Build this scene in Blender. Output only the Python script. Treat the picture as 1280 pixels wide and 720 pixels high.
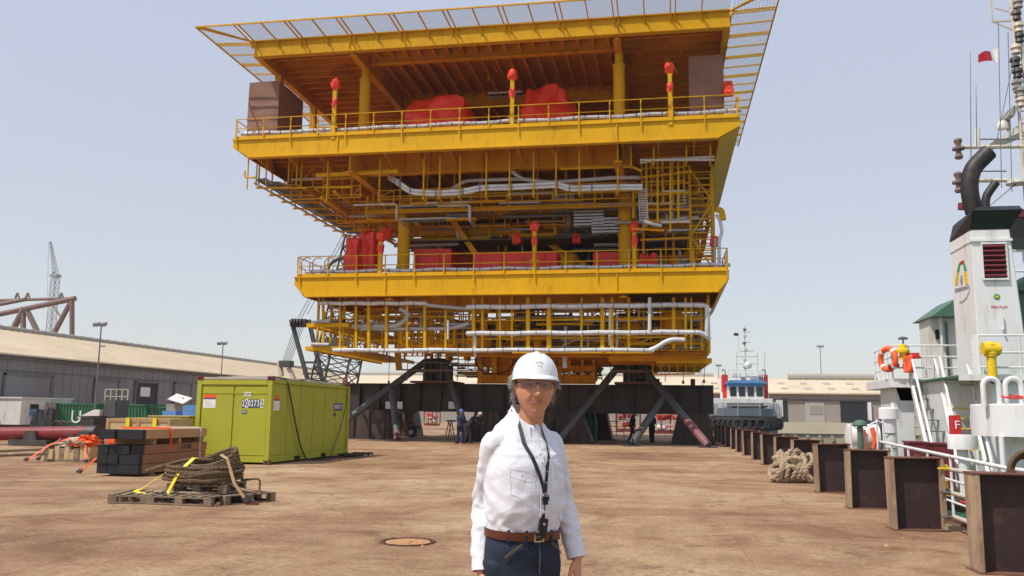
import bpy, bmesh, math, random
from mathutils import Vector, Matrix, noise
R = math.radians
for o in list(bpy.data.objects):
    bpy.data.objects.remove(o)
SC = bpy.context.scene
COL = SC.collection

# ---------------------------------------------------------------- camera
CAM_H = 1.55
PSI, TH, RHO = 0.17404717, 0.14500166, 0.01199942     # yaw left of +Y, pitch up, roll
FP = 1080.0                                          # focal length in pixels of a 1280 px wide frame
_f = Vector((-math.sin(PSI)*math.cos(TH), math.cos(PSI)*math.cos(TH), math.sin(TH)))
_r0 = Vector((math.cos(PSI), math.sin(PSI), 0)); _u0 = _r0.cross(_f)
_r = _r0*math.cos(RHO)+_u0*math.sin(RHO); _u = _u0*math.cos(RHO)-_r0*math.sin(RHO)
cam_data = bpy.data.cameras.new('camera'); cam = bpy.data.objects.new('camera', cam_data)
COL.objects.link(cam); SC.camera = cam
cam_data.sensor_width = 36; cam_data.lens = 36*FP/1280; cam_data.clip_start = .05; cam_data.clip_end = 20000
m3 = Matrix((_r, _u, -_f)).transposed()
cam.matrix_world = Matrix.Translation((0, 0, CAM_H)) @ m3.to_4x4()

# ---------------------------------------------------------------- sky, sun, exposure
SUN_EL, SUN_AZ = R(57), R(226)      # azimuth clockwise from +Y: the sun stands behind and left of the camera
w = bpy.data.worlds.new('World'); SC.world = w; w.use_nodes = True
nt = w.node_tree; bg = nt.nodes['Background']
sky = nt.nodes.new('ShaderNodeTexSky'); sky.sky_type = 'NISHITA'; sky.sun_disc = False
sky.sun_elevation = SUN_EL; sky.sun_rotation = SUN_AZ
sky.altitude = 0; sky.air_density = 1.0; sky.dust_density = 0.5; sky.ozone_density = 2.0
hz = nt.nodes.new('ShaderNodeMix'); hz.data_type = 'RGBA'; hz.inputs[0].default_value = .65      # bright dusty air in front of the blue
hz.inputs[7].default_value = (5.5, 5.25, 5.2, 1)
tcw = nt.nodes.new('ShaderNodeTexCoord'); sxw = nt.nodes.new('ShaderNodeSeparateXYZ'); crw = nt.nodes.new('ShaderNodeValToRGB')
nt.links.new(tcw.outputs['Generated'], sxw.inputs[0]); nt.links.new(sxw.outputs[2], crw.inputs[0])
crw.color_ramp.elements[0].position = 0; crw.color_ramp.elements[0].color = (.70,.66,.62,1); crw.color_ramp.elements[1].position = .55; crw.color_ramp.elements[1].color = (.635,.68,.82,1)
scw = nt.nodes.new('ShaderNodeMix'); scw.data_type = 'RGBA'; scw.blend_type = 'MULTIPLY'; scw.inputs[0].default_value = 1; scw.inputs[7].default_value = (7.3,7.3,7.3,1)
nt.links.new(crw.outputs[0], scw.inputs[6]); nt.links.new(scw.outputs[2], hz.inputs[7])
nt.links.new(sky.outputs[0], hz.inputs[6]); nt.links.new(hz.outputs[2], bg.inputs[0]); bg.inputs[1].default_value = 0.15
sd = bpy.data.lights.new('sun', 'SUN'); sd.energy = 4.2; sd.angle = R(.6); sd.color = (1, .94, .85)
sun = bpy.data.objects.new('sun', sd); COL.objects.link(sun)
SUN_DIR = Vector((math.sin(SUN_AZ)*math.cos(SUN_EL), math.cos(SUN_AZ)*math.cos(SUN_EL), math.sin(SUN_EL)))
sun.rotation_euler = SUN_DIR.to_track_quat('Z', 'Y').to_euler(); sun.location = (-20, -20, 60)
SC.render.engine = 'CYCLES'
SC.view_settings.view_transform = 'Standard'; SC.view_settings.look = 'None'
SC.view_settings.exposure = 0.0; SC.view_settings.gamma = 1; SC.view_settings.use_curve_mapping = False
SC.cycles.max_bounces = 6; SC.cycles.diffuse_bounces = 4; SC.cycles.glossy_bounces = 3

# ---------------------------------------------------------------- geometry helpers
def V(*a): return Vector(a)
def at(x, y, Y=None, X=None, Z=None):
    """world point where a sight line meets a real vertical or level plane (used to survey positions)"""
    d = _f+_r*((x-640)/FP)-_u*((y-360)/FP)
    t = Y/d.y if Y is not None else X/d.x if X is not None else (Z-CAM_H)/d.z
    return Vector((0, 0, CAM_H))+d*t

class MB:
    def __init__(s): s.v = []; s.f = []
    def add(s, vs, fs):
        n = len(s.v); s.v += [Vector(a) for a in vs]; s.f += [tuple(n+i for i in f) for f in fs]; return s
    def box(s, x0, x1, y0, y1, z0, z1):
        return s.add([(x0,y0,z0),(x1,y0,z0),(x1,y1,z0),(x0,y1,z0),(x0,y0,z1),(x1,y0,z1),(x1,y1,z1),(x0,y1,z1)],
                     [(0,3,2,1),(4,5,6,7),(0,1,5,4),(1,2,6,5),(2,3,7,6),(3,0,4,7)])
    def cbox(s, c, sx, sy, sz, rz=0, M=None):
        M = M or Matrix.Rotation(rz, 3, 'Z')
        vs = [Vector(c)+M@Vector((i*sx/2, j*sy/2, k*sz/2)) for k in (-1,1) for i, j in ((-1,-1),(1,-1),(1,1),(-1,1))]
        return s.add(vs, [(0,3,2,1),(4,5,6,7),(0,1,5,4),(1,2,6,5),(2,3,7,6),(3,0,4,7)])
    def bar(s, p, q, w, h=None, up=(0,0,1)):
        p, q = Vector(p), Vector(q); h = h or w; d = (q-p)
        if d.length < 1e-6: return s
        d.normalize(); up = Vector(up)
        if abs(d.dot(up)) > .99: up = Vector((0,1,0))
        a = d.cross(up).normalized(); b = a.cross(d)
        vs = []
        for c in (p, q):
            for i, j in ((-1,-1),(1,-1),(1,1),(-1,1)): vs.append(c+a*(i*w/2)+b*(j*h/2))
        return s.add(vs, [(0,3,2,1),(4,5,6,7),(0,1,5,4),(1,2,6,5),(2,3,7,6),(3,0,4,7)])
    def ibeam(s, p, q, w, h, t=.03, up=(0,0,1)):
        p, q = Vector(p), Vector(q); up = Vector(up); d = (q-p).normalized(); a = d.cross(up).normalized(); b = a.cross(d)
        s.bar(p+b*(h/2-t/2), q+b*(h/2-t/2), w, t, up); s.bar(p-b*(h/2-t/2), q-b*(h/2-t/2), w, t, up)
        return s.bar(p, q, t, h-2*t, up)
    def cyl(s, p, q, r, r2=None, n=12, cap=True):
        p, q = Vector(p), Vector(q); r2 = r if r2 is None else r2; d = (q-p).normalized()
        a = d.orthogonal().normalized(); b = d.cross(a); vs = []
        for c, rr in ((p, r), (q, r2)):
            for i in range(n):
                t = 2*math.pi*i/n; vs.append(c+(a*math.cos(t)+b*math.sin(t))*rr)
        fs = [(i, (i+1) % n, n+(i+1) % n, n+i) for i in range(n)]
        if cap: fs += [tuple(range(n-1, -1, -1)), tuple(range(n, 2*n))]
        return s.add(vs, fs)
    def tube(s, pts, r, n=8, closed=False, cap=True):
        pts = [Vector(p) for p in pts]; N = len(pts); rr = r if isinstance(r, (list, tuple)) else [r]*N
        d0 = (pts[1]-pts[0]).normalized(); a = d0.orthogonal().normalized(); vs = []; prev = d0
        for i, p in enumerate(pts):
            if closed: d = (pts[(i+1) % N]-pts[i-1]).normalized()
            else: d = (pts[min(i+1, N-1)]-pts[max(i-1, 0)]).normalized()
            a = (prev.rotation_difference(d) @ a); a = (a-d*a.dot(d)).normalized(); prev = d; b = d.cross(a)
            for k in range(n):
                t = 2*math.pi*k/n; vs.append(p+(a*math.cos(t)+b*math.sin(t))*rr[i])
        fs = []
        for i in range(N if closed else N-1):
            j = (i+1) % N
            for k in range(n): fs.append((i*n+k, i*n+(k+1) % n, j*n+(k+1) % n, j*n+k))
        if cap and not closed: fs += [tuple(range(n-1, -1, -1)), tuple((N-1)*n+k for k in range(n))]
        return s.add(vs, fs)
    def lathe(s, prof, c=(0,0,0), n=20, M=None):
        M = M or Matrix.Identity(3); c = Vector(c); vs = []; L = len(prof)
        for r, z in prof:
            for k in range(n):
                t = 2*math.pi*k/n; vs.append(c+M@Vector((r*math.cos(t), r*math.sin(t), z)))
        fs = [(i*n+k, i*n+(k+1) % n, (i+1)*n+(k+1) % n, (i+1)*n+k) for i in range(L-1) for k in range(n)]
        fs += [tuple(range(n-1, -1, -1)), tuple((L-1)*n+k for k in range(n))]
        return s.add(vs, fs)
    def prism(s, poly, d):
        poly = [Vector(p) for p in poly]; d = Vector(d); n = len(poly)
        fs = [tuple(range(n-1, -1, -1)), tuple(range(n, 2*n))]+[(i, (i+1) % n, n+(i+1) % n, n+i) for i in range(n)]
        return s.add(poly+[p+d for p in poly], fs)
    def loft(s, rings, cap=True):
        n = len(rings[0]); vs = [p for r in rings for p in r]
        fs = [(i*n+k, i*n+(k+1) % n, (i+1)*n+(k+1) % n, (i+1)*n+k) for i in range(len(rings)-1) for k in range(n)]
        if cap: fs += [tuple(range(n-1, -1, -1)), tuple((len(rings)-1)*n+k for k in range(n))]
        return s.add(vs, fs)
    def build(s, name, mat, parent=None, local=False, smooth=30, bevel=0):
        me = bpy.data.meshes.new(name); off = Vector((0,0,0))
        if parent is not None and not local: off = wloc(parent)
        me.from_pydata([v-off for v in s.v], [], s.f); me.materials.append(M[mat] if isinstance(mat, str) else mat)
        bm = bmesh.new(); bm.from_mesh(me); bmesh.ops.recalc_face_normals(bm, faces=bm.faces)
        if bevel:
            es = [e for e in bm.edges if len(e.link_faces) == 2 and e.calc_face_angle(0) > R(40)]
            bmesh.ops.bevel(bm, geom=es, offset=bevel, segments=2, affect='EDGES', clamp_overlap=True)
        bm.to_mesh(me); bm.free()
        if smooth: me.shade_smooth(); me.set_sharp_from_angle(angle=R(smooth))
        o = bpy.data.objects.new(name, me); COL.objects.link(o); o.parent = parent
        return o

def wloc(o):
    l = Vector((0,0,0))
    while o is not None: l = l+o.location; o = o.parent
    return l
def tag(o, label=None, cat=None, group=None, kind=None):
    for k, v in (('label', label), ('category', cat), ('group', group), ('kind', kind)):
        if v: o[k] = v
    return o
def thing(name, label, cat, loc=(0,0,0), rz=0, group=None):
    o = bpy.data.objects.new(name, None); COL.objects.link(o); o.location = loc; o.rotation_euler.z = rz
    o.empty_display_size = .2
    return tag(o, label, cat, group)
def copy_tree(o, loc=None, rz=None, label=None, parent=None):
    c = o.copy(); COL.objects.link(c); c.parent = parent
    if loc is not None: c.location = loc
    if rz is not None: c.rotation_euler.z = rz
    if label: c['label'] = label
    for ch in [x for x in bpy.data.objects if x.parent == o]: copy_tree(ch, parent=c)
    return c
def catenary(p, q, sag, n=12):
    p, q = Vector(p), Vector(q)
    return [p.lerp(q, i/n)-Vector((0,0,sag*4*(i/n)*(1-i/n))) for i in range(n+1)]
def arc_pts(c, r, a0, a1, n, ax=(1,0,0), ay=(0,0,1)):
    ax, ay = Vector(ax), Vector(ay)
    return [Vector(c)+ax*(r*math.cos(a0+(a1-a0)*i/n))+ay*(r*math.sin(a0+(a1-a0)*i/n)) for i in range(n+1)]
def rounded(pts, r=.3, n=4):
    """polyline with its corners rounded"""
    pts = [Vector(p) for p in pts]; out = [pts[0]]
    for i in range(1, len(pts)-1):
        a, b, c = pts[i-1], pts[i], pts[i+1]; rr = min(r, (a-b).length*.45, (c-b).length*.45)
        p = b+(a-b).normalized()*rr; q = b+(c-b).normalized()*rr
        for k in range(n+1):
            t = k/n; out.append(p*(1-t)**2+b*2*t*(1-t)+q*t*t)
    return out+[pts[-1]]
def text_mesh(name, body, size, mat, parent, loc, rot, local=False, align='CENTER', bold=0):
    cu = bpy.data.curves.new(name, 'FONT'); cu.body = body; cu.size = size; cu.align_x = align; cu.align_y = 'CENTER'
    cu.extrude = .002; cu.offset = bold
    t = bpy.data.objects.new(name, cu); COL.objects.link(t); bpy.context.view_layer.update()
    me = bpy.data.meshes.new_from_object(t.evaluated_get(bpy.context.evaluated_depsgraph_get()))
    bpy.data.objects.remove(t); me.materials.clear(); me.materials.append(M[mat])
    o = bpy.data.objects.new(name, me); COL.objects.link(o); o.parent = parent
    o.location = Vector(loc)-(Vector((0,0,0)) if local or parent is None else wloc(parent)); o.rotation_euler = rot
    return o

# ---------------------------------------------------------------- materials
M = {}
def mk(name, col, rough=.5, metal=0, var=.15, scale=1.5, dirt=None, dirt_amt=.0, dirt_scale=.6, bump=.0, bump_scale=30,
       streak=(1,1,1), fine=0.0, coat=0, emit=None, coord='Object', sat=0):
    m = bpy.data.materials.new(name); m.use_nodes = True; t = m.node_tree; N = t.nodes; L = t.links
    b = N['Principled BSDF']; b.inputs['Metallic'].default_value = metal; b.inputs['Roughness'].default_value = rough
    tc = N.new('ShaderNodeTexCoord'); mp = N.new('ShaderNodeMapping'); mp.inputs['Scale'].default_value = streak
    if coord == 'World':
        ge = N.new('ShaderNodeNewGeometry'); L.new(ge.outputs['Position'], mp.inputs[0])
    else: L.new(tc.outputs[coord], mp.inputs[0])
    def nz(sc, det=5, r=.6, src=mp):
        n = N.new('ShaderNodeTexNoise'); n.inputs['Scale'].default_value = sc; n.inputs['Detail'].default_value = det
        n.inputs['Roughness'].default_value = r; L.new(src.outputs[0], n.inputs['Vector']); return n
    n1 = nz(scale)
    mr = N.new('ShaderNodeMapRange'); mr.inputs[1].default_value = .3; mr.inputs[2].default_value = .7
    mr.inputs[3].default_value = 1-var; mr.inputs[4].default_value = 1+var*.6; L.new(n1.outputs[0], mr.inputs[0])
    mu = N.new('ShaderNodeMix'); mu.data_type = 'RGBA'; mu.blend_type = 'MULTIPLY'; mu.inputs[0].default_value = 1
    mu.inputs[6].default_value = (*col, 1); L.new(mr.outputs[0], mu.inputs[7]); out = mu.outputs[2]
    if fine:
        nf = nz(scale*14, 3, .7); mf = N.new('ShaderNodeMapRange'); mf.inputs[1].default_value = .3; mf.inputs[2].default_value = .7
        mf.inputs[3].default_value = 1-fine; mf.inputs[4].default_value = 1+fine*.6; L.new(nf.outputs[0], mf.inputs[0])
        m2 = N.new('ShaderNodeMix'); m2.data_type = 'RGBA'; m2.blend_type = 'MULTIPLY'; m2.inputs[0].default_value = 1
        L.new(out, m2.inputs[6]); L.new(mf.outputs[0], m2.inputs[7]); out = m2.outputs[2]
    if dirt:
        n2 = nz(dirt_scale, 8, .68); cr = N.new('ShaderNodeMapRange')
        cr.inputs[1].default_value = .62-.3*dirt_amt; cr.inputs[2].default_value = .78-.22*dirt_amt; cr.clamp = True
        cr.inputs[4].default_value = min(1, .45+dirt_amt); L.new(n2.outputs[0], cr.inputs[0])
        mx = N.new('ShaderNodeMix'); mx.data_type = 'RGBA'; L.new(cr.outputs[0], mx.inputs[0]); L.new(out, mx.inputs[6])
        mx.inputs[7].default_value = (*dirt, 1); out = mx.outputs[2]
    L.new(out, b.inputs['Base Color'])
    nr = nz(scale*3, 4); rr = N.new('ShaderNodeMapRange'); rr.inputs[3].default_value = max(.05, rough-.12); rr.inputs[4].default_value = min(1, rough+.14)
    L.new(nr.outputs[0], rr.inputs[0]); L.new(rr.outputs[0], b.inputs['Roughness'])
    if coat: b.inputs['Coat Weight'].default_value = coat
    if bump:
        nb = nz(bump_scale, 4, .6); bp = N.new('ShaderNodeBump'); bp.inputs['Strength'].default_value = min(1, bump)
        bp.inputs['Distance'].default_value = .02; L.new(nb.outputs[0], bp.inputs['Height']); L.new(bp.outputs[0], b.inputs['Normal'])
    if emit: b.inputs['Emission Color'].default_value = (*col, 1); b.inputs['Emission Strength'].default_value = emit
    M[name] = m; return m
mk('yellow', (.68,.375,.001), .6, var=.12, scale=.35, dirt=(.36,.16,.01), dirt_amt=.24, dirt_scale=2.2, streak=(1,1,.35), fine=.06)
mk('yellow_bounce', (.74,.34,.003), .6, var=.18, scale=.5, dirt=(.34,.13,.01), dirt_amt=.3, dirt_scale=.9)  # same yellow paint, orange bounce light put into the colour
mk('yellow_under_shade', (.66,.26,.004), .7, var=.2, scale=.5, dirt=(.28,.10,.01), dirt_amt=.35)  # yellow paint of undersides and interior, bounce and shade put into the colour
for n_ in ('yellow','yellow_bounce','yellow_under_shade'): M[n_].node_tree.nodes['Principled BSDF'].inputs['Specular IOR Level'].default_value = .22
mk('galv', (.42,.43,.44), .45, metal=.35, var=.15, scale=1.2, fine=.12)
mk('lagging', (.66,.67,.69), .4, metal=.25, var=.18, scale=3, fine=.15)
mk('steel_grey', (.20,.20,.20), .5, metal=.4, var=.2, scale=2)
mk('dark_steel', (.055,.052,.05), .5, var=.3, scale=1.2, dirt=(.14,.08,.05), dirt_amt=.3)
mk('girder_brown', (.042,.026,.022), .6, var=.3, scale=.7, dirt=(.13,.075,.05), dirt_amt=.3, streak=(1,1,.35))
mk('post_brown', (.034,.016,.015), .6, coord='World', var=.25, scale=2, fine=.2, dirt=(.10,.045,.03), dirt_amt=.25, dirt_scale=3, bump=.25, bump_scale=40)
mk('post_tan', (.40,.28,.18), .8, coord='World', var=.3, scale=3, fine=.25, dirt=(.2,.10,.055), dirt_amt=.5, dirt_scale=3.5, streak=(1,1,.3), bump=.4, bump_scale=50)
mk('strut_grey', (.075,.085,.085), .5, var=.3, scale=1, dirt=(.2,.15,.11), dirt_amt=.35)
mk('strut_pink', (.22,.085,.09), .6, var=.2)
mk('red_tarp', (.86,.045,.010), .45, var=.25, scale=2.5, bump=.5, bump_scale=5)
mk('red_box', (.76,.028,.012), .5, var=.22, scale=1.4)
mk('brown_tarp', (.27,.135,.09), .7, var=.22, scale=1.0, bump=.4, bump_scale=5)
mk('black', (.02,.02,.022), .5, var=.2)
mk('rubber', (.022,.021,.02), .8, var=.3, dirt=(.1,.08,.06), dirt_amt=.3)
mk('cable', (.03,.028,.026), .6)
mk('white', (.74,.74,.73), .4, coord='World', var=.07, scale=1.0, dirt=(.48,.36,.26), dirt_amt=.26, dirt_scale=2.6, streak=(1,1,.22), fine=.03, bump=.1, bump_scale=3)
mk('white_dirty', (.70,.69,.65), .5, var=.12, scale=1.5, dirt=(.42,.33,.24), dirt_amt=.3, dirt_scale=2, streak=(1,1,.3))
mk('cream_pipe', (.60,.53,.42), .5, var=.15, dirt=(.4,.25,.15), dirt_amt=.3, dirt_scale=4)
mk('green_deck', (.035,.16,.075), .6, var=.3, dirt=(.12,.09,.06), dirt_amt=.3, dirt_scale=2)
mk('green_roof', (.07,.15,.10), .5, var=.15)
mk('green_cont', (.028,.15,.07), .5, var=.2, dirt=(.12,.08,.05), dirt_amt=.3, dirt_scale=1.2)
mk('funnel_black', (.012,.012,.014), .35, var=.3)
mk('soot', (.02,.017,.016), .55, var=.4, scale=3, dirt=(.10,.06,.045), dirt_amt=.3, dirt_scale=3)
mk('maroon', (.17,.02,.025), .5, var=.2)
mk('maroon_pipe', (.22,.022,.022), .35, var=.15, scale=1.0, dirt=(.25,.12,.08), dirt_amt=.2)
mk('signal_red', (.60,.02,.02), .45, var=.12)
mk('orange', (.80,.11,.02), .5, var=.15)
mk('orange_strap', (.85,.12,.02), .6, var=.15)
mk('yellow_strap', (.80,.62,.02), .6, var=.15)
mk('lamp_yellow', (.78,.52,.01), .4, var=.12)
mk('blue', (.10,.27,.55), .45, var=.15)
mk('bulwark_grey', (.10,.13,.17), .6, var=.2, dirt=(.2,.17,.14), dirt_amt=.3)
mk('hull_dark', (.02,.028,.05), .5, var=.3, dirt=(.12,.08,.06), dirt_amt=.35)
mk('sand_rust', (.50,.27,.12), .9, var=.3, scale=9, fine=.3, dirt=(.3,.12,.05), dirt_amt=.4, dirt_scale=5)
mk('glass_dark', (.02,.028,.032), .08, var=.1)
mk('lime', (.37,.37,.022), .6, var=.10, scale=.8, dirt=(.30,.32,.06), dirt_amt=.22, dirt_scale=.7, bump=.08, bump_scale=3)
mk('rust', (.17,.07,.045), .85, coord='World',  var=.35, scale=4, fine=.2)
mk('cont_top', (.45,.40,.33), .8, var=.3, dirt=(.25,.14,.08), dirt_amt=.4)
mk('dark_hole', (.006,.006,.006), .9)
mk('timber', (.42,.25,.12), .75, var=.22, scale=3, streak=(.3,.3,6), dirt=(.25,.13,.06), dirt_amt=.25, dirt_scale=1, fine=.12)
mk('timber_red', (.29,.125,.055), .7, var=.22, scale=3, streak=(.6,.3,6), dirt=(.2,.08,.04), dirt_amt=.3, dirt_scale=1.2, fine=.12)
mk('timber_black', (.008,.009,.013), .6, var=.3)
mk('ply', (.52,.38,.20), .7, var=.15, scale=1.2, dirt=(.35,.22,.1), dirt_amt=.25)
mk('old_wood', (.27,.20,.13), .85, var=.35, scale=4, streak=(1,1,3), dirt=(.12,.08,.05), dirt_amt=.4, dirt_scale=3, fine=.25, bump=.3)
mk('rope_dark', (.15,.095,.05), .9, var=.35, scale=8, fine=.3, bump=.5, bump_scale=60)
mk('rope_tan', (.42,.31,.20), .9, var=.3, scale=7, fine=.3, bump=.5, bump_scale=60)
mk('roof_beige', (.62,.51,.36), .6, var=.1, scale=.15, dirt=(.45,.36,.25), dirt_amt=.3, dirt_scale=.2)
mk('wall_grey', (.235,.225,.225), .8, var=.12, scale=.2, dirt=(.17,.14,.12), dirt_amt=.3, dirt_scale=.15, streak=(1,1,.4))
mk('wall_tan', (.33,.30,.26), .8, var=.1, scale=.2, dirt=(.25,.21,.17), dirt_amt=.3, dirt_scale=.2)
mk('wall_dark', (.16,.15,.145), .8, var=.12, scale=.3)  # darker grey for gutters, girts and door frames
mk('door_light', (.42,.40,.37), .7, var=.1)
mk('door_dark', (.018,.02,.028), .7, var=.2)
mk('concrete', (.40,.34,.26), .85, var=.18, scale=.5, fine=.1, dirt=(.2,.16,.12), dirt_amt=.3)
mk('truss_brown', (.20,.13,.11), .7, var=.2)
mk('crane_grey', (.06,.06,.06), .6, var=.2)
mk('crane_hazed', (.30,.31,.33), .6, var=.1)  # paled for distance, air haze put into the colour
mk('flag_red', (.40,.01,.03), .8); mk('flag_white', (.75,.74,.70), .8)
mk('sign_white', (.78,.78,.76), .6, var=.05); mk('ink', (.02,.02,.025), .6); mk('ink_blue', (.04,.07,.14), .6)
mk('gas_green', (.02,.20,.11), .4, var=.15)
mk('logo_green', (.01,.30,.08), .5); mk('logo_yellow', (.75,.5,.01), .5); mk('logo_red', (.6,.02,.01), .5); mk('hat_print', (.45,.46,.50), .5); mk('logo_grey', (.28,.28,.36), .5)
# ================================================================ ground, water
def ground_material():
    m = bpy.data.materials.new('quay_ground'); m.use_nodes = True; t = m.node_tree; N = t.nodes; L = t.links
    b = N['Principled BSDF']; ge = N.new('ShaderNodeNewGeometry')
    def mapping(sc, rz=0):
        mp = N.new('ShaderNodeMapping'); mp.inputs['Scale'].default_value = sc; mp.inputs['Rotation'].default_value = (0,0,rz)
        L.new(ge.outputs['Position'], mp.inputs[0]); return mp
    def nz(mp, sc, det=6, r=.6, dist=0):
        n = N.new('ShaderNodeTexNoise'); n.inputs['Scale'].default_value = sc; n.inputs['Detail'].default_value = det
        n.inputs['Roughness'].default_value = r; n.inputs['Distortion'].default_value = dist; L.new(mp.outputs[0], n.inputs['Vector']); return n
    def ramp(src, stops):
        r = N.new('ShaderNodeValToRGB'); cr = r.color_ramp
        while len(cr.elements) < len(stops): cr.elements.new(.5)
        for e, (p, c) in zip(cr.elements, stops): e.position = p; e.color = (*c, 1)
        L.new(src.outputs[0], r.inputs[0]); return r
    def mix(kind, fac, a, c):
        x = N.new('ShaderNodeMix'); x.data_type = 'RGBA'; x.blend_type = kind
        if isinstance(fac, float): x.inputs[0].default_value = fac
        else: L.new(fac, x.inputs[0])
        for s, i in ((a, 6), (c, 7)):
            if isinstance(s, tuple): x.inputs[i].default_value = (*s, 1)
            else: L.new(s, x.inputs[i])
        return x.outputs[2]
    m0 = mapping((1,1,1)); ms = mapping((.42,1.0,1), R(12)); mt = mapping((1,.25,1), R(-4))
    base = ramp(nz(m0, .16, 9, .66, .5), [(.32, (.20,.112,.066)), (.44, (.305,.187,.108)), (.54, (.395,.268,.158)), (.70, (.48,.355,.222))]).outputs[0]
    patch = ramp(nz(mapping((1,1,1), R(30)), .75, 10, .72, .8), [(.36, (.66,.56,.50)), (.48, (.95,.92,.90)), (.60, (1.08,1.08,1.06)), (.72, (1.18,1.16,1.10))]).outputs[0]
    c = mix('MULTIPLY', .9, base, patch)
    streak = ramp(nz(ms, 1.6, 9, .72, 1.2), [(.34, (.70,.64,.60)), (.46, (1,1,1)), (.62, (1.10,1.08,1.04))]).outputs[0]
    c = mix('MULTIPLY', .7, c, streak)
    tracks = ramp(nz(mt, 1.9, 7, .68, .4), [(.36, (.72,.66,.62)), (.47, (1,1,1))]).outputs[0]
    c = mix('MULTIPLY', .55, c, tracks)
    rust = ramp(nz(m0, .55, 10, .74, .9), [(.50, (0,0,0)), (.64, (1,1,1))]).outputs[0]
    rf = N.new('ShaderNodeMath'); rf.operation = 'MULTIPLY'; rf.inputs[1].default_value = .55; L.new(rust, rf.inputs[0])
    c = mix('MIX', rf.outputs[0], c, (.25,.118,.070))
    st = ramp(nz(m0, 3.4, 9, .72, .6), [(.58, (0,0,0)), (.68, (1,1,1))]).outputs[0]
    sf = N.new('ShaderNodeMath'); sf.operation = 'MULTIPLY'; sf.inputs[1].default_value = .5; L.new(st, sf.inputs[0])
    c = mix('MIX', sf.outputs[0], c, (.19,.12,.08))
    fine = ramp(nz(m0, 14, 9, .8), [(.34, (.62,.58,.54)), (.5, (1,1,1)), (.66, (1.28,1.26,1.22))]).outputs[0]
    c = mix('MULTIPLY', .9, c, fine)
    grit = ramp(nz(m0, 60, 3, .6), [(.33, (.35,.3,.26)), (.40, (1,1,1))]).outputs[0]
    c = mix('MULTIPLY', .8, c, grit)
    wn = nz(m0, 1.7, 5, .6); ad = N.new('ShaderNodeMix'); ad.data_type = 'RGBA'; ad.blend_type = 'LINEAR_LIGHT'; ad.inputs[0].default_value = .35
    L.new(m0.outputs[0], ad.inputs[6]); L.new(wn.outputs['Color'], ad.inputs[7])
    vo = N.new('ShaderNodeTexVoronoi'); vo.feature = 'DISTANCE_TO_EDGE'; vo.inputs['Scale'].default_value = .42; L.new(ad.outputs[2], vo.inputs['Vector'])
    vr = N.new('ShaderNodeMapRange'); vr.inputs[1].default_value = .002; vr.inputs[2].default_value = .011; vr.inputs[3].default_value = 1; vr.inputs[4].default_value = 0; L.new(vo.outputs['Distance'], vr.inputs[0])
    cm = ramp(nz(m0, .5, 3, .5), [(.45, (0,0,0)), (.56, (1,1,1))]).outputs[0]
    cf = N.new('ShaderNodeMath'); cf.operation = 'MULTIPLY'; L.new(vr.outputs[0], cf.inputs[0]); L.new(cm, cf.inputs[1])
    cg = N.new('ShaderNodeMath'); cg.operation = 'MULTIPLY'; cg.inputs[1].default_value = .55; L.new(cf.outputs[0], cg.inputs[0])
    c = mix('MIX', cg.outputs[0], c, (.12,.07,.04))
    L.new(c, b.inputs['Base Color']); b.inputs['Roughness'].default_value = .9; b.inputs['Specular IOR Level'].default_value = .25
    nb = nz(m0, 9, 8, .7); bp = N.new('ShaderNodeBump'); bp.inputs['Strength'].default_value = .7; bp.inputs['Distance'].default_value = .05
    L.new(nb.outputs[0], bp.inputs['Height']); L.new(bp.outputs[0], b.inputs['Normal'])
    M['ground'] = m
ground_material()
EDGE = 4.45
g = MB()
g.prism([(-1600,-60,0),(EDGE,-60,0),(EDGE,1600,0),(-1600,1600,0)], (0,0,-4))
tag(g.build('quay_ground', 'ground', smooth=0), kind='structure')
g = MB(); g.prism([(EDGE+.003,110,.7),(1600,110,.7),(1600,1600,.7),(EDGE+.003,1600,.7)], (0,0,-5))
tag(g.build('far_quay_ground', 'ground', smooth=0), kind='structure')
wm = bpy.data.materials.new('water'); wm.use_nodes = True; t = wm.node_tree; b = t.nodes['Principled BSDF']
b.inputs['Base Color'].default_value = (.05,.11,.10,1); b.inputs['Roughness'].default_value = .12; b.inputs['IOR'].default_value = 1.33
n_ = t.nodes.new('ShaderNodeTexNoise'); n_.inputs['Scale'].default_value = 1.2; n_.inputs['Detail'].default_value = 5
ge = t.nodes.new('ShaderNodeNewGeometry'); t.links.new(ge.outputs['Position'], n_.inputs['Vector'])
bp = t.nodes.new('ShaderNodeBump'); bp.inputs['Distance'].default_value = .3; bp.inputs['Strength'].default_value = .6
t.links.new(n_.outputs[0], bp.inputs['Height']); t.links.new(bp.outputs[0], b.inputs['Normal']); M['water'] = wm
g = MB(); g.add([(EDGE-.5,-400,-1.8),(1600,-400,-1.8),(1600,110.5,-1.8),(EDGE-.5,110.5,-1.8)], [(0,1,2,3)])
tag(g.build('water', 'water', smooth=0), kind='structure')
# kerb along the quay edge: rusty steel angle
g = MB(); g.box(EDGE-.16, EDGE+.01, -60, 110, .004, .06); tag(g.build('quay_edge_strip', 'rust', smooth=0), kind='structure')
# far sea wall with ribs
g = MB(); g.box(EDGE+.5, 200, 109.2, 109.99, -2.2, -.35)
x = EDGE+1
while x < 60: g.box(x, x+.35, 108.9, 109.3, -2.2, -.5); x += 1.4
sw = thing('sea_wall', '', '', (30,109.5,-.3)); g.build('ribbed_face', 'concrete', sw, smooth=0); g = MB(); g.box(EDGE+.5, 200, 109.0, 109.98, -.33, 1.0); g.build('parapet', 'roof_beige', sw, smooth=0); tag(sw, 'low ribbed concrete sea wall across the far end of the basin', 'wall')
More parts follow.
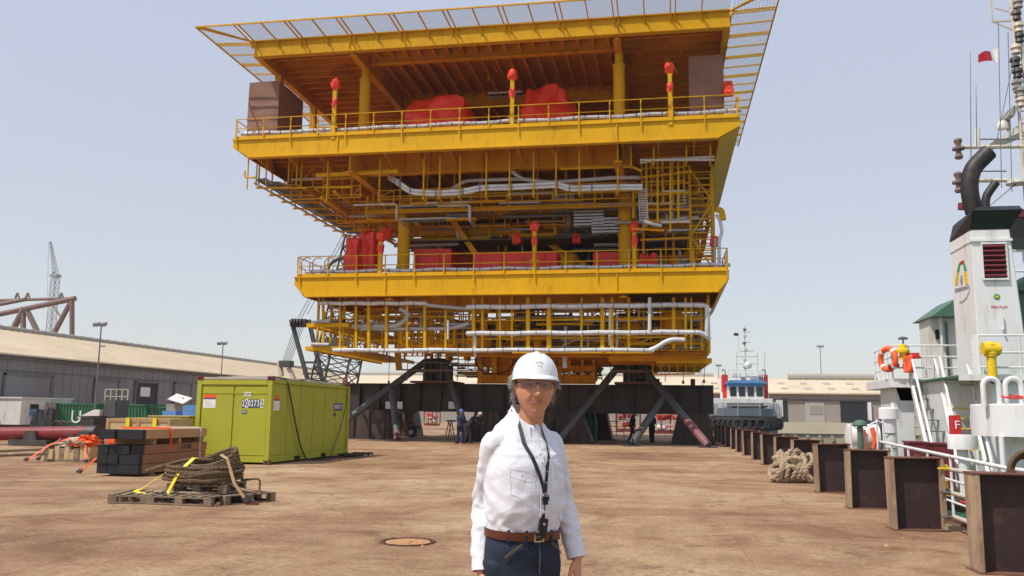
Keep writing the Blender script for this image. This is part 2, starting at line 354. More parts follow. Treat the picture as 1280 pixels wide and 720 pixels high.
# manhole
c = at(510, 678, Z=0); t_ = thing('manhole_cover', 'round rusty manhole cover in the ground left of the man', 'manhole cover', c)
g = MB(); g.lathe([(.325,.002),(.32,.006),(.275,.006),(.27,.002)], n=48)
g.build('rim', 'dark_hole', t_, local=True)
q_ = random.Random(4); g = MB()
for k in range(46):
    a = k*2*math.pi/46; r_ = q_.uniform(.305,.33); g.cbox((r_*math.cos(a), r_*math.sin(a), .009), q_.uniform(.012,.03), q_.uniform(.03,.05), .018, a)
g.build('broken_edge', 'rust', t_, local=True, smooth=0)
g = MB(); g.lathe([(.272,.004),(.270,.009),(.02,.012)], n=48)
for k in range(14): a = q_.uniform(0,6.28); r_ = q_.uniform(.03,.2); g.cbox((r_*math.cos(a), r_*math.sin(a), .013), q_.uniform(.02,.06), q_.uniform(.01,.03), .006, a)
g.build('lid', 'sand_rust', t_, local=True, smooth=0)
# grit, flakes and small stones lying about
q_ = random.Random(99); g = MB()
for k in range(5200):
    y = 3.2+q_.random()**1.7*34; x = q_.uniform(-.95*y-1, min(3.1, .45*y)); s_ = q_.uniform(.004,.011)*(1+y*.04)*(2.2 if q_.random() < .04 else 1)
    a = q_.uniform(0,6.28); m_ = [V(s_*math.cos(a+i*2.09)*q_.uniform(.6,1.3), s_*math.sin(a+i*2.09)*q_.uniform(.6,1.3), 0) for i in range(3)]
    c_ = V(x,y,.001); n_ = len(g.v); g.v += [c_+p for p in m_]+[c_+V(0,0,s_*.7)]; g.f += [(n_,n_+1,n_+3),(n_+1,n_+2,n_+3),(n_+2,n_,n_+3)]
tag(g.build('ground_grit', 'sand_rust', smooth=0), 'scattered grit and rust flakes over the open ground', 'grit', kind='stuff')
# weld seam running across the deck
for k, pts_ in enumerate(([at(905,648,Z=.004), at(932,690,Z=.004), at(965,735,Z=.004)], [at(868,600,Z=.004), at(884,622,Z=.004), at(893,634,Z=.004)])):
    g = MB(); 
    for a_, b_ in zip(pts_[:-1], pts_[1:]): g.bar(a_, b_, .035, .008)
    o_ = tag(g.build('weld_seam', 'ground', smooth=0), kind='structure')

# ================================================================ buildings
def warehouse_left():
    e = at(0, 441, Z=6.2); X0 = e.x
    t = thing('warehouse', 'long grey warehouse with beige sloping roof along the left side', 'warehouse', (X0, 60, 0))
    w_ = MB(); w_.box(X0-24, X0, 20, 215, 0, 6.15); w_.build('wall', 'wall_grey', t, smooth=0)
    rf = MB(); rz = at(0, 411, X=X0-11).z; ov = .5
    rf.prism([(X0+ov,19,6.2),(X0+ov,19,6.05),(X0-11,19,rz-.25),(X0-24.5,19,6.05),(X0-24.5,19,6.2),(X0-11,19,rz)], (0,197,0))
    roof = rf.build('roof', 'roof_beige', t, smooth=0)
    rb = MB(); y = 20
    while y < 215: rb.bar((X0+ov,y,6.23), (X0-11,y,rz+.03), .07, .05); y += 1.0
    rb.build('roof_seam', 'roof_beige', roof, smooth=0)
    cap = MB(); cap.cyl((X0-11,19,rz+.05), (X0-11,216,rz+.05), .33, n=10)
    y = 19.5
    while y < 215: cap.cyl((X0-11,y,rz+.05), (X0-11,y+.5,rz+.05), .38, n=10); y += 1.6
    cap.build('ridge_vent', 'wall_tan', roof)
    gt = MB(); gt.box(X0+.01, X0+.2, 20, 215, 5.75, 6.0); gt.build('gutter', 'wall_dark', t, smooth=0)
    gt = MB(); gt.box(X0+.01, X0+.06, 20, 215, 4.75, 4.85); gt.build('girt', 'wall_dark', t, smooth=0)
    y = 24; sh = MB()
    while y < 215: sh.bar((X0+.02,y,0), (X0+.02,y,5.75), .10, .03, (1,0,0)); y += 1.2
    sh.build('cladding_rib', 'wall_grey', t, smooth=0)
    def opening(px0, px1, ztop, mat, frame=True):
        ya, yb = at(px0, 500, X=X0).y, at(px1, 500, X=X0).y
        d = MB(); d.box(X0+.05, X0+.12, ya, yb, 0, ztop); o = d.build('shutter_door', mat, t, smooth=0)
        fr = MB()
        for yy in (ya, yb): fr.box(X0+.05, X0+.2, yy-.12, yy+.12, 0, ztop+.15)
        fr.box(X0+.05, X0+.2, ya-.12, yb+.12, ztop, ztop+.2); fr.build('door_frame', 'wall_dark', o, smooth=0)
        return o, ya, yb
    opening(2, 61, at(30, 470, X=X0).z, 'wall_grey')
    opening(116, 146, at(130, 476, X=X0).z, 'wall_grey')
    o, ya, yb = opening(167, 195, at(180, 479, X=X0).z, 'door_dark')
    z = at(180, 484, X=X0).z
    sgn = MB(); sgn.box(X0+.13, X0+.16, at(174,490,X=X0).y, at(186,490,X=X0).y, z-1.0, z); sgn.build('notice_board', 'sign_white', o, smooth=0)
    opening(216, 237, at(225, 480, X=X0).z, 'wall_grey')
    return X0
WX = warehouse_left()
def warehouse_right():
    Y0 = 119
    xa, xb = at(430, 500, Y=Y0).x, at(1300, 500, Y=Y0).x
    t = thing('warehouse', 'low tan warehouse with beige roof beyond the basin at the right', 'warehouse', ((xa+xb)/2, Y0, .7))
    ze = at(1000, 491, Y=Y0).z; zr = at(1000, 474, Y=Y0+9).z
    xa2 = EDGE+1.5
    g = MB(); g.box(xa2, xb, Y0, Y0+18, .7, ze-.05); g.build('wall', 'wall_tan', t, smooth=0)
    g = MB(); g.prism([(xa2-.5,Y0-.6,ze),(xa2-.5,Y0-.6,ze-.18),(xa2-.5,Y0+18.6,ze-.18),(xa2-.5,Y0+18.6,ze),(xa2-.5,Y0+9,zr)], (xb-xa2+1,0,0))
    rf = g.build('roof', 'roof_beige', t, smooth=0)
    g = MB(); x = xa2
    while x < xb: g.bar((x,Y0-.6,ze+.03), (x,Y0+9,zr+.03), .1, .06); x += 1.5
    g.build('roof_seam', 'roof_beige', rf, smooth=0)
    g = MB()
    x = xa2+1
    while x < xb:
        for k in range(2): g = MB(); g.cbox((x, Y0+2+k*3.6, ze+(zr-ze)*(2.6+k*3.6)/9.6+.06), .9, 1.0, .1, M=Matrix.Rotation(math.atan2(zr-ze,9.6),3,'X')); g.build('skylight', 'door_light', rf, smooth=0)
        x += 3.0
    g = MB(); g.cyl((at(985,470,Y=Y0+9).x,Y0+9,zr+.2), (at(1095,470,Y=Y0+9).x,Y0+9,zr+.2), .55, n=10); g.build('ridge_vent', 'wall_tan', rf)
    g = MB(); g.box(xa2, xb, Y0-.12, Y0-.01, ze-1.0, ze-.85); g.build('gutter', 'wall_dark', t, smooth=0)
    for a, b_, y0, m in ((976,984,498,'door_dark'),(1006,1030,502,'door_light'),(1050,1083,502,'door_dark'),(1120,1160,502,'door_light')):
        g = MB(); g.box(at(a,500,Y=Y0).x, at(b_,500,Y=Y0).x, Y0-.08, Y0-.003, .7, at(a,y0,Y=Y0).z); d = g.build('shutter_door', m, t, smooth=0)
        if m == 'door_light':
            q = MB(); xm = at(1012,500,Y=Y0).x
            if a < 1100: q.box(xm, at(1028,500,Y=Y0).x, Y0-.12, Y0-.085, at(a,518,Y=Y0).z, at(a,507,Y=Y0).z); q.build('door_panel', 'wall_tan', d, smooth=0)
    g = MB(); xx = at(1083,500,Y=Y0).x; g.box(xx+.1, xx+.5, Y0-.3, Y0-.01, .7, at(1083,503,Y=Y0).z); g.build('pilaster', 'sign_white', t, smooth=0)
    # second shed, seen under the platform, standing on the land behind it
    Y1 = 150; xa, xb = at(380,500,Y=Y1).x, at(905,500,Y=Y1).x-1
    t = thing('warehouse', 'far beige roofed shed seen beneath the yellow platform', 'warehouse', ((xa+xb)/2, Y1, 0))
    ze = at(860, 489, Y=Y1).z; zr = at(860, 470, Y=Y1+12).z
    g = MB(); g.box(xa, xb, Y1, Y1+24, 0, ze-.05); g.build('wall', 'wall_tan', t, smooth=0)
    g = MB(); g.prism([(xa-.5,Y1-.6,ze),(xa-.5,Y1-.6,ze-.2),(xa-.5,Y1+24.6,ze-.2),(xa-.5,Y1+24.6,ze),(xa-.5,Y1+12,zr)], (xb-xa+1,0,0))
    g.build('roof', 'roof_beige', t, smooth=0)
    g = MB(); g.cyl((xa,Y1+12,zr), (xb,Y1+12,zr), .5, n=10); g.build('ridge_vent', 'wall_tan', t)
warehouse_right()

# lamp masts
def lamp_mast(px, ytop, Y, z0, label, arms=2, h2=None):
    p = at(px, ytop, Y=Y); t = thing('lamp_mast', label, 'lamp mast', (p.x, Y, z0), group=None)
    g = MB(); g.cyl((p.x,Y,z0), (p.x,Y,p.z), .08, .05, n=8); g.build('pole', 'steel_grey', t)
    g = MB(); g.bar((p.x-.5,Y,p.z), (p.x+.5,Y,p.z), .08); g.build('crossarm', 'steel_grey', t)
    for s in (-.3, .3):
        g = MB(); g.cbox((p.x+s,Y-.2,p.z-.1), .45, .4, .3, M=Matrix.Rotation(R(25),3,'X')); g.build('floodlight', 'galv', t)
    return t, p
t, p = lamp_mast(127, 404, 64, 0, 'thin floodlight mast rising above the left warehouse roof, nearer one')
g = MB(); g.bar((p.x,64,p.z-1.9), (p.x+.5,64,p.z-1.9), .1); g.build('camera_bracket', 'steel_grey', t)
lamp_mast(279, 428, 88, 0, 'small distant floodlight mast over the left warehouse roof, behind the lime container')
lamp_mast(1025, 432, 140, .7, 'tall floodlight mast behind the right warehouse')
lamp_mast(898, 456, 165, 0, 'distant floodlight mast just left of the far tug')
lamp_mast(874, 464, 190, 0, 'faintest floodlight mast beneath the right end of the platform')
# ================================================================ the yellow offshore platform
rnd = random.Random(7)
PL = thing('offshore_platform', 'huge yellow offshore platform topside standing on grey struts and brown girders', 'oil platform', (-9, 50, 0))
def part(mb, name, mat, parent=PL, **k): return mb.build(name, mat, parent, **k)
HL, HR, HF, HB = -21.4, 3.42, 41.0, 63.0
UL, UR, UF, UB = -22.3, 3.77, 41.0, 58.5
LL, LR, LF, LB = -19.6, 3.26, 43.5, 58.0
C1, C2 = at(455,150,Y=43.2).x, at(774,150,Y=43.2).x
D1, D2 = at(505,300,Y=46).x, at(781,300,Y=46).x
N1, N2 = at(548,450,Y=50).x, at(798,450,Y=50).x

def girder(p, q, h, w=.34, stiff=1.6, name='edge_girder', mat='yellow', parent=PL, face=-1):
    """plate girder, web set back between its flanges, with stiffeners"""
    p, q = Vector(p), Vector(q); g = MB(); d = (q-p).normalized(); a = d.cross(V(0,0,1))
    g.ibeam(p-V(0,0,h/2), q-V(0,0,h/2), w, h, .045)
    L = (q-p).length; k = stiff
    while stiff and k < L-.3:
        c = p+d*k-V(0,0,h/2)
        for s in (-1, 1): g.cbox(c+a*(s*(w/4)), .03, w/2-.02, h-.1, M=Matrix((d, a, V(0,0,1))).transposed())
        k += stiff
    return part(g, name, mat, parent)

# ---- helideck
g = MB(); g.box(HL+.1, HR-.1, HF+.12, HB-.1, 21.15, 21.21); part(g, 'helideck_plate', 'yellow_under_shade', smooth=0)
# front girder has a wide face, panels joined by splice plates
g = MB(); g.box(HL, HR, HF, HF+.10, 20.36, 21.16); g.box(HL-.02, HR+.02, HF-.10, HF+.2, 21.165, 21.23); g.box(HL, HR, HF-.12, HF+.25, 20.30, 20.355)
for px in (437, 772): x = at(px, 50, Y=HF).x; g.box(x-.02, x+.02, HF-.05, HF-.002, 20.36, 21.16)
part(g, 'helideck_front_girder', 'yellow', smooth=0)
girder((HL+.15,HF+.3,21.14), (HL+.15,HB,21.14), .84, name='helideck_side_girder', mat='yellow_bounce', stiff=0)
girder((HR-.15,HF+.3,21.14), (HR-.15,HB,21.14), .84, name='helideck_side_girder', mat='yellow_bounce', stiff=0)
girder((HL,HB,21.14), (HR,HB,21.14), .84, name='helideck_rear_girder', stiff=0)
for x in (C1, C2): girder((x,HF+.15,21.1), (x,HB-.2,21.1), .95, .36, 0, 'helideck_main_girder', 'yellow_bounce')
for y in (43.4, 49.6, 56.5): girder((C1+.2,y,21.12), (C2-.2,y,21.12), 1.0 if y > 44 else .6, .36, 0, 'helideck_cross_girder', 'yellow_bounce')
def ribs(along, lo, hi, a, b, step, z, h=.34, name='deck_rib', mat='yellow_under_shade'):
    k = lo
    while k < hi:
        g = MB()
        if along == 'Y': g.box(k-.012, k+.012, a, b, z-h, z); g.box(k-.07, k+.07, a, b, z-h-.02, z-h-.001)
        else: g.box(a, b, k-.012, k+.012, z-h, z); g.box(a, b, k-.07, k+.07, z-h-.02, z-h-.001)
        part(g, name, mat, smooth=0); k += step
ribs('Y', C1+.8, C2-.4, HF+.12, HB-.3, .78, 21.148)
ribs('X', HF+.8, 57, HL+.3, C1-.2, .85, 21.148)
ribs('X', HF+.8, 57, C2+.2, HR-.3, .85, 21.148)
# main columns carrying the helideck
for x in (C1, C2):
    g = MB(); g.cyl((x,43.2,15.7), (x,43.2,19.5), .29, n=20); g.cyl((x,43.2,19.5), (x,43.2,19.62), .34, n=20); g.cyl((x,43.2,19.62), (x,43.2,20.2), .22, n=16)
    part(g, 'helideck_column', 'yellow')
for x, y in ((HL+.25,43.6),(HL+.25,48.5),(HR-.2,52.),(C1,57),(C2,57)):
    g = MB(); g.box(x-.18, x+.18, y-.18, y+.18, 15.7, 20.3); part(g, 'helideck_post', 'yellow_bounce', smooth=0)
# sloping braces inside
for a, b in (((C1,47.5,17.0),(C1+1.6,56.5,20.1)), ((HL+.2,44,15.9),(C1,55,20.1))):
    g = MB(); g.cyl(a, b, .14, n=10); part(g, 'helideck_brace', 'yellow_bounce')
# lights hanging under the helideck
for px, py, Y in ((493,82,47),(611,70,46),(835,72,46),(612,95,50)):
    p = at(px, py, Y=Y); g = MB(); g.bar((p.x,Y,20.3), (p.x,Y,p.z), .06); g.lathe([(.05,.25),(.18,.1),(.22,-.1),(.12,-.3)], p, 10)
    g.tube(rounded([p+V(.1,0,-.2), p+V(.35,-.2,-.7), p+V(.5,0,-1)], .2), .04, 6)
    part(g, 'floodlight', 'yellow')
p = at(775, 55, Y=45); 
g = MB(); g.cyl(at(832,60,Y=45), at(905,52,Y=45), .08); g.bar(at(850,40,Y=45), at(851,64,Y=45), .12); part(g, 'pipe_run', 'yellow')

# ---- safety net round the helideck: frames and woven wire
def net_side(name, origin, d, out, L, step, pairs=True):
    """d: direction along the edge, out: outward; panels of wire between bracket frames"""
    fr = part(MB().bar(origin+out*2.2, origin+out*2.2+d*L, .07, .07), name, 'yellow')
    rail = MB().bar(origin+out*.12+V(0,0,.02), origin+out*.12+V(0,0,.02)+d*L, .06, .06); part(rail, 'net_rail', 'yellow', fr)
    k = 0; i = 0
    while k <= L+.01:
        a = origin+d*k
        for s in ((-.12, .12) if i % 2 == 0 else (0,)):
            g = MB(); q = a+d*s
            g.bar(q+V(0,0,-.35), q+out*.14+V(0,0,-.1), .08, .1); g.bar(q+out*.05+V(0,0,-.1), q+out*2.2, .055, .07)
            part(g, 'net_bracket', 'yellow', fr)
        k += step; i += 1
    g = MB(); s = .17; n = int((L+2.0)/s); W = 2.06; w_ = .0065
    for j in range(n):
        a = -2.0+j*s
        for sg in (1, -1):
            t0, t1 = a, a+W
            u0, u1 = (0, W) if sg == 1 else (W, 0)
            # clip to 0..L
            if t1 <= 0 or t0 >= L: continue
            c0 = max(0, -t0)/W; c1 = min(1, (L-t0)/W)
            p0 = origin+d*(t0+W*c0)+out*(.13+u0+(u1-u0)*c0); p1 = origin+d*(t0+W*c1)+out*(.13+u0+(u1-u0)*c1)
            g.bar(p0, p1, w_*2, w_)
    part(g, 'wire_net', 'steel_grey', fr, smooth=0)
    return fr
net_side('safety_net', V(HL,HF,21.17), V(1,0,0), V(0,-1,0), HR-HL, 1.38)
net_side('safety_net', V(HL,HF,21.17), V(0,1,0), V(-1,0,0), HB-HF, 1.38)
net_side('safety_net', V(HR,HF,21.17), V(0,1,0), V(1,0,0), HB-HF, 1.38)
for sx, X in ((-1, HL), (1, HR)):
    c = V(X, HF, 21.17); g = MB(); g.bar(c, c+V(sx*2.2,-2.2,0), .09); g.bar(c+V(sx*2.2,-2.2,0), c+V(sx*2.2,0,0), .07); g.bar(c+V(sx*2.2,-2.2,0), c+V(0,-2.2,0), .07)
    g.bar(c+V(0,-.05,-.02), c+V(sx*1.9,-2.2,0), .06)
    fr = part(g, 'net_corner', 'yellow'); g = MB()
    for k in range(1, 13):
        a = k*.17; g.bar(c+V(sx*a,-.1,0), c+V(sx*a,-2.15,0), .012, .006); g.bar(c+V(sx*.1,-a,0), c+V(sx*2.15,-a,0), .012, .006)
    part(g, 'wire_net', 'steel_grey', fr, smooth=0)

# ---- railing
def railing(name, p, q, h=1.1, step=1.55, mat='yellow', r=.026, rails=(1.0,.52), toe=True, parent=PL, brackets=True, side=None):
    p, q = Vector(p), Vector(q); L = (q-p).length; d = (q-p)/L; n = max(1, round(L/step))
    g = MB()
    for k in rails: g.cyl(p+V(0,0,h*k), q+V(0,0,h*k), r, n=8)
    if toe: g.bar(p+V(0,0,.08), q+V(0,0,.08), .012, .14)
    o = part(g, name, mat, parent)
    g = MB(); side = side or V(0,0,0)
    for i in range(n+1):
        c = p+d*(L*i/n); dn = .42 if (brackets and i % 2 == 0) else 0
        g = MB(); g.bar(c+side*.06-V(0,0,dn), c+side*.06+V(0,0,h), r*2.2, r*1.4); part(g, 'stanchion', mat, o, smooth=0)
    return o
# ---- a deck: plate, edge girders, tapered bracket ends
def deck(name, L, R_, F, B, ztop, h, tl, tr):
    g = MB(); g.box(L+.05, R_-.05, F+.15, B, ztop-.08, ztop-.03); o = part(g, name, 'yellow_under_shade', smooth=0)
    g = MB()
    prof = [(L,F,ztop),(R_,F,ztop),(R_,F,ztop-.38),(R_-tr,F,ztop-h+.05),(L+tl,F,ztop-h+.05),(L,F,ztop-.38)]
    g.prism(prof, (0,.1,0)); g.box(L-.02, R_+.02, F-.09, F+.2, ztop+.002, ztop+.06)
    g.box(L+tl, R_-tr, F-.13, F+.24, ztop-h-.01, ztop-h+.045)
    part(g, name.replace('deck','front_girder'), 'yellow', smooth=0)
    for X, s, tt in ((L, 1, tl), (R_, -1, tr)):
        g = MB(); g.prism([(X,F+.1,ztop-.02),(X+s*.1,F+.1,ztop-.02),(X+s*.1,F+.1,ztop-.4),(X,F+.1,ztop-.4)], (0,B-F,0))
        g.prism([(X+s*.02,F+.1,ztop-.4),(X+s*.07,F+.1,ztop-.4),(X+s*tt,F+.1,ztop-h),(X+s*(tt-.06),F+.1,ztop-h)], (0,B-F,0))
        part(g, name.replace('deck','side_girder'), 'yellow', smooth=0)
    return o
deck('upper_deck', UL, UR, UF, UB, 15.72, .98, .9, 1.0)
deck('lower_deck', LL, LR, LF, LB, 8.70, 1.04, .6, .5)
for px in (422, 771): x = at(px,180,Y=UF).x; part(MB().box(x-.03,x+.03,UF-.06,UF-.002,14.79,15.72), 'splice_plate', 'yellow', smooth=0)
for (x0_, x1_, y_, z0_, z1_) in ((HL+2.1,HR,HF,20.37,21.15),(UL+2.4,UR-1.2,UF,14.82,15.70),(LL+1.9,LR-.8,LF,7.74,8.68)):
    k_ = 0
    while x0_ < x1_:
        part(MB().box(x0_-.006, x0_+.006, y_-.008, y_-.001, z0_, z1_), 'weld_bead', 'yellow_bounce', smooth=0); x0_ += (2.9,3.4,2.5)[k_ % 3]; k_ += 1
for px in (482, 771): x = at(px,350,Y=LF).x; part(MB().box(x-.03,x+.03,LF-.06,LF-.002,7.72,8.70), 'splice_plate', 'yellow', smooth=0)
railing('handrail', (UL+.2,UF-.03,15.78), (UR-.15,UF-.03,15.78), side=V(0,-1,0))
railing('handrail', (UL+.05,UF+.1,15.78), (UL+.05,UB,15.78))
railing('handrail', (UR-.05,UF+.1,15.78), (UR-.05,UB,15.78))
railing('handrail', (LL+.3,LF-.03,8.76), (LR-.1,LF-.03,8.76), side=V(0,-1,0))
railing('handrail', (LL+.1,LF+.1,8.76), (LL+.1,LB,8.76))
railing('handrail', (LR-.05,LF+.1,8.76), (LR-.05,LB,8.76))
# white lagged pipes just behind both railings
def sagpipe(x0, x1, y, z, r, name='lagged_pipe', mat='lagging', amp=.03, dz=0):
    pts = []; n = max(4, int(abs(x1-x0)/.7))
    for i in range(n+1): pts.append(V(x0+(x1-x0)*i/n, y, z+dz*i/n+amp*math.sin(i*1.3)+rnd.uniform(-amp,amp)*.4))
    g = MB(); g.tube(pts, r, 10)
    for i in range(1, n*2):
        c = pts[0].lerp(pts[-1], i/(n*2)); j = int(i/2); 
    o = part(g, name, mat)
    L = abs(x1-x0); k = .4
    while k < L-.2:
        i = k/L*n; a = pts[int(i)]; b = pts[min(n,int(i)+1)]; c = a.lerp(b, i-int(i)); g = MB(); g.cyl(c-V(.025,0,0), c+V(.025,0,0), r+.012, n=10); part(g, 'clamp', 'steel_grey', o); k += .62
    return o
sagpipe(UL+.3, UR+.1, UF+.22, 16.15, .10); sagpipe(LL+.5, LR+.1, LF+.22, 9.06, .10)

# wrapped monitors on posts at both railings
def monitor(px, ybase, ytop, Y, wrap=True):
    b = at(px, ybase, Y=Y); t_ = at(px, ytop, Y=Y)
    g = MB(); g.bar((b.x,Y,b.z-.4), (b.x,Y,t_.z-.5), .2, .2); g.bar((b.x-.22,Y-.02,b.z+.25), (b.x+.22,Y-.02,b.z+.25), .14, .08); o = part(g, 'monitor_post', 'yellow', smooth=0)
    def lump(c, rx, rz, seed):
        bm = bmesh.new(); bmesh.ops.create_icosphere(bm, subdivisions=3, radius=1)
        for v in bm.verts:
            n = noise.noise(v.co*1.9+V(seed,0,0))*.35+noise.noise(v.co*5+V(0,seed,0))*.14; v.co = v.co*(1+n); v.co = V(v.co.x*rx, v.co.y*rx, v.co.z*rz)+c
        mb = MB(); mb.v = [v.co.copy() for v in bm.verts]; mb.f = [tuple(x.index for x in f.verts) for f in bm.faces]; bm.free(); return mb
    part(lump(V(b.x,Y,t_.z-.35), .24, .34, px), 'red_cover', 'red_tarp', o, smooth=60)
    part(lump(V(b.x,Y,(b.z+t_.z)/2+.1), .16, .36, px+5), 'red_sleeve', 'red_tarp', o, smooth=60)
for px, yb, yt in ((417,165,98),(640,152,86),(838,147,77)): monitor(px, yb, yt, UF+.05)
for px, yb, yt in ((475,338,288),(668,332,276),(793,332,276)): monitor(px, yb, yt, LF+.05)

# ---- structure under the upper deck
girder((C1-.6,43.5,15.6), (C2+.6,43.5,15.6), 15.6-at(640,213,Y=43.5).z, .5, 1.45, 'transfer_girder', 'yellow_bounce')
for x in (C1, C2): girder((x,41.3,15.62), (x,UB,15.62), 1.75, .4, 2.2, 'deck_main_girder', 'yellow_bounce')
girder((C1,51,15.6), (C2,51,15.6), 2.2, .5, 1.6, 'transfer_girder', 'yellow_bounce')
girder((UL+1,UB,15.6), (UR-1,UB,15.6), 1.4, .4, 0, 'rear_girder')
ribs('X', 42, 58, UL+.4, C1-.2, .9, 15.63, .3); ribs('X', 42, 58, C2+.2, UR-.4, .9, 15.63, .3); ribs('Y', C1+.7, C2-.4, 44, 58, .9, 15.63, .3)
# sloping kneebraces under the front girder
x = UL+1.2
while x < UR-.5:
    g = MB(); g.prism([(x-.02,UF+.12,15.5),(x-.02,UF+.12,14.85),(x-.02,43.2,14.5),(x-.02,43.2,15.5)], (.04,0,0)); part(g, 'bracket_plate', 'yellow_bounce', smooth=0); x += 1.75

def hanger_row(name, xs, y, z0, z1, w_=.07, mat='yellow', foot=True):
    for x in xs:
        g = MB(); g.bar((x,y,z0), (x,y,z1), w_, w_*1.3)
        if foot: g.bar((x-.02,y-.1,z1), (x-.02,y+.55,z1), w_, w_)
        part(g, name, mat, smooth=0)
def tray(p, q, w_=.5, mat='galv', name='cable_tray', rungs=.3):
    """ladder tray with cables on it"""
    p, q = Vector(p), Vector(q); d = (q-p).normalized(); a = d.cross(V(0,0,1)); a = V(0,1,0) if a.length < .1 else a.normalized()
    L = (q-p).length; g = MB()
    for s in (-1, 1): g.bar(p+a*(s*w_/2), q+a*(s*w_/2), .03, .11)
    k = .1
    while k < L: g.bar(p+d*k-a*(w_/2), p+d*k+a*(w_/2), .03, .02); k += rungs
    o = part(g, name, mat, smooth=0); g = MB()
    for i in range(5): g.tube([p+a*(w_*(.16*i-.32))+V(0,0,.03)+d*(L*t/6)+V(0,0,rnd.uniform(0,.03)) for t in range(7)], .028, 5)
    part(g, 'cables', 'cable', o)
    return o
def pipe(pts, r, mat='lagging', name='pipe_run', n=10, rr=.35, flange=0):
    g = MB(); P_ = rounded(pts, rr); g.tube(P_, r, n)
    if flange:
        for i in range(len(pts)-1):
            a, b = Vector(pts[i]), Vector(pts[i+1]); L = (b-a).length; k = flange
            while k < L-.3: c = a+(b-a)*(k/L); dd = (b-a).normalized(); g.cyl(c-dd*.03, c+dd*.03, r*1.35, n=n); k += flange
    return part(g, name, mat)
A = lambda x, y, Y: at(x, y, Y=Y)
# the long wavy white tray pipe below the upper deck
Yp = 42.2
pts = [A(486,221,Yp+1.2),A(500,230,Yp),A(513,240,Yp),A(545,242,Yp),A(579,240,Yp),A(600,235,Yp),A(640,234,Yp),A(697,231,Yp),A(712,236,Yp),A(740,235,Yp),A(773,234,Yp),A(803,234,Yp)]
g = MB()
for dz in (0, .17): g.tube([p+V(0,0,dz-.08) for p in rounded(pts, .4)], .085, 8)
o = part(g, 'hose_bundle', 'lagging')
g = MB()
for i in range(1, len(pts)-1): g.cbox(pts[i], .05, .25, .42)
part(g, 'clamp', 'steel_grey', o, smooth=0)
xs = [A(px,200,42).x for px in (410,475,530,550,575,608,637,667,695,724,772)]
hanger_row('hanger', xs, 42.05, 14.78, A(600,246,42).z)
pipe([A(395,219,42.2), A(498,214,42.2)], .12, 'yellow', flange=2)
pipe([A(700,211,42.6), A(790,208,42.6), A(802,214,42.6)], .07, 'yellow')
pipe([A(800,203,42.2), A(820,200,42.2), A(893,196,42.2)], .07, 'lagging')
pipe([A(800,200,42.0), A(893,200,42.0)], .05, 'lagging')
hanger_row('hanger', [A(px,190,42).x for px in (789,817,858,888)], 42.0, 14.8, A(850,204,42).z)
# frames and trays receding under the left overhang
for i, (px, py) in enumerate(((311,205),(322,203),(334,205),(362,207),(372,206))):
    p = A(px, 195, 42.3); pipe([p+V(0,0,.1), (p.x,42.3,13.6 if i else 13.4)], .04, 'yellow', 'hanger', n=6)
pipe([A(306,214,41.6),A(306,222,41.6),A(320,222,41.6)], .05, 'yellow')
for xx, zz in ((UL+1.1,13.9),(UL+1.9,13.7),(UL+2.8,13.6),(UL+3.9,13.3)):
    tray((xx,42.2,zz), (xx,56.5,zz), .55, mat='galv' if xx < -20 else 'yellow_bounce'); 
for i in range(9):
    y = 42.6+i*1.6; z = 13.55
    g = MB(); g.bar((UL+.6,y,z), (C1-.3,y,z-.15), .09, .09); g.bar((UL+.75,y,z), (UL+.75,y,15.3), .07, .07); g.bar((UL+3.2,y,z), (UL+3.2,y,15.3), .07, .07)
    

    part(g, 'tray_frame', 'yellow', smooth=0)
pipe([(UL+.65,42.2,13.75), (UL+.65,57,13.75)], .06, 'lagging'); pipe([(UL+.95,42.2,13.6), (UL+.95,57,13.6)], .05, 'lagging')
for dx, z in ((4.4,12.9),(5.1,13.2)): pipe([(UL+dx,42.6,z), (UL+dx,57,z)], .1, 'yellow_bounce', flange=2.2)
# cross frames below the deck at several depths, with trays and small pipes: real clutter
def clutter(x0, x1, y0, y1, z0, z1, n, seed, mats=('yellow_bounce','galv','yellow','lagging','steel_grey'), rmax=.11):
    q = random.Random(seed)
    for i in range(n):
        ax = q.random(); r = q.choice((.03,.04,.05,.07,.09,rmax)); m = q.choice(mats)
        a = V(q.uniform(x0,x1), q.uniform(y0,y1), q.uniform(z0,z1))
        if ax < .5:
            L = q.uniform(1.5, 6); b = V(min(x1,a.x+L), a.y, a.z); c = b+V(0,0,q.choice((-1,1))*q.uniform(.4,1.4)); e = c+V(0,q.uniform(.5,2),0)
            c.z = min(max(c.z,z0),z1); e.z = c.z
            if abs(c.z-b.z) < .2 or (b-a).length < .5: continue
            pipe([a,b,c,e], r, m, 'process_pipe', n=8, rr=.18, flange=q.choice((0,.9,1.4)))
        elif ax < .75:
            z = q.uniform(z0,z1)
            if abs(z-a.z) < .3: continue
            pipe([a, V(a.x,a.y,z), V(a.x+q.uniform(-1.5,1.5),a.y+.6,z)], r, m, 'process_pipe', n=8, rr=.15, flange=q.choice((0,.7)))
        else:
            tray(a, (min(x1,a.x+q.uniform(1.5,4)),a.y,a.z), q.choice((.3,.45,.6)), q.choice(('galv','yellow_bounce','galv')))
clutter(C1-2, C2+4, 43.8, 50, 11.6, 13.3, 36, 11)
clutter(C1-1, C2+3, 47, 56, 10.8, 13.2, 30, 12)
girder((C1,47.2,13.1), (C2+2,47.2,13.1), .4, .3, 0, 'tray_beam', 'yellow_bounce')
girder((C1+1,49.5,12.6), (C2+2,49.5,12.6), .5, .3, 0, 'tray_beam', 'yellow_bounce')
girder((C1-.5,45.2,12.75), (C2+1.5,45.2,12.75), .22, .25, 0, 'tray_beam', 'yellow')
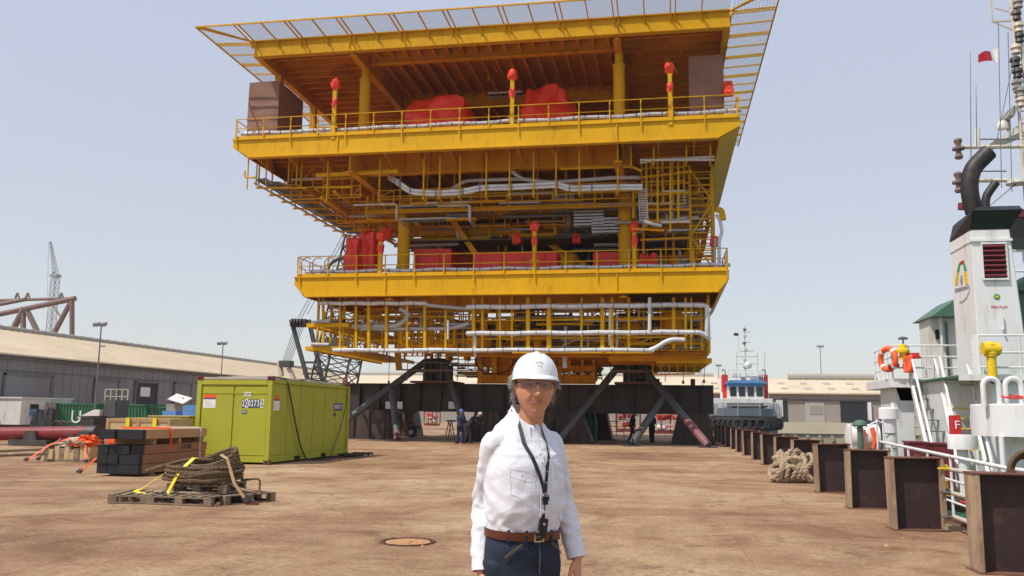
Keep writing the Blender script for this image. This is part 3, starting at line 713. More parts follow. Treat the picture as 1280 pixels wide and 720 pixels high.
for i, x in enumerate([C1+k*1.55 for k in range(10)]):
    g = MB(); g.bar((x,45.2,15.2), (x,45.2,12.6), .09, .12); g.bar((x,45.2,12.65), (x,47.4,12.65), .09, .09); part(g, 'tray_frame', 'yellow_bounce', smooth=0)
for (px, py, w_, n_) in ((690,246,30,5),(718,262,38,6),(560,258,30,5),(845,240,18,6),(740,275,34,5)):
    for k in range(n_): p = A(px, py+k*4, 46); tray(p, p+V(w_/23.5,0,0), .5)
# vertical tray ladder falling from the end of the bundle
g = MB(); a, b = A(803,236,42.6), A(805,276,42.6)
for s in (-.2,.2): g.bar(a+V(s,0,0), b+V(s,0,0), .04, .1)
k = 0
while k < 1: c = a.lerp(b, k); g.bar(c-V(.2,0,0), c+V(.2,0,0), .05); k += .075
part(g, 'cable_tray', 'galv', smooth=0)
pipe([A(805,276,42.6), A(815,280,42.6), A(826,282,43)], .09, 'lagging')
# right-hand frames
for px in (808,822,838,848):
    g = MB(); g.bar(A(px,203,43), A(px,275+(px%7)*3,43), .09, .12); part(g, 'tray_frame', 'yellow', smooth=0)
for (xa, ya, xb, yb, Y) in ((800,222,865,214,43.2),(800,245,862,240,43.5),(806,262,862,262,43.4),(806,276,862,278,43.6),(790,286,830,288,43),(800,300,862,297,44),(806,232,862,228,44)):
    pipe([A(xa,ya,Y), A(xb,yb,Y)], .06, 'yellow' if ya % 2 else 'yellow_bounce', n=6)
pipe([A(826,278,43), A(862,277,43)], .06, 'lagging')
# ladder tower at right
g = MB(); Ys = 45.0; xL, xR = A(863,270,Ys).x, A(891,270,Ys).x
for x in (xL, xR):
    for y in (Ys, Ys+1.2): g.bar((x,y,8.75), (x,y,14.6), .12, .12)
z = 9.2; sgn = 1
while z < 14.4:
    g.bar((xL,Ys,z), (xR,Ys,z), .05, .05); g.bar((xL,Ys+1.2,z), (xR,Ys+1.2,z), .05, .05); z += .36
for k in range(3):
    z0 = 9+k*1.8; g.bar((xL if k % 2 else xR, Ys-.05, z0), (xR if k % 2 else xL, Ys-.05, z0+1.8), .08, .08)
part(g, 'stair_tower', 'yellow', smooth=0)
g = MB(); z = 8.8; 
for fl in range(2):
    for i in range(14): t = i/14; g.cbox((xL+.2+(xR-xL-.4)*(t if fl == 0 else 1-t), Ys+.6, z), .25, .9, .03); z += .2
part(g, 'stair_treads', 'yellow_bounce', smooth=0)
# back column row, walls added to darken the interior, big equipment between decks
for x in (D1, D2):
    g = MB(); g.cyl((x,46,8.7), (x,46,13.4), .35, n=22); g.cyl((x,46,12.9), (x,46,13.0), .42, n=22); part(g, 'deck_column', 'yellow')
for x in (D1, D2, (D1+D2)/2):
    g = MB(); g.cyl((x,56,8.7), (x,56,13.6), .35, n=16); part(g, 'deck_column', 'yellow_bounce')
g = MB(); g.bar((D1+5,47.5,8.9), (D1+2.4,47.5,12.6), .3, .3); part(g, 'diagonal_brace', 'yellow_bounce', smooth=0)
g = MB(); g.bar((D2-1,49,8.9), (D2-4.5,49,11.4), .3, .3); part(g, 'diagonal_brace', 'yellow_bounce', smooth=0)
def wallpanel(x0, x1, y, z0, z1, mat, name='shade_wall'):  # walls added to close the view through and keep the interior dark
    g = MB(); g.box(x0, x1, y, y+.1, z0, z1); k = x0+.4
    while k < x1: g.box(k, k+.06, y-.12, y-.002, z0, z1); k += .8
    g.box(x0, x1, y-.15, y-.003, (z0+z1)/2, (z0+z1)/2+.12)
    part(g, name, mat, smooth=0)
wallpanel(-14.6, 2.4, 57.2, 8.75, 14.9, 'dark_steel'); wallpanel(-15.5, 2.8, 56.5, 15.75, 19.9, 'yellow_under_shade')  # lower back wall coloured dark to stand in for interior shade
wallpanel(-13, -8, 51.5, 8.75, 11.9, 'yellow_under_shade', 'inner_shade_wall'); wallpanel(-2.4, 2.2, 52, 8.75, 14.5, 'yellow_under_shade', 'inner_shade_wall')
def vessel(p, q, r, mat, name='vessel'):
    p, q = Vector(p), Vector(q); d = (q-p).normalized(); g = MB(); n = 20
    pts = [p-d*r*.45, p-d*r*.35, p-d*r*.15, p, q, q+d*r*.15, q+d*r*.35, q+d*r*.45]; g.tube(pts, [r*.05,r*.55,r*.88,r,r,r*.88,r*.55,r*.05], n)
    for k in (.2,.8): c = p.lerp(q,k); g.cbox(c-V(0,0,r), .2, r*1.3, r*.9); g.cyl(c+V(0,0,r*.8), c+V(0,0,r*1.5), .1, n=10)
    part(g, name, mat)
vessel((-10,49,10.1), (-5,49,10.1), .85, 'yellow_bounce'); vessel((-1.5,50,9.9), (1.6,50,9.9), .75, 'galv'); vessel((-15,52,9.9), (-12.2,52,9.9), .7, 'yellow_under_shade')
vessel((-7.5,54,17), (-3,54,17), .9, 'yellow_under_shade'); vessel((-14,48.5,12.1), (-8,48.5,12.1), .3, 'yellow_bounce')
clutter(-15.5, 2.4, 47.5, 52, 9.0, 12.8, 42, 21, rmax=.14)
clutter(-14, 2.5, 45.5, 54, 16, 19.5, 14, 22, mats=('yellow_bounce','yellow_under_shade','steel_grey'))
for x in (-14.8,-12.6,-10.2,-6.8,-4.4,-.8,.6,1.6):     # valves and pumps standing on the lower deck
    g = MB(); g.lathe([(.3,0),(.3,.1),(.14,.15),(.14,.8),(.26,.85),(.3,1.1),(.2,1.35),(.05,1.4)], (x,46.8+(x*7%2),8.72), 12); g.cyl((x-.4,46.8+(x*7%2),9.4), (x+.4,46.8+(x*7%2),9.4), .1, n=8)
    part(g, 'pump', 'steel_grey' if int(x) % 2 else 'yellow_bounce')
# white pipes on the right end of the lower deck
pipe([A(899,345,44), A(899,300,44), A(903,290,44), A(900,275,44), A(895,268,44)], .09, 'lagging'); pipe([A(893,345,44.2), A(894,298,44.2)], .06, 'galv')
pipe([A(896,262,44), A(902,263,44), A(904,275,44)], .16, 'yellow')
# curved pipe and gooseneck left of lower deck
pipe([A(408,343,45), A(412,330,45), A(425,322,45), A(440,320,45)], .09, 'steel_grey')
for px in (378,392,407): g = MB(); g.tube(arc_pts(A(px+6,330,44.5), .35, R(180), R(60), 8), .03, 6); g.bar(A(px-1,330,44.5), A(px-1,343,44.5), .05); part(g, 'curved_handrail', 'yellow')

# ---- structure under the lower deck
girder((D1,45.8,8.6), (D2,45.8,8.6), 1.3, .4, 1.6, 'transfer_girder', 'yellow_bounce')
for x in (D1, D2): girder((x,43.7,8.6), (x,LB,8.6), 1.1, .4, 0, 'deck_main_girder', 'yellow_bounce')
ribs('X', 44.4, 57, LL+.4, D1-.2, .9, 8.61, .28, 'deck_rib'); ribs('X', 44.4, 57, D2+.2, LR-.3, .9, 8.61, .28, 'deck_rib'); ribs('Y', D1+.8, D2-.4, 46.2, 57, .95, 8.61, .28)
Yf = 44.0
def hpipe(x0, y0, x1, y1, Y, r, mat='lagging'):
    a, b = A(x0,y0,Y), A(x1,y1,Y); g = MB(); n = 14
    g.tube([a.lerp(b,i/n)+V(0,0,.02*math.sin(i*1.7)) for i in range(n+1)], r, 10); o = part(g, 'lagged_pipe', mat); L = (b-a).length; k = .5
    while k < L: c = a.lerp(b,k/L); g = MB(); g.cyl(c-V(.02,0,0), c+V(.02,0,0), r+.012, n=10); part(g, 'clamp', 'steel_grey', o); k += .8
hpipe(400,379,534,379,Yf,.12); hpipe(583,384,880,381,Yf,.13); hpipe(583,417,873,415,Yf,.12); hpipe(416,438,818,437.5,Yf,.11)
pipe([A(526,379,Yf), A(534,381,Yf), A(560,384,Yf), A(590,386,Yf+.3)], .11, 'galv')
pipe([A(880,381,Yf), A(884,384,Yf), A(884,420,Yf+.1)], .12, 'lagging'); pipe([A(873,415,Yf), A(880,418,Yf+.1), A(888,424,Yf+.2)], .12, 'lagging')
pipe([A(812,438,Yf), A(822,434,Yf), A(832,427,Yf), A(842,424,Yf), A(856,425,Yf)], .12, 'lagging')
pipe([A(500,386,Yf+.3), A(512,392,Yf+.3), A(505,402,Yf+.3), A(495,408,Yf+.4), A(440,408,Yf+.6)], .13, 'galv')
pipe([A(586,404,Yf+.3), A(575,408,Yf+.3), A(560,411,Yf+.4), A(450,411,Yf+.6)], .11, 'galv')
for (x, ya, yb, Y, r, m) in ((812,372,417,43.9,.09,'lagging'),(763,384,432,44.3,.1,'lagging'),(771,392,434,44.6,.07,'lagging'),(707,408,430,45,.09,'galv'),(594,417,447,44.2,.08,'lagging'),(560,400,424,44,.06,'lagging'),(706,430,460,46,.14,'lagging')):
    pipe([A(x,ya,Y), A(x,yb,Y)], r, m, n=8)
for px, w_ in ((404,.13),(425,.09),(445,.12),(461,.16),(483,.14),(509,.12),(531,.14),(557,.10),(592,.17),(603,.13),(625,.11),(640,.1),(660,.2),(686,.22),(727,.12),(753,.2),(765,.16),(786,.12),(842,.16),(857,.13),(864,.1)):
    a = A(px, 372, Yf+.25); b = A(px, 436 if px > 460 else 438, Yf+.25); g = MB(); g.bar(a, b, w_, w_*.8); part(g, 'support_post', 'yellow', smooth=0)
for (x0, y0, x1, y1, Y) in ((585,401,880,398,44.4),(440,395,590,396,44.8),(585,424,868,421,44.5),(640,441,815,441,44.3),(585,391,880,389,45),(440,425,590,425,46),(640,407,800,406,46),(620,433,860,432,46)):
    pipe([A(x0,y0,Y), A(x1,y1,Y)], .045, 'yellow', 'horizontal_bar', n=6)
# left hanging walkway frames receding to the back
for (zA, lab) in ((A(383,404,44.2).z, 1), (A(382,433,44.2).z, 2)):
    xa = A(383, 404, 44.2).x
    g = MB(); g.box(xa, xa+2.4, 44.2, 44.3, zA-.22, zA); g.box(xa, xa+.1, 44.3, 57, zA-.22, zA); g.box(xa+2.3, xa+2.4, 44.3, 57, zA-.22, zA)
    for i in range(22): g.box(xa+.1, xa+2.3, 44.6+i*.56, 44.66+i*.56, zA-.16, zA-.02)
    part(g, 'walkway_frame', 'yellow', smooth=0)
    pipe([(xa+.4,44.1,zA+.1), (xa+1.4,44.1,zA+.08)], .1, 'galv')
    for i in range(7):
        for dx in (.5, 2.0): g = MB(); y = 44.6+i*1.9; g.bar((xa+dx,y,zA), (xa+dx,y,zA+1.5), .12, .1); part(g, 'walkway_post', 'yellow', smooth=0)
    tray((xa+1,44.6,zA+.1), (xa+1,57,zA+.1), .6)
# lattice frame with many thin bars at centre left (stair cage)
for Y in (46, 49, 53):
    for px in range(498, 590, 9): g = MB(); g.bar(A(px,402,Y), A(px,440,Y), .07); part(g, 'lattice_bar', 'yellow', smooth=0)
    for py in (405, 417, 428): pipe([A(498,py,Y), A(590,py,Y)], .04, 'yellow', 'lattice_rail', n=6)
# bottom trusses and walkways
xa, xb = A(640,440,45).x, A(884,440,45).x; zb = A(760,442,45).z
g = MB(); g.box(xa-1, xb, 45, 57, zb-.04, zb); part(g, 'cellar_deck', 'yellow_under_shade', smooth=0)
ribs('X', 45.5, 57, A(760,440,45).x, xb, .8, zb-.045, .3, 'cellar_rib', 'yellow_bounce')
girder((xa-3,45.2,zb+.1), (xb,45.2,zb+.1), .25, .25, 1.2, 'cellar_beam', 'yellow_under_shade')
girder((xa-3,50,zb+.1), (xb,50,zb+.1), .5, .3, 1.2, 'cellar_beam', 'yellow_under_shade')
for i in range(7):   # stepped brackets on the right underside
    y = 45.5+i*1.6; z = zb-.3; g = MB(); g.box(A(820,440,45).x, xb+.25-i*.05, y, y+.35, z-.15, z+.1); part(g, 'cellar_bracket', 'yellow', smooth=0)
for i in range(8):
    y = 44.8+i*1.6; g = MB(); g.bar((xb+.1,y,7.7), (xb+.1,y,zb), .12, .14); part(g, 'side_post', 'yellow', smooth=0)
for z in (5.3, 6.1, 6.9): pipe([(xb+.12,44.8,z), (xb+.12,57,z)], .05, 'yellow', 'side_rail', n=6)
wallpanel(A(594,420,56).x, A(880,420,56).x, 56.5, zb, 7.6, 'dark_steel'); wallpanel(A(770,420,50).x, A(850,420,50).x, 50, zb, 7.4, 'dark_steel', 'inner_shade_wall'); wallpanel(A(655,420,50.5).x, A(700,420,50.5).x, 50.5, zb, 7.0, 'dark_steel', 'inner_shade_wall')  # dark colour of these added panels stands in for shade below the deck
clutter(A(600,400,46).x, xb-.2, 44.7, 48, zb+.2, 7.4, 52, 31, rmax=.13)
clutter(-17.5, -8, 46, 52, zb+.3, 7.4, 40, 32, mats=('yellow','yellow_bounce','yellow','galv'), rmax=.13)
clutter(A(600,400,46).x, xb-.2, 50, 55, zb+.2, 7.4, 30, 33, rmax=.15)
vessel((A(650,410,47).x,47.5,6.3), (A(690,410,47).x,47.5,6.3), .75, 'dark_steel'); vessel((A(735,400,48).x,48.5,6.1), (A(790,400,48).x,48.5,6.1), .7, 'steel_grey')
vessel((A(552,412,49).x,49.5,5.8), (A(590,412,49).x,49.5,5.8), .8, 'yellow_bounce')
# sump block below centre
xs0, xs1 = A(598,450,50).x, A(745,450,50).x
zlo = A(700,479,50).z
girder((xs0+2,49.6,zlo+1.0), (xs1,49.6,zlo+1.0), .35, .3, 1.0, 'sump_beam', 'yellow_under_shade'); girder((xs0,49.8,zlo+.45), (xs1,49.8,zlo+.45), .5, .35, 1.0, 'sump_beam', 'yellow_under_shade')
for px in (600,618,640,660,700,712,728,742): g = MB(); g.bar(A(px,438,49.7), A(px,470,49.7), .16 if px % 3 else .3, .16); part(g, 'sump_post', 'yellow_bounce', smooth=0)
g = MB(); g.prism([(xs0+.6,50,zlo+1),(xs0+2.6,50,zlo+1),(xs0+3.8,50,zlo+.05),(xs0+1.8,50,zlo+.05)], (0,5,0)); part(g, 'chute', 'yellow_under_shade', smooth=0)
ring = [A(618,452,49.3)+V(1.1*math.cos(t*.1*math.pi),0,.72*math.sin(t*.1*math.pi)) for t in range(20)]
g = MB(); g.tube(ring, .05, 6, closed=True); part(g, 'red_hose', 'maroon')
clutter(xs0-3, xs1, 50, 55, zlo+.4, zb-.2, 30, 34, mats=('yellow','yellow_bounce','steel_grey'), rmax=.15)
# yellow stair cage at left of the sump
for px in (532,540,548): 
    g = MB(); g.bar(A(px,440,51), A(px,462,51), .14); part(g, 'sump_post', 'yellow', smooth=0)
pipe([A(495,462,51), A(540,463,51)], .05, 'yellow', 'horizontal_bar'); g = MB(); g.bar(A(497,441,51), A(499,462,51), .35, .2); part(g, 'sump_post', 'yellow', smooth=0)
# small suspended landing with rail on the right
a, b = A(816,468,46), A(868,467,46); g = MB(); g.bar(a, b, .8, .06); g.bar(a+V(0,0,.9), b+V(0,0,.9), .05)
for k in range(6): c = a.lerp(b, k/5); g.bar(c, c+V(0,0,.95), .05)
part(g, 'landing', 'yellow_bounce', smooth=0)
# sling wires hanging below
for px, y0, y1 in ((855,448,478),(881,445,477),(487,440,478),(560,470,500),(604,445,540)):
    g = MB(); g.cyl(A(px,y0,47), A(px-1,y1,47), .018, n=5); g.lathe([(.02,.12),(.07,.05),(.05,-.08)], A(px-1,y1,47), 6); part(g, 'hanging_wire', 'cable')
# ---- more steelwork: pipe racks and cages at several depths, every bar tied into a frame
def rack(x0, x1, y, z0, z1, nx, nz, r, mat='yellow', seed=0, name='pipe_rack', depth=1.2, diag=True):
    q = random.Random(seed); xs = sorted([x0, x1]+[x0+(x1-x0)*(i+q.uniform(-.3,.3))/nx for i in range(1, nx)]); zs_ = sorted([z0, z1]+[z0+(z1-z0)*(i+q.uniform(-.3,.3))/nz for i in range(1, nz)])
    g = MB()
    for x in xs: g.bar((x,y,z0), (x,y,z1), r*q.choice((1,1,1.5)), r)
    for z in zs_: g.bar((x0,y-.01,z), (x1,y-.01,z), r*.9, r*.9)
    for x in xs[::2]: z = q.choice(zs_); g.bar((x,y,z), (x,y+depth,z), r*.8)
    if diag:
        for k in range(nx//3): i = q.randrange(len(xs)-1); j = q.randrange(len(zs_)-1); g.bar((xs[i],y+.02,zs_[j]), (xs[i+1],y+.02,zs_[j+1]), r*.7)
    o = part(g, name, mat, smooth=0)
    for k in range(nx//2):       # small pipes and junction boxes fixed on the rack
        z = q.choice(zs_[:-1])+.06; i = q.randrange(len(xs)-2); j = min(len(xs)-1, i+q.randrange(1,4)); g = MB(); rr_ = q.choice((.03,.04,.06)); g.cyl((xs[i],y-.08,z), (xs[j],y-.08,z), rr_, n=8)
        for t in range(1, 4): c = xs[i]+(xs[j]-xs[i])*t/4; g.cyl((c-.03,y-.08,z), (c+.03,y-.08,z), rr_*1.4, n=8)
        part(g, 'small_pipe', q.choice(('lagging','galv','yellow','yellow_bounce','steel_grey')), o)
    return o
xA, xM, xB = -17.0, A(592,410,46).x, A(884,410,45).x
ZB = A(760,442,45).z
rack(xM, xB-.3, 44.7, ZB+.15, 7.3, 6, 3, .05, 'yellow_bounce', 1); rack(xM, xB-.3, 46.2, ZB+.1, 7.4, 12, 4, .06, 'yellow_bounce', 2)
rack(xM, xB-.3, 48.2, ZB+.1, 7.4, 12, 4, .08, 'yellow_under_shade', 3); rack(xM-1, xB-.5, 52, ZB+.1, 7.4, 12, 5, .1, 'dark_steel', 4)  # deepest rack coloured dark to stand in for interior shade
rack(A(497,420,47).x, xM, 46.6, A(540,442,47).z, 7.2, 11, 4, .06, 'yellow_bounce', 5); rack(A(500,420,49).x, xM, 49, A(540,445,49).z, 7.3, 14, 6, .06, 'yellow_under_shade', 6)
clutter(A(500,420,46).x, A(595,420,46).x, 44.8, 48, A(540,438,46).z, 7.2, 24, 62, mats=('yellow','yellow_bounce','galv','yellow_under_shade'))
rack(A(404,400,47).x, A(500,400,47).x, 47.2, A(440,412,47).z, 7.3, 8, 3, .06, 'yellow', 7); rack(A(420,400,50).x, A(500,400,50).x, 51, A(440,412,50).z, 7.3, 8, 3, .06, 'yellow', 8)
rack(A(420,430,46).x, A(500,430,46).x, 46, A(440,439,46).z, A(440,408,46).z, 4, 2, .08, 'yellow', 18)
zc0, zc1 = A(700,474,51).z, A(700,441,51).z
rack(A(530,460,51).x, A(600,460,51).x, 51.2, A(560,461,51).z, zc1, 10, 5, .05, 'yellow', 9); rack(A(598,460,50).x, A(745,460,50).x, 50.4, zc0, zc1, 16, 5, .06, 'yellow_bounce', 10)
rack(A(598,460,53).x, A(745,460,53).x, 53.4, zc0, zc1, 14, 5, .08, 'yellow_under_shade', 11)
# under the upper deck
zu0, zu1 = A(640,262,44.5).z, 13.7
rack(C1+.5, C2+.8, 44.6, A(640,252,44.6).z, zu1, 16, 3, .055, 'yellow', 12, depth=2.5); rack(C1-2, C2+3.5, 47.6, 12.2, 13.9, 18, 3, .07, 'yellow_bounce', 13, depth=2); rack(C1, C2+3.5, 50.5, 11.4, 13.6, 18, 4, .08, 'yellow_under_shade', 14, depth=2)
rack(C2+1.1, UR-1.0, 46.5, 9.2, 14.5, 4, 5, .09, 'yellow_under_shade', 15); rack(C2+1.1, UR-2.6, 43.6, 12.2, 14.7, 4, 4, .07, 'yellow', 16)
clutter(C2+1, UR-1.6, 44.2, 49, 10.5, 14.3, 22, 61, mats=('yellow_bounce','galv','yellow_under_shade','steel_grey'))
rack(UL+2.2, C1-.2, 43.6, 13.1, 14.9, 7, 3, .06, 'yellow', 17, depth=3); rack(UL+3.4, C1-.2, 47.5, 12.6, 14.2, 6, 3, .07, 'yellow_bounce', 19, depth=3)
for i, (x, z, y) in enumerate(((C1+1.5,12.9,45.3),(C1+4.2,12.75,45.6),(C1+7.2,12.9,45.3),(C1+10,12.8,45.6),(C1+12.5,12.7,45.4),(C1+2.5,12.2,48.2),(C1+6.5,12.1,48.4),(C1+10.5,12.0,48.2))):
    for k in range(3): tray((x,y+.62*k,z+.12*(k%2)), (x+2.3,y+.62*k,z+.12*(k%2)), .5)
pipe([A(560,240,43.2),A(580,226,43.4),A(640,224,43.4),A(668,224,43.4),A(680,236,43.4)], .1, 'galv'); pipe([A(640,214,43.2),A(652,224,43.2),A(690,228,43.2),A(770,222,43.2),A(800,222,43.2)], .11, 'galv')
# machinery in the cellar deck: skids, panels and vessels between the racks
q_ = random.Random(51)
for k in range(20):
    x = xM+.3+(xB-xM-1.8)*(k%10+q_.uniform(.1,.8))/10; y = 45.3+2.2*(k//10)+q_.uniform(0,.8); z = q_.uniform(ZB+.1, 6.3); w_, h_ = q_.uniform(.5,1.3), q_.uniform(.4,1.1); z1 = min(7.4, z+h_)
    g = MB()
    if k % 3 == 0:
        g.lathe([(w_*.2,ZB),(w_*.2,z),(w_*.42,z+.05),(w_*.45,z1-.15),(w_*.3,z1),(.05,z1+.05)], (x,y,0), 16); part(g, 'vessel', q_.choice(('dark_steel','steel_grey','yellow_under_shade')))
    else:
        g.box(x-w_/2, x+w_/2, y, y+.6, z, z1); g.bar((x-w_/2+.05,y+.3,ZB), (x-w_/2+.05,y+.3,z), .08); g.bar((x+w_/2-.05,y+.3,ZB), (x+w_/2-.05,y+.3,z), .08); part(g, 'control_cabinet', q_.choice(('dark_steel','yellow_under_shade','yellow_bounce','steel_grey')), smooth=0, bevel=.02)
# solid dark sheet added to darken the mid level
g = MB(); g.box(C1+1, C2+3.5, 47, 56, 11.28, 11.33); part(g, 'mid_shade_sheet', 'dark_steel', smooth=0)
# ---- landing nodes and the struts
for i, X in enumerate((N1, N2)):
    g = MB(); g.lathe([(.75,4.75),(.8,4.6),(.62,4.4),(.5,3.95),(.5,3.6),(.95,3.45),(1.0,3.28)], (X,50,0), 20)
    for k in range(6): a = k*math.pi/3+.3; g.cbox((X+.65*math.cos(a),50+.65*math.sin(a),3.9), .06, .5, .9, a+math.pi/2)
    part(g, 'landing_node', 'dark_steel')
    g = MB(); g.box(X-1.3, X+1.3, 48.6, 51.4, 3.285, 3.4); g.box(X-1.5, X+1.1, 48.9, 49, 3.9, 4.1); part(g, 'bearing_plate', 'rust', smooth=0)
    g = MB(); z = 3.42
    for zz in (4.0, 4.45): g.bar((X-1.5,48.7,zz), (X+1.5,48.7,zz), .04)
    for k in range(4): g.bar((X-1.5+k,48.7,3.4), (X-1.5+k,48.7,4.5), .04)
    part(g, 'node_railing', 'steel_grey', smooth=0)
def strut(a, b, r=.2, pink=0, branch=None):
    a, b = Vector(a), Vector(b); g = MB(); g.cyl(a, b, r, n=16)
    for k in (.33,.66): c = a.lerp(b,k); dd = (b-a).normalized(); g.cyl(c-dd*.015, c+dd*.015, r+.012, n=16)
    o = part(g, 'strut', 'strut_grey')
    if pink: g = MB(); c = a.lerp(b, 1-pink); g.cyl(c, b+(b-a)*.002, r+.006, n=16); part(g, 'primer_band', 'strut_pink', o)
    g = MB(); g.box(b.x-.45, b.x+.45, b.y-.4, b.y+.4, .004, .05); g.bar(b+V(0,.0,.05), b+V(0,0,.35), .04, .6); part(g, 'foot_plate', 'dark_steel', o, smooth=0)
strut(A(532,452,49.5), V(*A(402,551,46.3)[:2],.08), pink=0)
s1a, s1b = A(532,452,49.5), V(*A(402,551,46.3)[:2],.08)
strut(s1a.lerp(s1b,.34), V(*A(497,549,46)[:2],.1), pink=.12)
strut(A(556,455,49.6), V(*A(586,547,48)[:2],.1), pink=.3)
strut(A(778,452,49.6), V(*A(697,545,47)[:2],.1))
strut(A(797,452,49.6), V(*A(885,557,45.2)[:2],.1), pink=.28)
q1, q2 = A(797,452,49.6), V(*A(885,557,45.2)[:2],.1)
strut(q1.lerp(q2,.42), V(*A(790,555,45.4)[:2],.1), pink=0)
# ================================================================ things on and under the platform
def lump_box(name, mat, x0, x1, y0, y1, z0, z1, seed, amp=.12, parent=None, top=.75, sub=14, rnd_=.25):
    """a crumpled cover over a boxy load: subdivided box, corners pulled in, creases"""
    bm = bmesh.new(); bmesh.ops.create_cube(bm, size=2); bmesh.ops.subdivide_edges(bm, edges=bm.edges[:], cuts=sub, use_grid_fill=True)
    c = V((x0+x1)/2,(y0+y1)/2,(z0+z1)/2); h = V((x1-x0)/2,(y1-y0)/2,(z1-z0)/2)
    for v in bm.verts:
        p = v.co.copy(); q = p.normalized()*1.25; p = p.lerp(q, rnd_)
        k = 1-(1-top)*max(0,(p.z+1)/2)**2
        n1 = noise.noise(p*1.3+V(seed,seed*.7,0)); n2 = noise.noise(p*3.7+V(0,seed,3)); n3 = abs(noise.noise(V(p.x*6,p.y*6,p.z*1.2)+V(seed,1,2)))
        dv = 1+amp*(n1*1.4+n2*.8-n3*1.2)
        v.co = c+V(p.x*h.x*k*dv, p.y*h.y*k*dv, p.z*h.z*(1+amp*(n1+n2)*max(0,p.z)))
        v.co.z = max(v.co.z, z0)
    mb = MB(); mb.v = [v.co.copy() for v in bm.verts]; mb.f = [tuple(x.index for x in f.verts) for f in bm.faces]; bm.free()
    return mb.build(name, mat, parent, smooth=50)
def covered(label, x0, x1, ytop, ybot, Y, dy, mat='red_tarp', seed=1, amp=.1, name='covered_machine', cat='tarpaulin cover', zb=None, group=None, top=.8, rope=True):
    a, b = A(x0,ybot,Y), A(x1,ybot,Y); zt = A((x0+x1)/2,ytop,Y).z; zb = b.z if zb is None else zb
    t = thing(name, label, cat, ((a.x+b.x)/2,Y+dy/2,zb), group=group)
    lump_box('tarpaulin', mat, a.x, b.x, Y, Y+dy, zb, zt, seed, amp, t, top)
    if rope:
        g = MB(); zz = zb+(zt-zb)*.35
        g.tube([(a.x-.02,Y-.03,zz),((a.x+b.x)/2,Y-.12,zz-.05),(b.x+.02,Y-.03,zz),(b.x+.02,Y+dy,zz),(a.x-.02,Y+dy,zz)], .02, 5, closed=True); g.build('lashing', 'maroon', t)
    return t
ZU, ZL = 15.7, 8.68
covered('red tarpaulin over boxy machine on the top deck, left one of two', 500, 588, 117, 160, 43.8, 3.5, seed=3, zb=ZU, top=.80)
covered('red tarpaulin bulging over machine on the top deck, right of the left one', 640, 722, 104, 158, 43.8, 3.5, seed=8, zb=ZU, amp=.17, top=.55)
covered('crumpled tall red plastic cover at the left end of the lower deck', 427, 446, 296, 340, 44.6, 1.2, seed=12, zb=ZL, amp=.14, top=.7)
covered('tallest red plastic cover beside the left end cover of the lower deck', 442, 467, 289, 340, 45.3, 1.3, seed=17, zb=ZL, amp=.13, top=.8)
def red_crate(label, x0, x1, ytop, Y, dy, grp='flat sided red boxes on the lower deck', rib=True):
    a, b = A(x0,330,Y), A(x1,330,Y); zt = A((x0+x1)/2,ytop,Y).z; t = thing('red_equipment_box', label, 'equipment box', ((a.x+b.x)/2,Y+dy/2,ZL), group=grp)
    lump_box('housing', 'red_box', a.x, b.x, Y, Y+dy, ZL, zt, x0, .015, t, .99, sub=10, rnd_=.03)
    g = MB(); k = a.x+.35
    while k < b.x-.2: g.box(k, k+.05, Y-.07, Y-.02, ZL+.1, zt-.12); k += 1.15
    g.build('seam_strip', 'red_box', t, smooth=0)
red_crate('low red box just right of the left yellow column on the lower deck', 516, 564, 311, 46.6, 2)
red_crate('big dark red box at the back of the lower deck, between the columns', 558, 634, 299, 50, 2.5)
red_crate('longest low red box on the lower deck behind the railing', 592, 697, 315, 45.0, 1.8)
red_crate('small red box just left of the right yellow column on the lower deck', 741, 776, 315, 46.4, 1.5)
covered('small crumpled red cover right of the right column on the lower deck', 798, 824, 317, 334, 45.2, 1.4, seed=31, zb=ZL, amp=.2)
covered('small red bag wrapped on pipes at the right end of the lower deck', 888, 899, 295, 307, 44.3, .5, seed=33, amp=.2, rope=False, name='wrapped_valve', cat='cover')
covered('red wrapped valve hanging inside left of the longest red box', 640, 650, 291, 304, 46, .5, seed=35, amp=.25, rope=False, name='wrapped_valve', cat='cover')
covered('red wrapped valve beside the left yellow column of the lower deck', 475, 488, 285, 296, 46, .5, seed=37, amp=.25, rope=False, name='wrapped_valve', cat='cover')
covered('red wrapped valve hanging in the dark left of the right lower column', 715, 725, 291, 303, 47, .5, seed=39, amp=.25, rope=False, name='wrapped_valve', cat='cover')
covered('red wrapped lamp at the far right end of the top deck railing', 905, 917, 100, 117, 42, .5, seed=41, amp=.2, rope=False, name='wrapped_valve', cat='cover')
def brown_crate(label, x0, x1, ytop, Y, dy):
    a, b = A(x0,150,Y), A(x1,150,Y); zt = A((x0+x1)/2,ytop,Y).z
    t = thing('brown_crate', label, 'crate', ((a.x+b.x)/2,Y+dy/2,ZU))
    lump_box('cover', 'brown_tarp', a.x, b.x, Y, Y+dy, ZU, zt, x0, .008, t, .995, sub=12, rnd_=.02)
    g = MB(); zz = ZU+(zt-ZU)*.42
    g.box(a.x-.015, b.x+.015, Y-.02, Y+dy+.02, zz, zz+.05); g.build('band', 'brown_tarp', t, smooth=0)
brown_crate('tall brown covered crate at the left corner of the top deck', 309, 347, 102, 42.3, 3.2)
brown_crate('tall brown covered crate at the right corner of the top deck', 862, 906, 69, 42.6, 2.2)

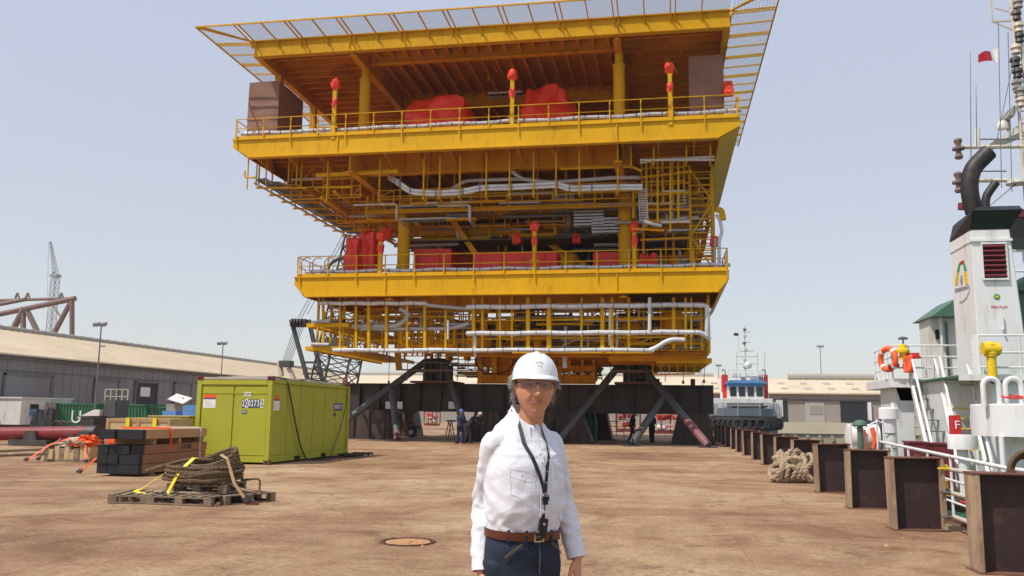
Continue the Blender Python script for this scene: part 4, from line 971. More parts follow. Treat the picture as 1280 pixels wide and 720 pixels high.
# ---- plate girders and stands under the platform
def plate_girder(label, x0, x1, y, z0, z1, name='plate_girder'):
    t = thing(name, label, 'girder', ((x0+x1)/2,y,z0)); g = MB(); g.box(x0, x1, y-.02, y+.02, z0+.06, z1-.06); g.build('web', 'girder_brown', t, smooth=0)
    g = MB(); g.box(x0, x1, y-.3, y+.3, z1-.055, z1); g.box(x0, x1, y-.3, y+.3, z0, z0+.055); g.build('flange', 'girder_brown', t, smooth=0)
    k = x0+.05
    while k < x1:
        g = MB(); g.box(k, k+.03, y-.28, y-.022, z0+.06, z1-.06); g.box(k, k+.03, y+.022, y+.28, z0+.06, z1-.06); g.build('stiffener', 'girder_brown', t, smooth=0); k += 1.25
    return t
gx0, gx1 = -20.5, A(892,500,50).x
GZ0, GZ1 = A(700,516,50).z, 3.28
t = plate_girder('front brown plate girder lying under the yellow platform', gx0, gx1, 50, GZ0, GZ1)
for px, w_ in ((819,.5),(866,.25)):
    g = MB(); x = A(px,478,50).x; g.box(x-w_/2, x+w_/2, 49.8, 50.2, GZ1, GZ1+.35); g.build('lifting_lug', 'girder_brown', t, smooth=0)
for px in (487,497,566): g = MB(); x = A(px,508,49.6).x; g.box(x-.28,x+.28,49.66,49.69,A(px,511,49.6).z,A(px,502,49.6).z); g.build('white_plate', 'sign_white', t, smooth=0)
plate_girder('rear brown plate girder behind the front one under the platform', gx0, gx1, 57, GZ0, GZ1)
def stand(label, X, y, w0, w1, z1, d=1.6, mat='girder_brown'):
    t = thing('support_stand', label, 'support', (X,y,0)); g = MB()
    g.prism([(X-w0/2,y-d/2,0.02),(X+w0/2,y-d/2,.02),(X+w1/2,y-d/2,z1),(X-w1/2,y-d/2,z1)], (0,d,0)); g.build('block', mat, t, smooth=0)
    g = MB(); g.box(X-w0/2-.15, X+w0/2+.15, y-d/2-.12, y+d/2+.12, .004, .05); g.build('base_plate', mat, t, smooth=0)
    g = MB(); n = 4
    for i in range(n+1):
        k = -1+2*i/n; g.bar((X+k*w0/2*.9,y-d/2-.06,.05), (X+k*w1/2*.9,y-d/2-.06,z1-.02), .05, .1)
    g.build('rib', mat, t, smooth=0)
zs = GZ0
stand('dark stand under the girder behind the head of the man in front', A(676,550,50).x, 50, 2.0, 1.8, zs, 2)
x0, x1 = A(446,545,50).x-2, A(490,545,50).x
stand('wide dark ribbed stand under the girder end behind the lime container', (x0+x1)/2, 50, x1-x0, x1-x0, zs)
stand('sloping dark stand under the girder just right of the white helmeted man', A(712,550,50).x, 50, 2.7, 1.5, zs, 2)
stand('sloping dark stand under the girder near its right end', A(866,550,50).x, 50, 2.4, 1.6, zs, 2)
stand('dark stand under the girder right behind the left pair of workers', A(612,550,50).x, 50, 2.2, 1.4, zs, 2)
for i, px in enumerate((505,620,745,870)): stand(('far left','second','third','far right')[i]+' dark stand under the rear girder', A(px,540,57).x, 57, 2.2, 1.5, zs, 2)
# cable drum block at the quay side under girder end
# gas bottles
for i, px in enumerate((737,743.5)):
    p = A(px, 540, 52.5); t = thing('gas_bottle', ('left' if i == 0 else 'right')+' one of two green gas bottles standing under the girder', 'gas cylinder', (p.x,52.5,0))
    g = MB(); g.lathe([(.13,.01),(.14,.03),(.14,1.3),(.11,1.42),(.05,1.5)], (p.x,52.5,0), 14); g.build('bottle', 'gas_green', t)
    g = MB(); g.lathe([(.05,1.5),(.06,1.52),(.06,1.64),(.03,1.66)], (p.x,52.5,0), 10); g.build('valve_cap', 'steel_grey', t)
# railing fence and red machine behind
def pipe_barrier(px0, px1, Y, label):
    a, b = A(px0,540,Y).x, A(px1,540,Y).x; t = thing('pipe_barrier', label, 'barrier', ((a+b)/2,Y,0)); g = MB()
    for z in (.45,.8,1.15): g.cyl((a,Y,z), (b,Y,z), .03, n=6)
    g.build('rails', 'cream_pipe', t); g = MB(); k = a
    while k <= b+.01: g.cyl((k,Y,0), (k,Y,1.2), .03, n=6); k += (b-a)/6
    g.build('posts', 'cream_pipe', t)
pipe_barrier(722, 780, 60, 'pale pipe barrier beyond the gas bottles under the platform')
def red_skid(px0, px1, Y, h, label, seed):
    q = random.Random(seed); a, b = A(px0,530,Y).x, A(px1,530,Y).x; t = thing('pump_skid', label, 'machine', ((a+b)/2,Y,0))
    g = MB(); g.box(a, b, Y, Y+2, .05, .3); g.build('skid_frame', 'maroon', t, smooth=0)
    g = MB()
    for k in (0, .33, .66, 1): x = a+(b-a)*k; g.bar((x,Y,.3), (x,Y,h), .1); g.bar((x,Y+2,.3), (x,Y+2,h), .1)
    g.bar((a,Y,h), (b,Y,h), .1); g.bar((a,Y+2,h), (b,Y+2,h), .1); g.bar((a,Y,h), (a,Y+2,h), .1); g.bar((b,Y,h), (b,Y+2,h), .1); g.build('cage', 'maroon', t, smooth=0)
    for i in range(6):
        x = q.uniform(a+.4,b-.4); z = q.uniform(.5,h-.4); g = MB(); g.cyl((x-.3,Y+q.uniform(.3,1.5),z), (x+.4,Y+q.uniform(.3,1.5),z), q.uniform(.15,.35), n=14); g.build('motor', q.choice(('signal_red','maroon','steel_grey','white_dirty')), t)
    for i in range(8):
        x = q.uniform(a,b-1); z = q.uniform(.4,h); g = MB(); g.tube(rounded([(x,Y-.1,z),(x+.8,Y-.1,z),(x+.8,Y+.4,q.uniform(.4,h))],.15), .04, 6); g.build('hose', q.choice(('signal_red','steel_grey','cream_pipe')), t)
red_skid(815, 850, 78, 2.6, 'red framed pump skid far behind the right struts', 3)
red_skid(770, 800, 84, 2.4, 'low red machine far behind the struts, left of the red skid', 5)
red_skid(530, 545, 105, 1.7, 'distant machinery seen under the girder between the left struts', 9)
# small work trolley with wheel under girder
p = A(512, 548, 54); t = thing('wheeled_trolley', 'small wheeled rusty trolley under the girder beside the left strut', 'trolley', (p.x,54,0))
g = MB(); g.box(p.x-1.2, p.x+.5, 53.6, 54.6, .55, .75); g.bar((p.x-1.2,53.7,.7), (p.x-.2,53.7,1.9), .12); g.bar((p.x+.4,53.7,.7), (p.x-.2,53.7,1.9), .1); g.build('frame', 'rust', t, smooth=0)
for dx in (-.9,.3):
    g = MB(); g.cyl((p.x+dx,53.5,.36), (p.x+dx,53.3,.36), .35, n=18); wl = g.build('wheel', 'rubber', t); g = MB(); g.cyl((p.x+dx,53.29,.36), (p.x+dx,53.27,.36), .16, n=12); g.build('hub', 'cream_pipe', wl)
# sawhorse by the left workers
p = A(564, 548, 46.5); t = thing('sawhorse', 'dark steel sawhorse standing beside the left workers', 'trestle', (p.x,46.5,0)); g = MB()
g.bar((p.x-.2,46.2,1.15), (p.x+.1,47,1.15), .08)
for s in (-.22,.22):
    for y in (46.3,46.9): g.bar((p.x-.1,y,1.15), (p.x-.1+s,y,.01), .05)
g.build('frame', 'dark_steel', t, smooth=0)
# ================================================================ left side
# ---- lime shipping container (local frame: x across the front, y along its length)
def container():
    cx, cy = -12.6, 24.1; t = thing('shipping_container', 'lime green shipping container with rusty top corners and a cable over its side', 'container', (cx, cy, 0), R(-1.5))
    W, L, H = 2.44, 6.06, 2.58; x0, x1 = -W/2, W/2; B = lambda: MB()
    g = B(); g.box(x0+.06, x1-.06, .06, L-.06, .14, H-.1); g.build('body', 'lime', t, local=True, smooth=0)
    g = B()
    for x in (x0, x1-.15):
        for y in (0, L-.15): g.box(x, x+.15, y, y+.15, .12, H-.12)
    for y in (0, L-.1): g.box(x0+.15, x1-.15, y, y+.1, .06, .24); g.box(x0+.15, x1-.15, y, y+.1, H-.26, H-.12)
    for x in (x0, x1-.08): g.box(x, x+.08, .15, L-.15, .06, .24); g.box(x, x+.08, .15, L-.15, H-.2, H-.1)
    g.build('frame', 'lime', t, local=True, smooth=0, bevel=.008)
    # broad shallow panels on front and side
    for a, b in ((x0+.16, -.03), (.03, x1-.16)):
        g = B(); g.box(a, b, .035, .058, .26, H-.28); p_ = g.build('front_panel', 'lime', t, local=True, smooth=0, bevel=.01)
    g = B(); g.box(x0+.17, x1-.17, .02, .034, H-.52, H-.5); g.build('panel_seam', 'lime', t, local=True, smooth=0)
    for k in range(6):
        y = .2+k*(L-.4)/6; g = B(); g.box(x1-.058, x1-.045, y, y+(L-.4)/6-.02, .26, H-.22); g.build('side_panel', 'lime', t, local=True, smooth=0, bevel=.006)
    for x in (x0-.01, x1-.17):
        for y in (-.01, L-.17):
            for z, m in ((0, 'rust'), (H-.13, 'maroon')):
                g = B(); g.box(x, x+.18, y, y+.18, z, z+.13); c = g.build('corner_casting', m, t, local=True, smooth=0, bevel=.01)
                h = B(); h.cyl((x+.09, y-.002, z+.065), (x+.09, y-.006, z+.065), .035, n=10); h.build('casting_hole', 'dark_hole', c, local=True)
    g = B(); g.box(x0+.17, x1-.17, .03, L-.03, H-.099, H-.03)
    rr = random.Random(4)
    for i in range(40): a = rr.uniform(x0+.2,x1-.7); b = rr.uniform(.05,L-.6); g.cbox((a+.25,b+.2,H-.02+rr.uniform(0,.02)), rr.uniform(.3,.8), rr.uniform(.2,.6), .04, rr.uniform(-.2,.2))
    g.build('sandy_roof', 'cont_top', t, local=True, smooth=0)
    for y in (1.9, 3.9): g = B(); g.box(x1-.04, x1+.003, y-.2, y+.2, .07, .19); g.build('fork_pocket', 'dark_hole', t, local=True, smooth=0)
    # writing and stickers
    F = (R(90), 0, 0); S = (R(90), 0, R(90))
    def sticker(x, z, side=False, y=None):
        g = B()
        if side: g.box(x1-.044, x1-.040, y, y+.42, z, z+.30); o = g.build('label_sticker', 'sign_white', t, local=True, smooth=0); g = B(); g.box(x1-.044, x1-.039, y, y+.42, z+.33, z+.42); g.build('warning_strip', 'orange', o, local=True, smooth=0); g = B(); g.box(x1-.044, x1-.0385, y, y+.42, z+.285, z+.325)
        else: g.box(x, x+.40, .028, .033, z, z+.26); o = g.build('label_sticker', 'sign_white', t, local=True, smooth=0); g = B(); g.box(x, x+.40, .028, .033, z+.30, z+.40); g.build('warning_strip', 'orange', o, local=True, smooth=0); g = B(); g.box(x, x+.40, .026, .0325, z+.255, z+.295)
        g.build('header_strip', 'ink_blue', o, local=True, smooth=0); g = B()
        for i in range(3):
            zz = z+.06+i*.06
            if side: g.box(x1-.044, x1-.038, y+.05, y+.36-.07*i, zz, zz+.012)
            else: g.box(x+.05, x+.34-.06*i, .026, .0325, zz, zz+.012)
        g.build('small_print', 'logo_grey', o, local=True, smooth=0)
    sticker(x0+.22, H-.95); sticker(0, H-1.0, True, .18)
    for i, ch in enumerate('2002732'):
        xx = .31+i*.095+(.03 if i == 6 else 0); g = B(); g.box(xx-.045, xx+.045, .026, .033, H-.93, H-.69); o = g.build('number_plate', 'sign_white' if i in (1,6) else 'ink_blue', t, local=True, smooth=0)
        q = text_mesh('number', ch, .25, 'ink_blue' if i in (1,6) else 'sign_white', t, (xx,.0225,H-.81), F, local=True, bold=.004); q.scale.x = .62
    g = B(); g.box(.32, .52, .026, .033, H-.6, H-.47); g.build('letter_plate', 'sign_white', t, local=True, smooth=0); text_mesh('letters', 'LA', .13, 'ink_blue', t, (.42,.0225,H-.535), F, local=True)
    g = B(); g.box(.27, .43, .026, .033, H-1.11, H-1.01); g.build('letter_plate', 'ink_blue', t, local=True, smooth=0); text_mesh('letters', 'USG', .08, 'sign_white', t, (.35,.0225,H-1.06), F, local=True)
    y = L-1.35; g = B(); g.box(x1-.044, x1-.037, y, y+.8, H-.98, H-.72); g.build('number_plate', 'ink_blue', t, local=True, smooth=0); text_mesh('number', '200273 2', .2, 'sign_white', t, (x1-.034,y+.4,H-.85), S, local=True)
    g = B(); g.box(x1-.044, x1-.037, y, y+.22, H-1.18, H-1.06); g.build('letter_plate', 'ink_blue', t, local=True, smooth=0)
    # cables hanging over the side
    g = B(); pts = [(x1-.9,.9,H),(x1-.35,.85,H+.02),(x1+.0,.95,H-.05),(x1+.03,1.15,H-.55),(x1+.05,1.5,1.3),(x1+.06,1.95,.5),(x1+.1,2.35,.05),(x1+.35,2.5,.03),(x1+.5,3.1,.03),(x1+.3,4.2,.03),(x1+.45,5.4,.03)]
    g.tube(rounded(pts,.4), .025, 6); g.build('power_cable', 'cable', t, local=True)
    g = B(); pts = [(x1-.2,L-.35,H),(x1+.02,L-.3,H-.05),(x1+.03,L-.45,1.7),(x1+.04,L-.9,.9),(x1+.1,L-1.6,.3),(x1+.25,L-2.2,.03)]
    g.tube(rounded(pts,.4), .014, 6); g.build('thin_cable', 'cable', t, local=True)
    g = B(); g.box(x1-.1, x1+.05, L-.5, L-.4, H-.02, H+.2); g.build('roof_bracket', 'rust', t, local=True, smooth=0)
container()
g = MB(); c = V(-10.9, 29.7, .0)
rr = random.Random(5)
for k in range(9): p = c+V(rr.uniform(-.25,.35), rr.uniform(-.9,.6), .05); g.tube([p+V(.28*math.cos(a*.8),.28*math.sin(a*.8),rr.uniform(0,.08)) for a in range(8)], .022, 6, closed=True)
tag(g.build('cable_heap', 'cable'), 'small heap of dark cable on the ground at the rear corner of the lime container', 'cable')

# ---- timber bundles with black painted ends
def timber_bundle(label, x0, x1, y0, y1, z0, z1, nx, nz, wood, grp='timber bundles with black ends'):
    t = thing('timber_bundle', label, 'timber', ((x0+x1)/2,(y0+y1)/2,z0), group=grp); q = random.Random(int(z0*100))
    for i in range(nx):
        for j in range(nz):
            w_ = (x1-x0)/nx; h = (z1-z0)/nz; dy = q.uniform(-.03,.03)
            g = MB(); g.box(x0+i*w_+.0015, x0+(i+1)*w_-.0015, y0+dy+.14, y1+dy, z0+j*h+.004, z0+(j+1)*h-.004); o = g.build('beam', wood, t, smooth=0, bevel=.006)
            g = MB(); g.box(x0+i*w_+.001, x0+(i+1)*w_-.001, y0+dy, y0+dy+.139, z0+j*h+.001, z0+(j+1)*h-.001); g.build('painted_end', 'timber_black', o, smooth=0, bevel=.006)
    return t
TX0, TX1, TY0, TY1 = -13.15, -12.05, 18.7, 21.7
for j in range(3):
    t = timber_bundle(('lowest','middle','upper')[j]+' layer of reddish timber with black ends in the strapped stack', TX0, TX1, TY0+(.012*j), TY1, .06+j*.225, .06+j*.225+.222, 4, 1, 'timber_red')
for k, yy in enumerate((19.2, 20.3, 21.4)):
    g = MB(); g.box(TX0+.1, TX1+.02, yy, yy+.1, .735, .86)
    tag(g.build('timber_spacer', 'timber', smooth=0), ('front','middle','rear')[k]+' cross batten between the two timber bundles', 'batten', 'battens between the timber bundles')
timber_bundle('pale top timber bundle with black ends resting on battens', TX0+.03, TX1+.12, TY0-.1, TY1-.2, .865, 1.09, 5, 1, 'timber')
for k, yy in enumerate((19.2, 21.3)):
    g = MB(); g.box(TX0-.02, TX1+.03, yy, yy+.1, .004, .058); tag(g.build('timber_bearer', 'old_wood', smooth=0), ('front','rear')[k]+' ground bearer beneath the black ended timber', 'batten', 'bearers under the timber')
text_mesh('stencil', 'AX20B', .16, 'ink', t, (TX1+.004, 20.7, .63), (R(90),0,R(90)))
def strap(name, label, pts, w_, mat, up=(0,0,1), buckle=None):
    """flat webbing along a path, with a steel hook at its end"""
    t = thing(name, label, 'strap', pts[-1]); g = MB()
    for a, b in zip(pts[:-1], pts[1:]): g.bar(a, b, w_, .008, up)
    g.build('webbing', mat, t, smooth=0)
    g = MB(); p = Vector(pts[-1]); g.cbox(p+V(0,0,.04), .10, .07, .07); g.tube(arc_pts(p+V(.04,0,.06), .05, 0, R(300), 8), .012, 6); g.build('hook', 'dark_steel', t)
    return t
strap('ratchet_strap', 'orange ratchet strap over the front of the timber down to the ground', [(TX1+.16,19.75,.55),(TX1+.14,19.7,1.11),(TX0-.01,19.6,1.11),(TX0-.06,19.5,.8),(TX0-.65,19.0,.03)], .05, 'orange_strap', (0,1,0))
strap('ratchet_strap', 'thin pale strap over the rear of the timber by the container', [(TX0-.05,21.1,.5),(TX0-.03,21.1,1.11),(TX1+.14,21.1,1.11),(TX1+.16,21.08,.6),(TX1+.3,20.9,.05)], .04, 'cream_pipe', (0,1,0))
g = MB(); g.cbox((TX0-.12,19.45,.78), .2, .14, .12); g.cbox((TX0-.2,19.4,.7), .12, .1, .16, .3)
tag(g.build('strap_ratchet', 'orange_strap', bevel=.02), 'orange ratchet bundle hanging at the left of the black timber ends', 'ratchet')
# ---- plywood crate behind the timber
def plycrate(label, x0, x1, y0, y1, z1):
    t = thing('plywood_crate', label, 'crate', ((x0+x1)/2,(y0+y1)/2,0)); g = MB(); g.box(x0, x1, y0, y1, .1, z1); g.build('box', 'ply', t, smooth=0, bevel=.01)
    g = MB()
    for x in (x0, x1-.1, (x0+x1)/2-.05): g.box(x, x+.1, y0-.025, y0-.003, .1, z1)
    for z in (.1, z1-.1): g.box(x0+.1, x1-.1, y0-.022, y0-.004, z, z+.1)
    g.build('batten', 'timber', t, smooth=0); g = MB()
    for x in (x0+.1, (x0+x1)/2-.1, x1-.3): g.box(x, x+.2, y0, y1, .004, .098)
    g.build('skid', 'old_wood', t, smooth=0)
plycrate('tan plywood crate with yellow straps behind the black ended timber', -15.95, -13.92, 23.0, 24.2, 1.3)
for k, x in enumerate((-15.3, -14.45)):
    g = MB(); g.box(x, x+.12, 22.93, 22.96, .6, 1.31); g.box(x, x+.12, 22.93, 24.25, 1.306, 1.32); tag(g.build('crate_strap', 'yellow_strap', smooth=0), ('left','right')[k]+' wide yellow strap over the tan plywood crate', 'strap', 'yellow straps on the plywood crate')
# yellow green long box behind
x0, x1 = at(190,530,Y=26.5).x, at(243,530,Y=26.5).x-.1
g = MB(); g.box(x0, x1, 26.3, 27.5, .05, 1.33); t = thing('long_box', 'long olive yellow box behind the plywood crate beside the container', 'box', ((x0+x1)/2,27,0)); g.build('body', 'lime', t, smooth=0, bevel=.02)
g = MB(); g.box(x0-.02, x1+.02, 26.27, 27.52, 1.335, 1.37); g.build('lid', 'ply', t, smooth=0)

# ---- rope coil on pallets
def pallet(label, c, rz, L=1.2, W=1.0, z=0, group='worn pallets under the rope coil'):
    t = thing('pallet', label, 'pallet', (c[0],c[1],z), rz, group); q = random.Random(int(abs(c[0])*100))
    for i in range(3):
        y = -W/2+i*(W-.1)/2
        for j in range(3): x = -L/2+j*(L-.14)/2; g = MB(); g.box(x, x+.14, y, y+.1, .03, .115); g.build('block', 'old_wood', t, local=True, smooth=0)
        g = MB(); g.box(-L/2, L/2, y, y+.1, .008, .029); g.build('bottom_board', 'old_wood', t, local=True, smooth=0)
        g = MB(); g.box(-L/2, L/2, y, y+.1, .116, .134); g.build('stringer', 'old_wood', t, local=True, smooth=0)
    for i in range(7):
        x = -L/2+i*(L-.1)/6+q.uniform(-.01,.01); g = MB(); g.box(x, x+.1, -W/2, W/2, .135, .155); g.build('slat', 'old_wood', t, local=True, smooth=0)
    return t
pallet('left tilted end pallet of the low row under the dark rope', (-8.65, 13.95), .25); pallet('middle pallet of the low row under the dark rope', (-7.85, 13.9), -.06, 1.2)
pallet('right pallet of the low row beneath the dark rope', (-7.35, 14.3), -.5, .95); pallet('topmost small pallet directly under the rope coil', (-7.85, 14.25), .1, 1.05, .9, .16)
def twisted_rope(pts, r, n=3, pitch=.22, seg=6, closed=False):
    """laid rope: strands winding round a centre line"""
    pts = [Vector(p) for p in pts]; g = MB(); out = [[] for _ in range(n)]; s = 0; a = None
    step = pitch/6; dense = []
    N = len(pts); rng = range(N if closed else N-1)
    for i in rng:
        p, q = pts[i], pts[(i+1) % N]; k = max(1, int((q-p).length/step))
        for j in range(k): dense.append(p.lerp(q, j/k))
    if not closed: dense.append(pts[-1])
    L = 0; d0 = (dense[1]-dense[0]).normalized(); a = d0.orthogonal().normalized(); prev = d0
    for i, p in enumerate(dense):
        d = (dense[min(i+1,len(dense)-1)]-dense[max(i-1,0)]).normalized(); a = prev.rotation_difference(d)@a; a = (a-d*a.dot(d)).normalized(); prev = d; b = d.cross(a)
        if i: L += (p-dense[i-1]).length
        for k in range(n):
            t = 2*math.pi*(L/pitch+k/n); out[k].append(p+(a*math.cos(t)+b*math.sin(t))*r*.5)
    for k in range(n): g.tube(out[k], r*.58, seg)
    return g
t = thing('rope_coil', 'coil of thick dark brown rope heaped on worn pallets', 'rope', (-7.6,14.2,.31)); q = random.Random(9)
cx, cy = -7.85, 14.2
pts = []
for i in range(0, 330):
    a = i*.2; lap = a/(2*math.pi); k = lap/10.5
    rx = .50+.14*math.sin(lap*2.1)+q.uniform(-.008,.008); ry = .42+.10*math.sin(lap*2.1+.4)
    z = .37+.24*k+.10*k*math.cos(a-1.2)+.02*math.sin(a*3.1+lap)
    pts.append((cx+rx*math.cos(a)+.05*math.sin(lap*3), cy+ry*math.sin(a), z))
twisted_rope(pts, .032).build('coil', 'rope_dark', t)
# lifted loops on top and the long loose end
for k in range(4):
    tilt = .05+.03*k; rx = .44-.02*k; P_ = [(cx+.14+rx*math.cos(a*.18), cy-.05+.36*math.sin(a*.18), .64+.03*k+tilt*math.cos(a*.18-.9)+.03*math.sin(a*.36)) for a in range(35)]
    twisted_rope(P_, .032, closed=True).build('top_loop', 'rope_dark', t)
twisted_rope(rounded([(cx-1.0,cy-.25,.50),(cx-.6,cy-.3,.62),(cx-.2,cy-.25,.72),(cx+.15,cy-.1,.70)],.3), .034).build('loose_end', 'rope_dark', t)
for k in range(4): 
    P_ = [(cx-.55+.02*k,cy-.45,.40+.07*k),(cx-.3,cy-.52,.38+.07*k),(cx+.2,cy-.5+.02*k,.36+.07*k),(cx+.55,cy-.35,.42+.06*k),(cx+.62,cy+.1,.4+.06*k)]
    twisted_rope(rounded(P_,.3), .032).build('outer_turn', 'rope_dark', t)
P_ = [(cx+.5,cy-.2,.34),(cx+.85,cy-.25,.22),(cx+1.0,cy-.1,.18),(cx+.7,cy+.2,.17),(cx+.3,cy-.45,.17),(cx-.5,cy-.5,.18),(cx-.9,cy-.2,.17)]
twisted_rope(rounded(P_,.3), .022).build('low_rope', 'rope_tan', t)
P_ = [(cx+.6,cy+.1,.36),(cx+.95,cy+.12,.40),(cx+.97,cy+.05,.2),(cx+1.05,cy,.18)]
twisted_rope(rounded(P_,.1), .02).build('frayed_tail', 'rope_dark', t)
strap('yellow_strap', 'bright yellow strap across the front left of the rope coil', [(cx-.02,cy+.15,.70),(cx-.10,cy-.28,.74),(cx-.22,cy-.52,.52),(cx-.36,cy-.56,.2),(cx-.38,cy-.68,.06)], .065, 'yellow_strap', (0,-.6,.5))
strap('yellow_strap', 'dusty yellow strap lying along the left pallet edge', [(cx-.55,cy-.3,.52),(cx-1.0,cy-.35,.2),(cx-1.1,cy-.4,.17),(cx-.42,cy-.66,.1)], .055, 'yellow_strap', (0,-.3,1))
strap('pale_strap', 'faded cream strap from the top of the rope coil down its right side', [(cx+.30,cy-.1,.80),(cx+.50,cy-.25,.74),(cx+.72,cy-.38,.35),(cx+.98,cy-.4,.05)], .05, 'timber', (.3,-.6,.5))
for k, (x, y) in enumerate(((cx+1.03,cy-.36),(cx-.38,cy-.72))):
    g = MB(); g.tube(arc_pts((x,y,.05), .05, 0, 6.0, 10, (1,0,0), (0,.9,.4)), .014, 6); g.cbox((x+.08,y,.03), .12, .05, .05, .4); tag(g.build('shackle', 'rust'), ('rusty shackle on the ground at the right end of the pallets','rusty hook at the foot of the bright yellow strap')[k], 'shackle')

# ---- pallet with orange straps
x0, x1, y0, y1 = -18.05, -16.55, 23.2, 24.3
t = thing('strapped_bundle', 'low wooden bundle under rags and orange straps left of the plywood crate', 'bundle', ((x0+x1)/2,(y0+y1)/2,0)); q = random.Random(2)
for i in range(9):
    g = MB(); x = x0+i*(x1-x0)/9; g.box(x, x+.15, y0+q.uniform(-.05,.02), y1, .08, .42+q.uniform(-.06,.08)); g.build('board', 'ply' if i % 3 else 'old_wood', t, smooth=0)
for yb in (y0, y1-.1): g = MB(); g.box(x0, x1, yb, yb+.1, .004, .079); g.build('bearer', 'old_wood', t, smooth=0)
lump_box('rags', 'cream_pipe', x0+.2, x0+1.0, y0+.1, y1-.1, .45, .68, 5, .35, t, .5); lump_box('orange_rags', 'orange_strap', x0+.85, x1-.1, y0, y1-.3, .45, .74, 6, .4, t, .5)
g = MB()
for i in range(7): p = V(q.uniform(x0+.1,x1-.1), q.uniform(y0,y1), .45); g.tube([p+V(q.uniform(-.3,.3),q.uniform(-.2,.2),q.uniform(0,.2)) for _ in range(5)], .03, 6)
g.build('old_rope', 'rope_tan', t)
strap('ratchet_strap', 'orange strap down the left corner of the low wooden bundle', [(x0+.7,y0+.2,.7),(x0+.2,y0-.03,.5),(x0-.3,y0-.35,.03)], .06, 'orange_strap', (0,-.6,.5))
strap('ratchet_strap', 'orange strap down the right corner of the low wooden bundle', [(x1-.4,y0+.2,.7),(x1-.15,y0-.03,.45),(x1+.1,y0-.3,.03)], .06, 'orange_strap', (0,-.6,.5))
strap('ratchet_strap', 'pink faded strap on the front of the low wooden bundle', [(x0+.45,y0+.1,.68),(x0+.12,y0-.04,.4),(x0-.02,y0-.2,.05)], .05, 'strut_pink', (0,-.6,.5))

# ---- big maroon pipe on stands
a, b = at(-60, 546, Y=33), at(108, 541, Y=33)
t = thing('steel_pipe', 'long maroon painted steel pipe lying on low stands at the left', 'pipe', ((a.x+b.x)/2,33,0)); g = MB(); g.cyl((a.x-4,33,a.z), (b.x,33,b.z), .28, n=28); g.build('pipe', 'maroon_pipe', t)
g = MB(); g.cyl((b.x+.002,33,b.z), (b.x+.5,33,b.z), .29, n=28); g.build('end_cap', 'dark_steel', t)
for k, px in enumerate((45, 112)):
    x = at(px, 546, Y=33).x; g = MB(); g.box(x-.9, x+.9, 32.5, 33.5, .01, .25); g.prism([(x-.3,32.6,.25),(x+.3,32.6,.25),(x+.25,32.6,.62),(x-.25,32.6,.62)], (0,.8,0))
    tag(g.build('pipe_stand', 'dark_steel', smooth=0), ('dark low stand under the maroon pipe, farther left one','dark stand under the capped end of the maroon pipe')[k], 'stand')
x = at(112, 541, Y=34.5).x
g = MB(); g.box(x-.3, x+.4, 34.2, 35.0, .02, 1.2); g.box(x-.34, x+.44, 34.15, 35.05, 1.21, 1.26); tag(g.build('dark_crate', 'dark_steel', smooth=0, bevel=.02), 'dark square crate standing behind the capped end of the maroon pipe', 'crate')
# long loose ropes or pipes on the ground behind
for k, (ya, yb) in enumerate(((566,562),(571,567))):
    a, b = at(-40, ya, Z=.03), at(52+20*k, yb, Z=.03); g = MB(); g.tube([a.lerp(b,i/10)+V(0,.12*math.sin(i*1.9+k),.02) for i in range(11)], .05, 8); tag(g.build('ground_rope', 'rope_tan'), ('farther','nearer')[k]+' pale rope lying on the ground left of the low wooden bundle', 'rope')
# row of black sacks or coils behind pipe
for i in range(4):
    p = at(39+i*6.5, 541, Y=42); g = MB(); bm = None
    o = lump_box('black_sack', 'black', p.x-.16, p.x+.22, 42, 42.6, .02, 1.5, 40+i, .12, None, .6, sub=8)
    tag(o, ('leftmost','second','third','rightmost')[i]+' of four upright black wrapped coils behind the maroon pipe', 'coil', 'black wrapped coils'); 
g = MB(); x = at(70,545,Y=40).x; 
for i in range(3): g.tube([V(x+.35*math.cos(a*.6)+i*.15,40+.2*i,.5+.42*math.sin(a*.6)) for a in range(11)], .05, 6, closed=True)
tag(g.build('hose_coil', 'cable'), 'loose dark hose coil standing right of the black wrapped coils', 'hose')

# ---- white site cabin
a, b = at(-60, 533, Y=62), at(24, 533, Y=62); z1 = at(10, 498, Y=62).z
t = thing('site_cabin', 'white site cabin with air conditioner at the far left', 'cabin', ((a.x+b.x)/2,62,0)); g = MB(); g.box(a.x, b.x, 62, 68, .25, z1); g.build('wall', 'white_dirty', t, smooth=0)
g = MB(); g.box(a.x-.1, b.x+.1, 61.9, 68.1, z1+.003, z1+.12); g.build('roof', 'white_dirty', t, smooth=0)
g = MB(); g.box(a.x, b.x, 62.1, 68, .01, .249); g.build('base', 'dark_steel', t, smooth=0)
for x0, x1, z0, z, m in ((b.x+.003,b.x+.02,1.2,1.9,'glass_dark'),): g = MB(); g.box(x0, x1, 63, 64, z0, z); g.build('window', m, t, smooth=0)
g = MB(); g.box(b.x+.02, b.x+.4, 64.8, 65.6, 1.6, 2.1); g.build('air_conditioner', 'wall_tan', t, smooth=0, bevel=.02); g = MB(); g.box(b.x+.003, b.x+.05, 63, 64.4, .9, 1.5); g.build('notice', 'blue', t, smooth=0)
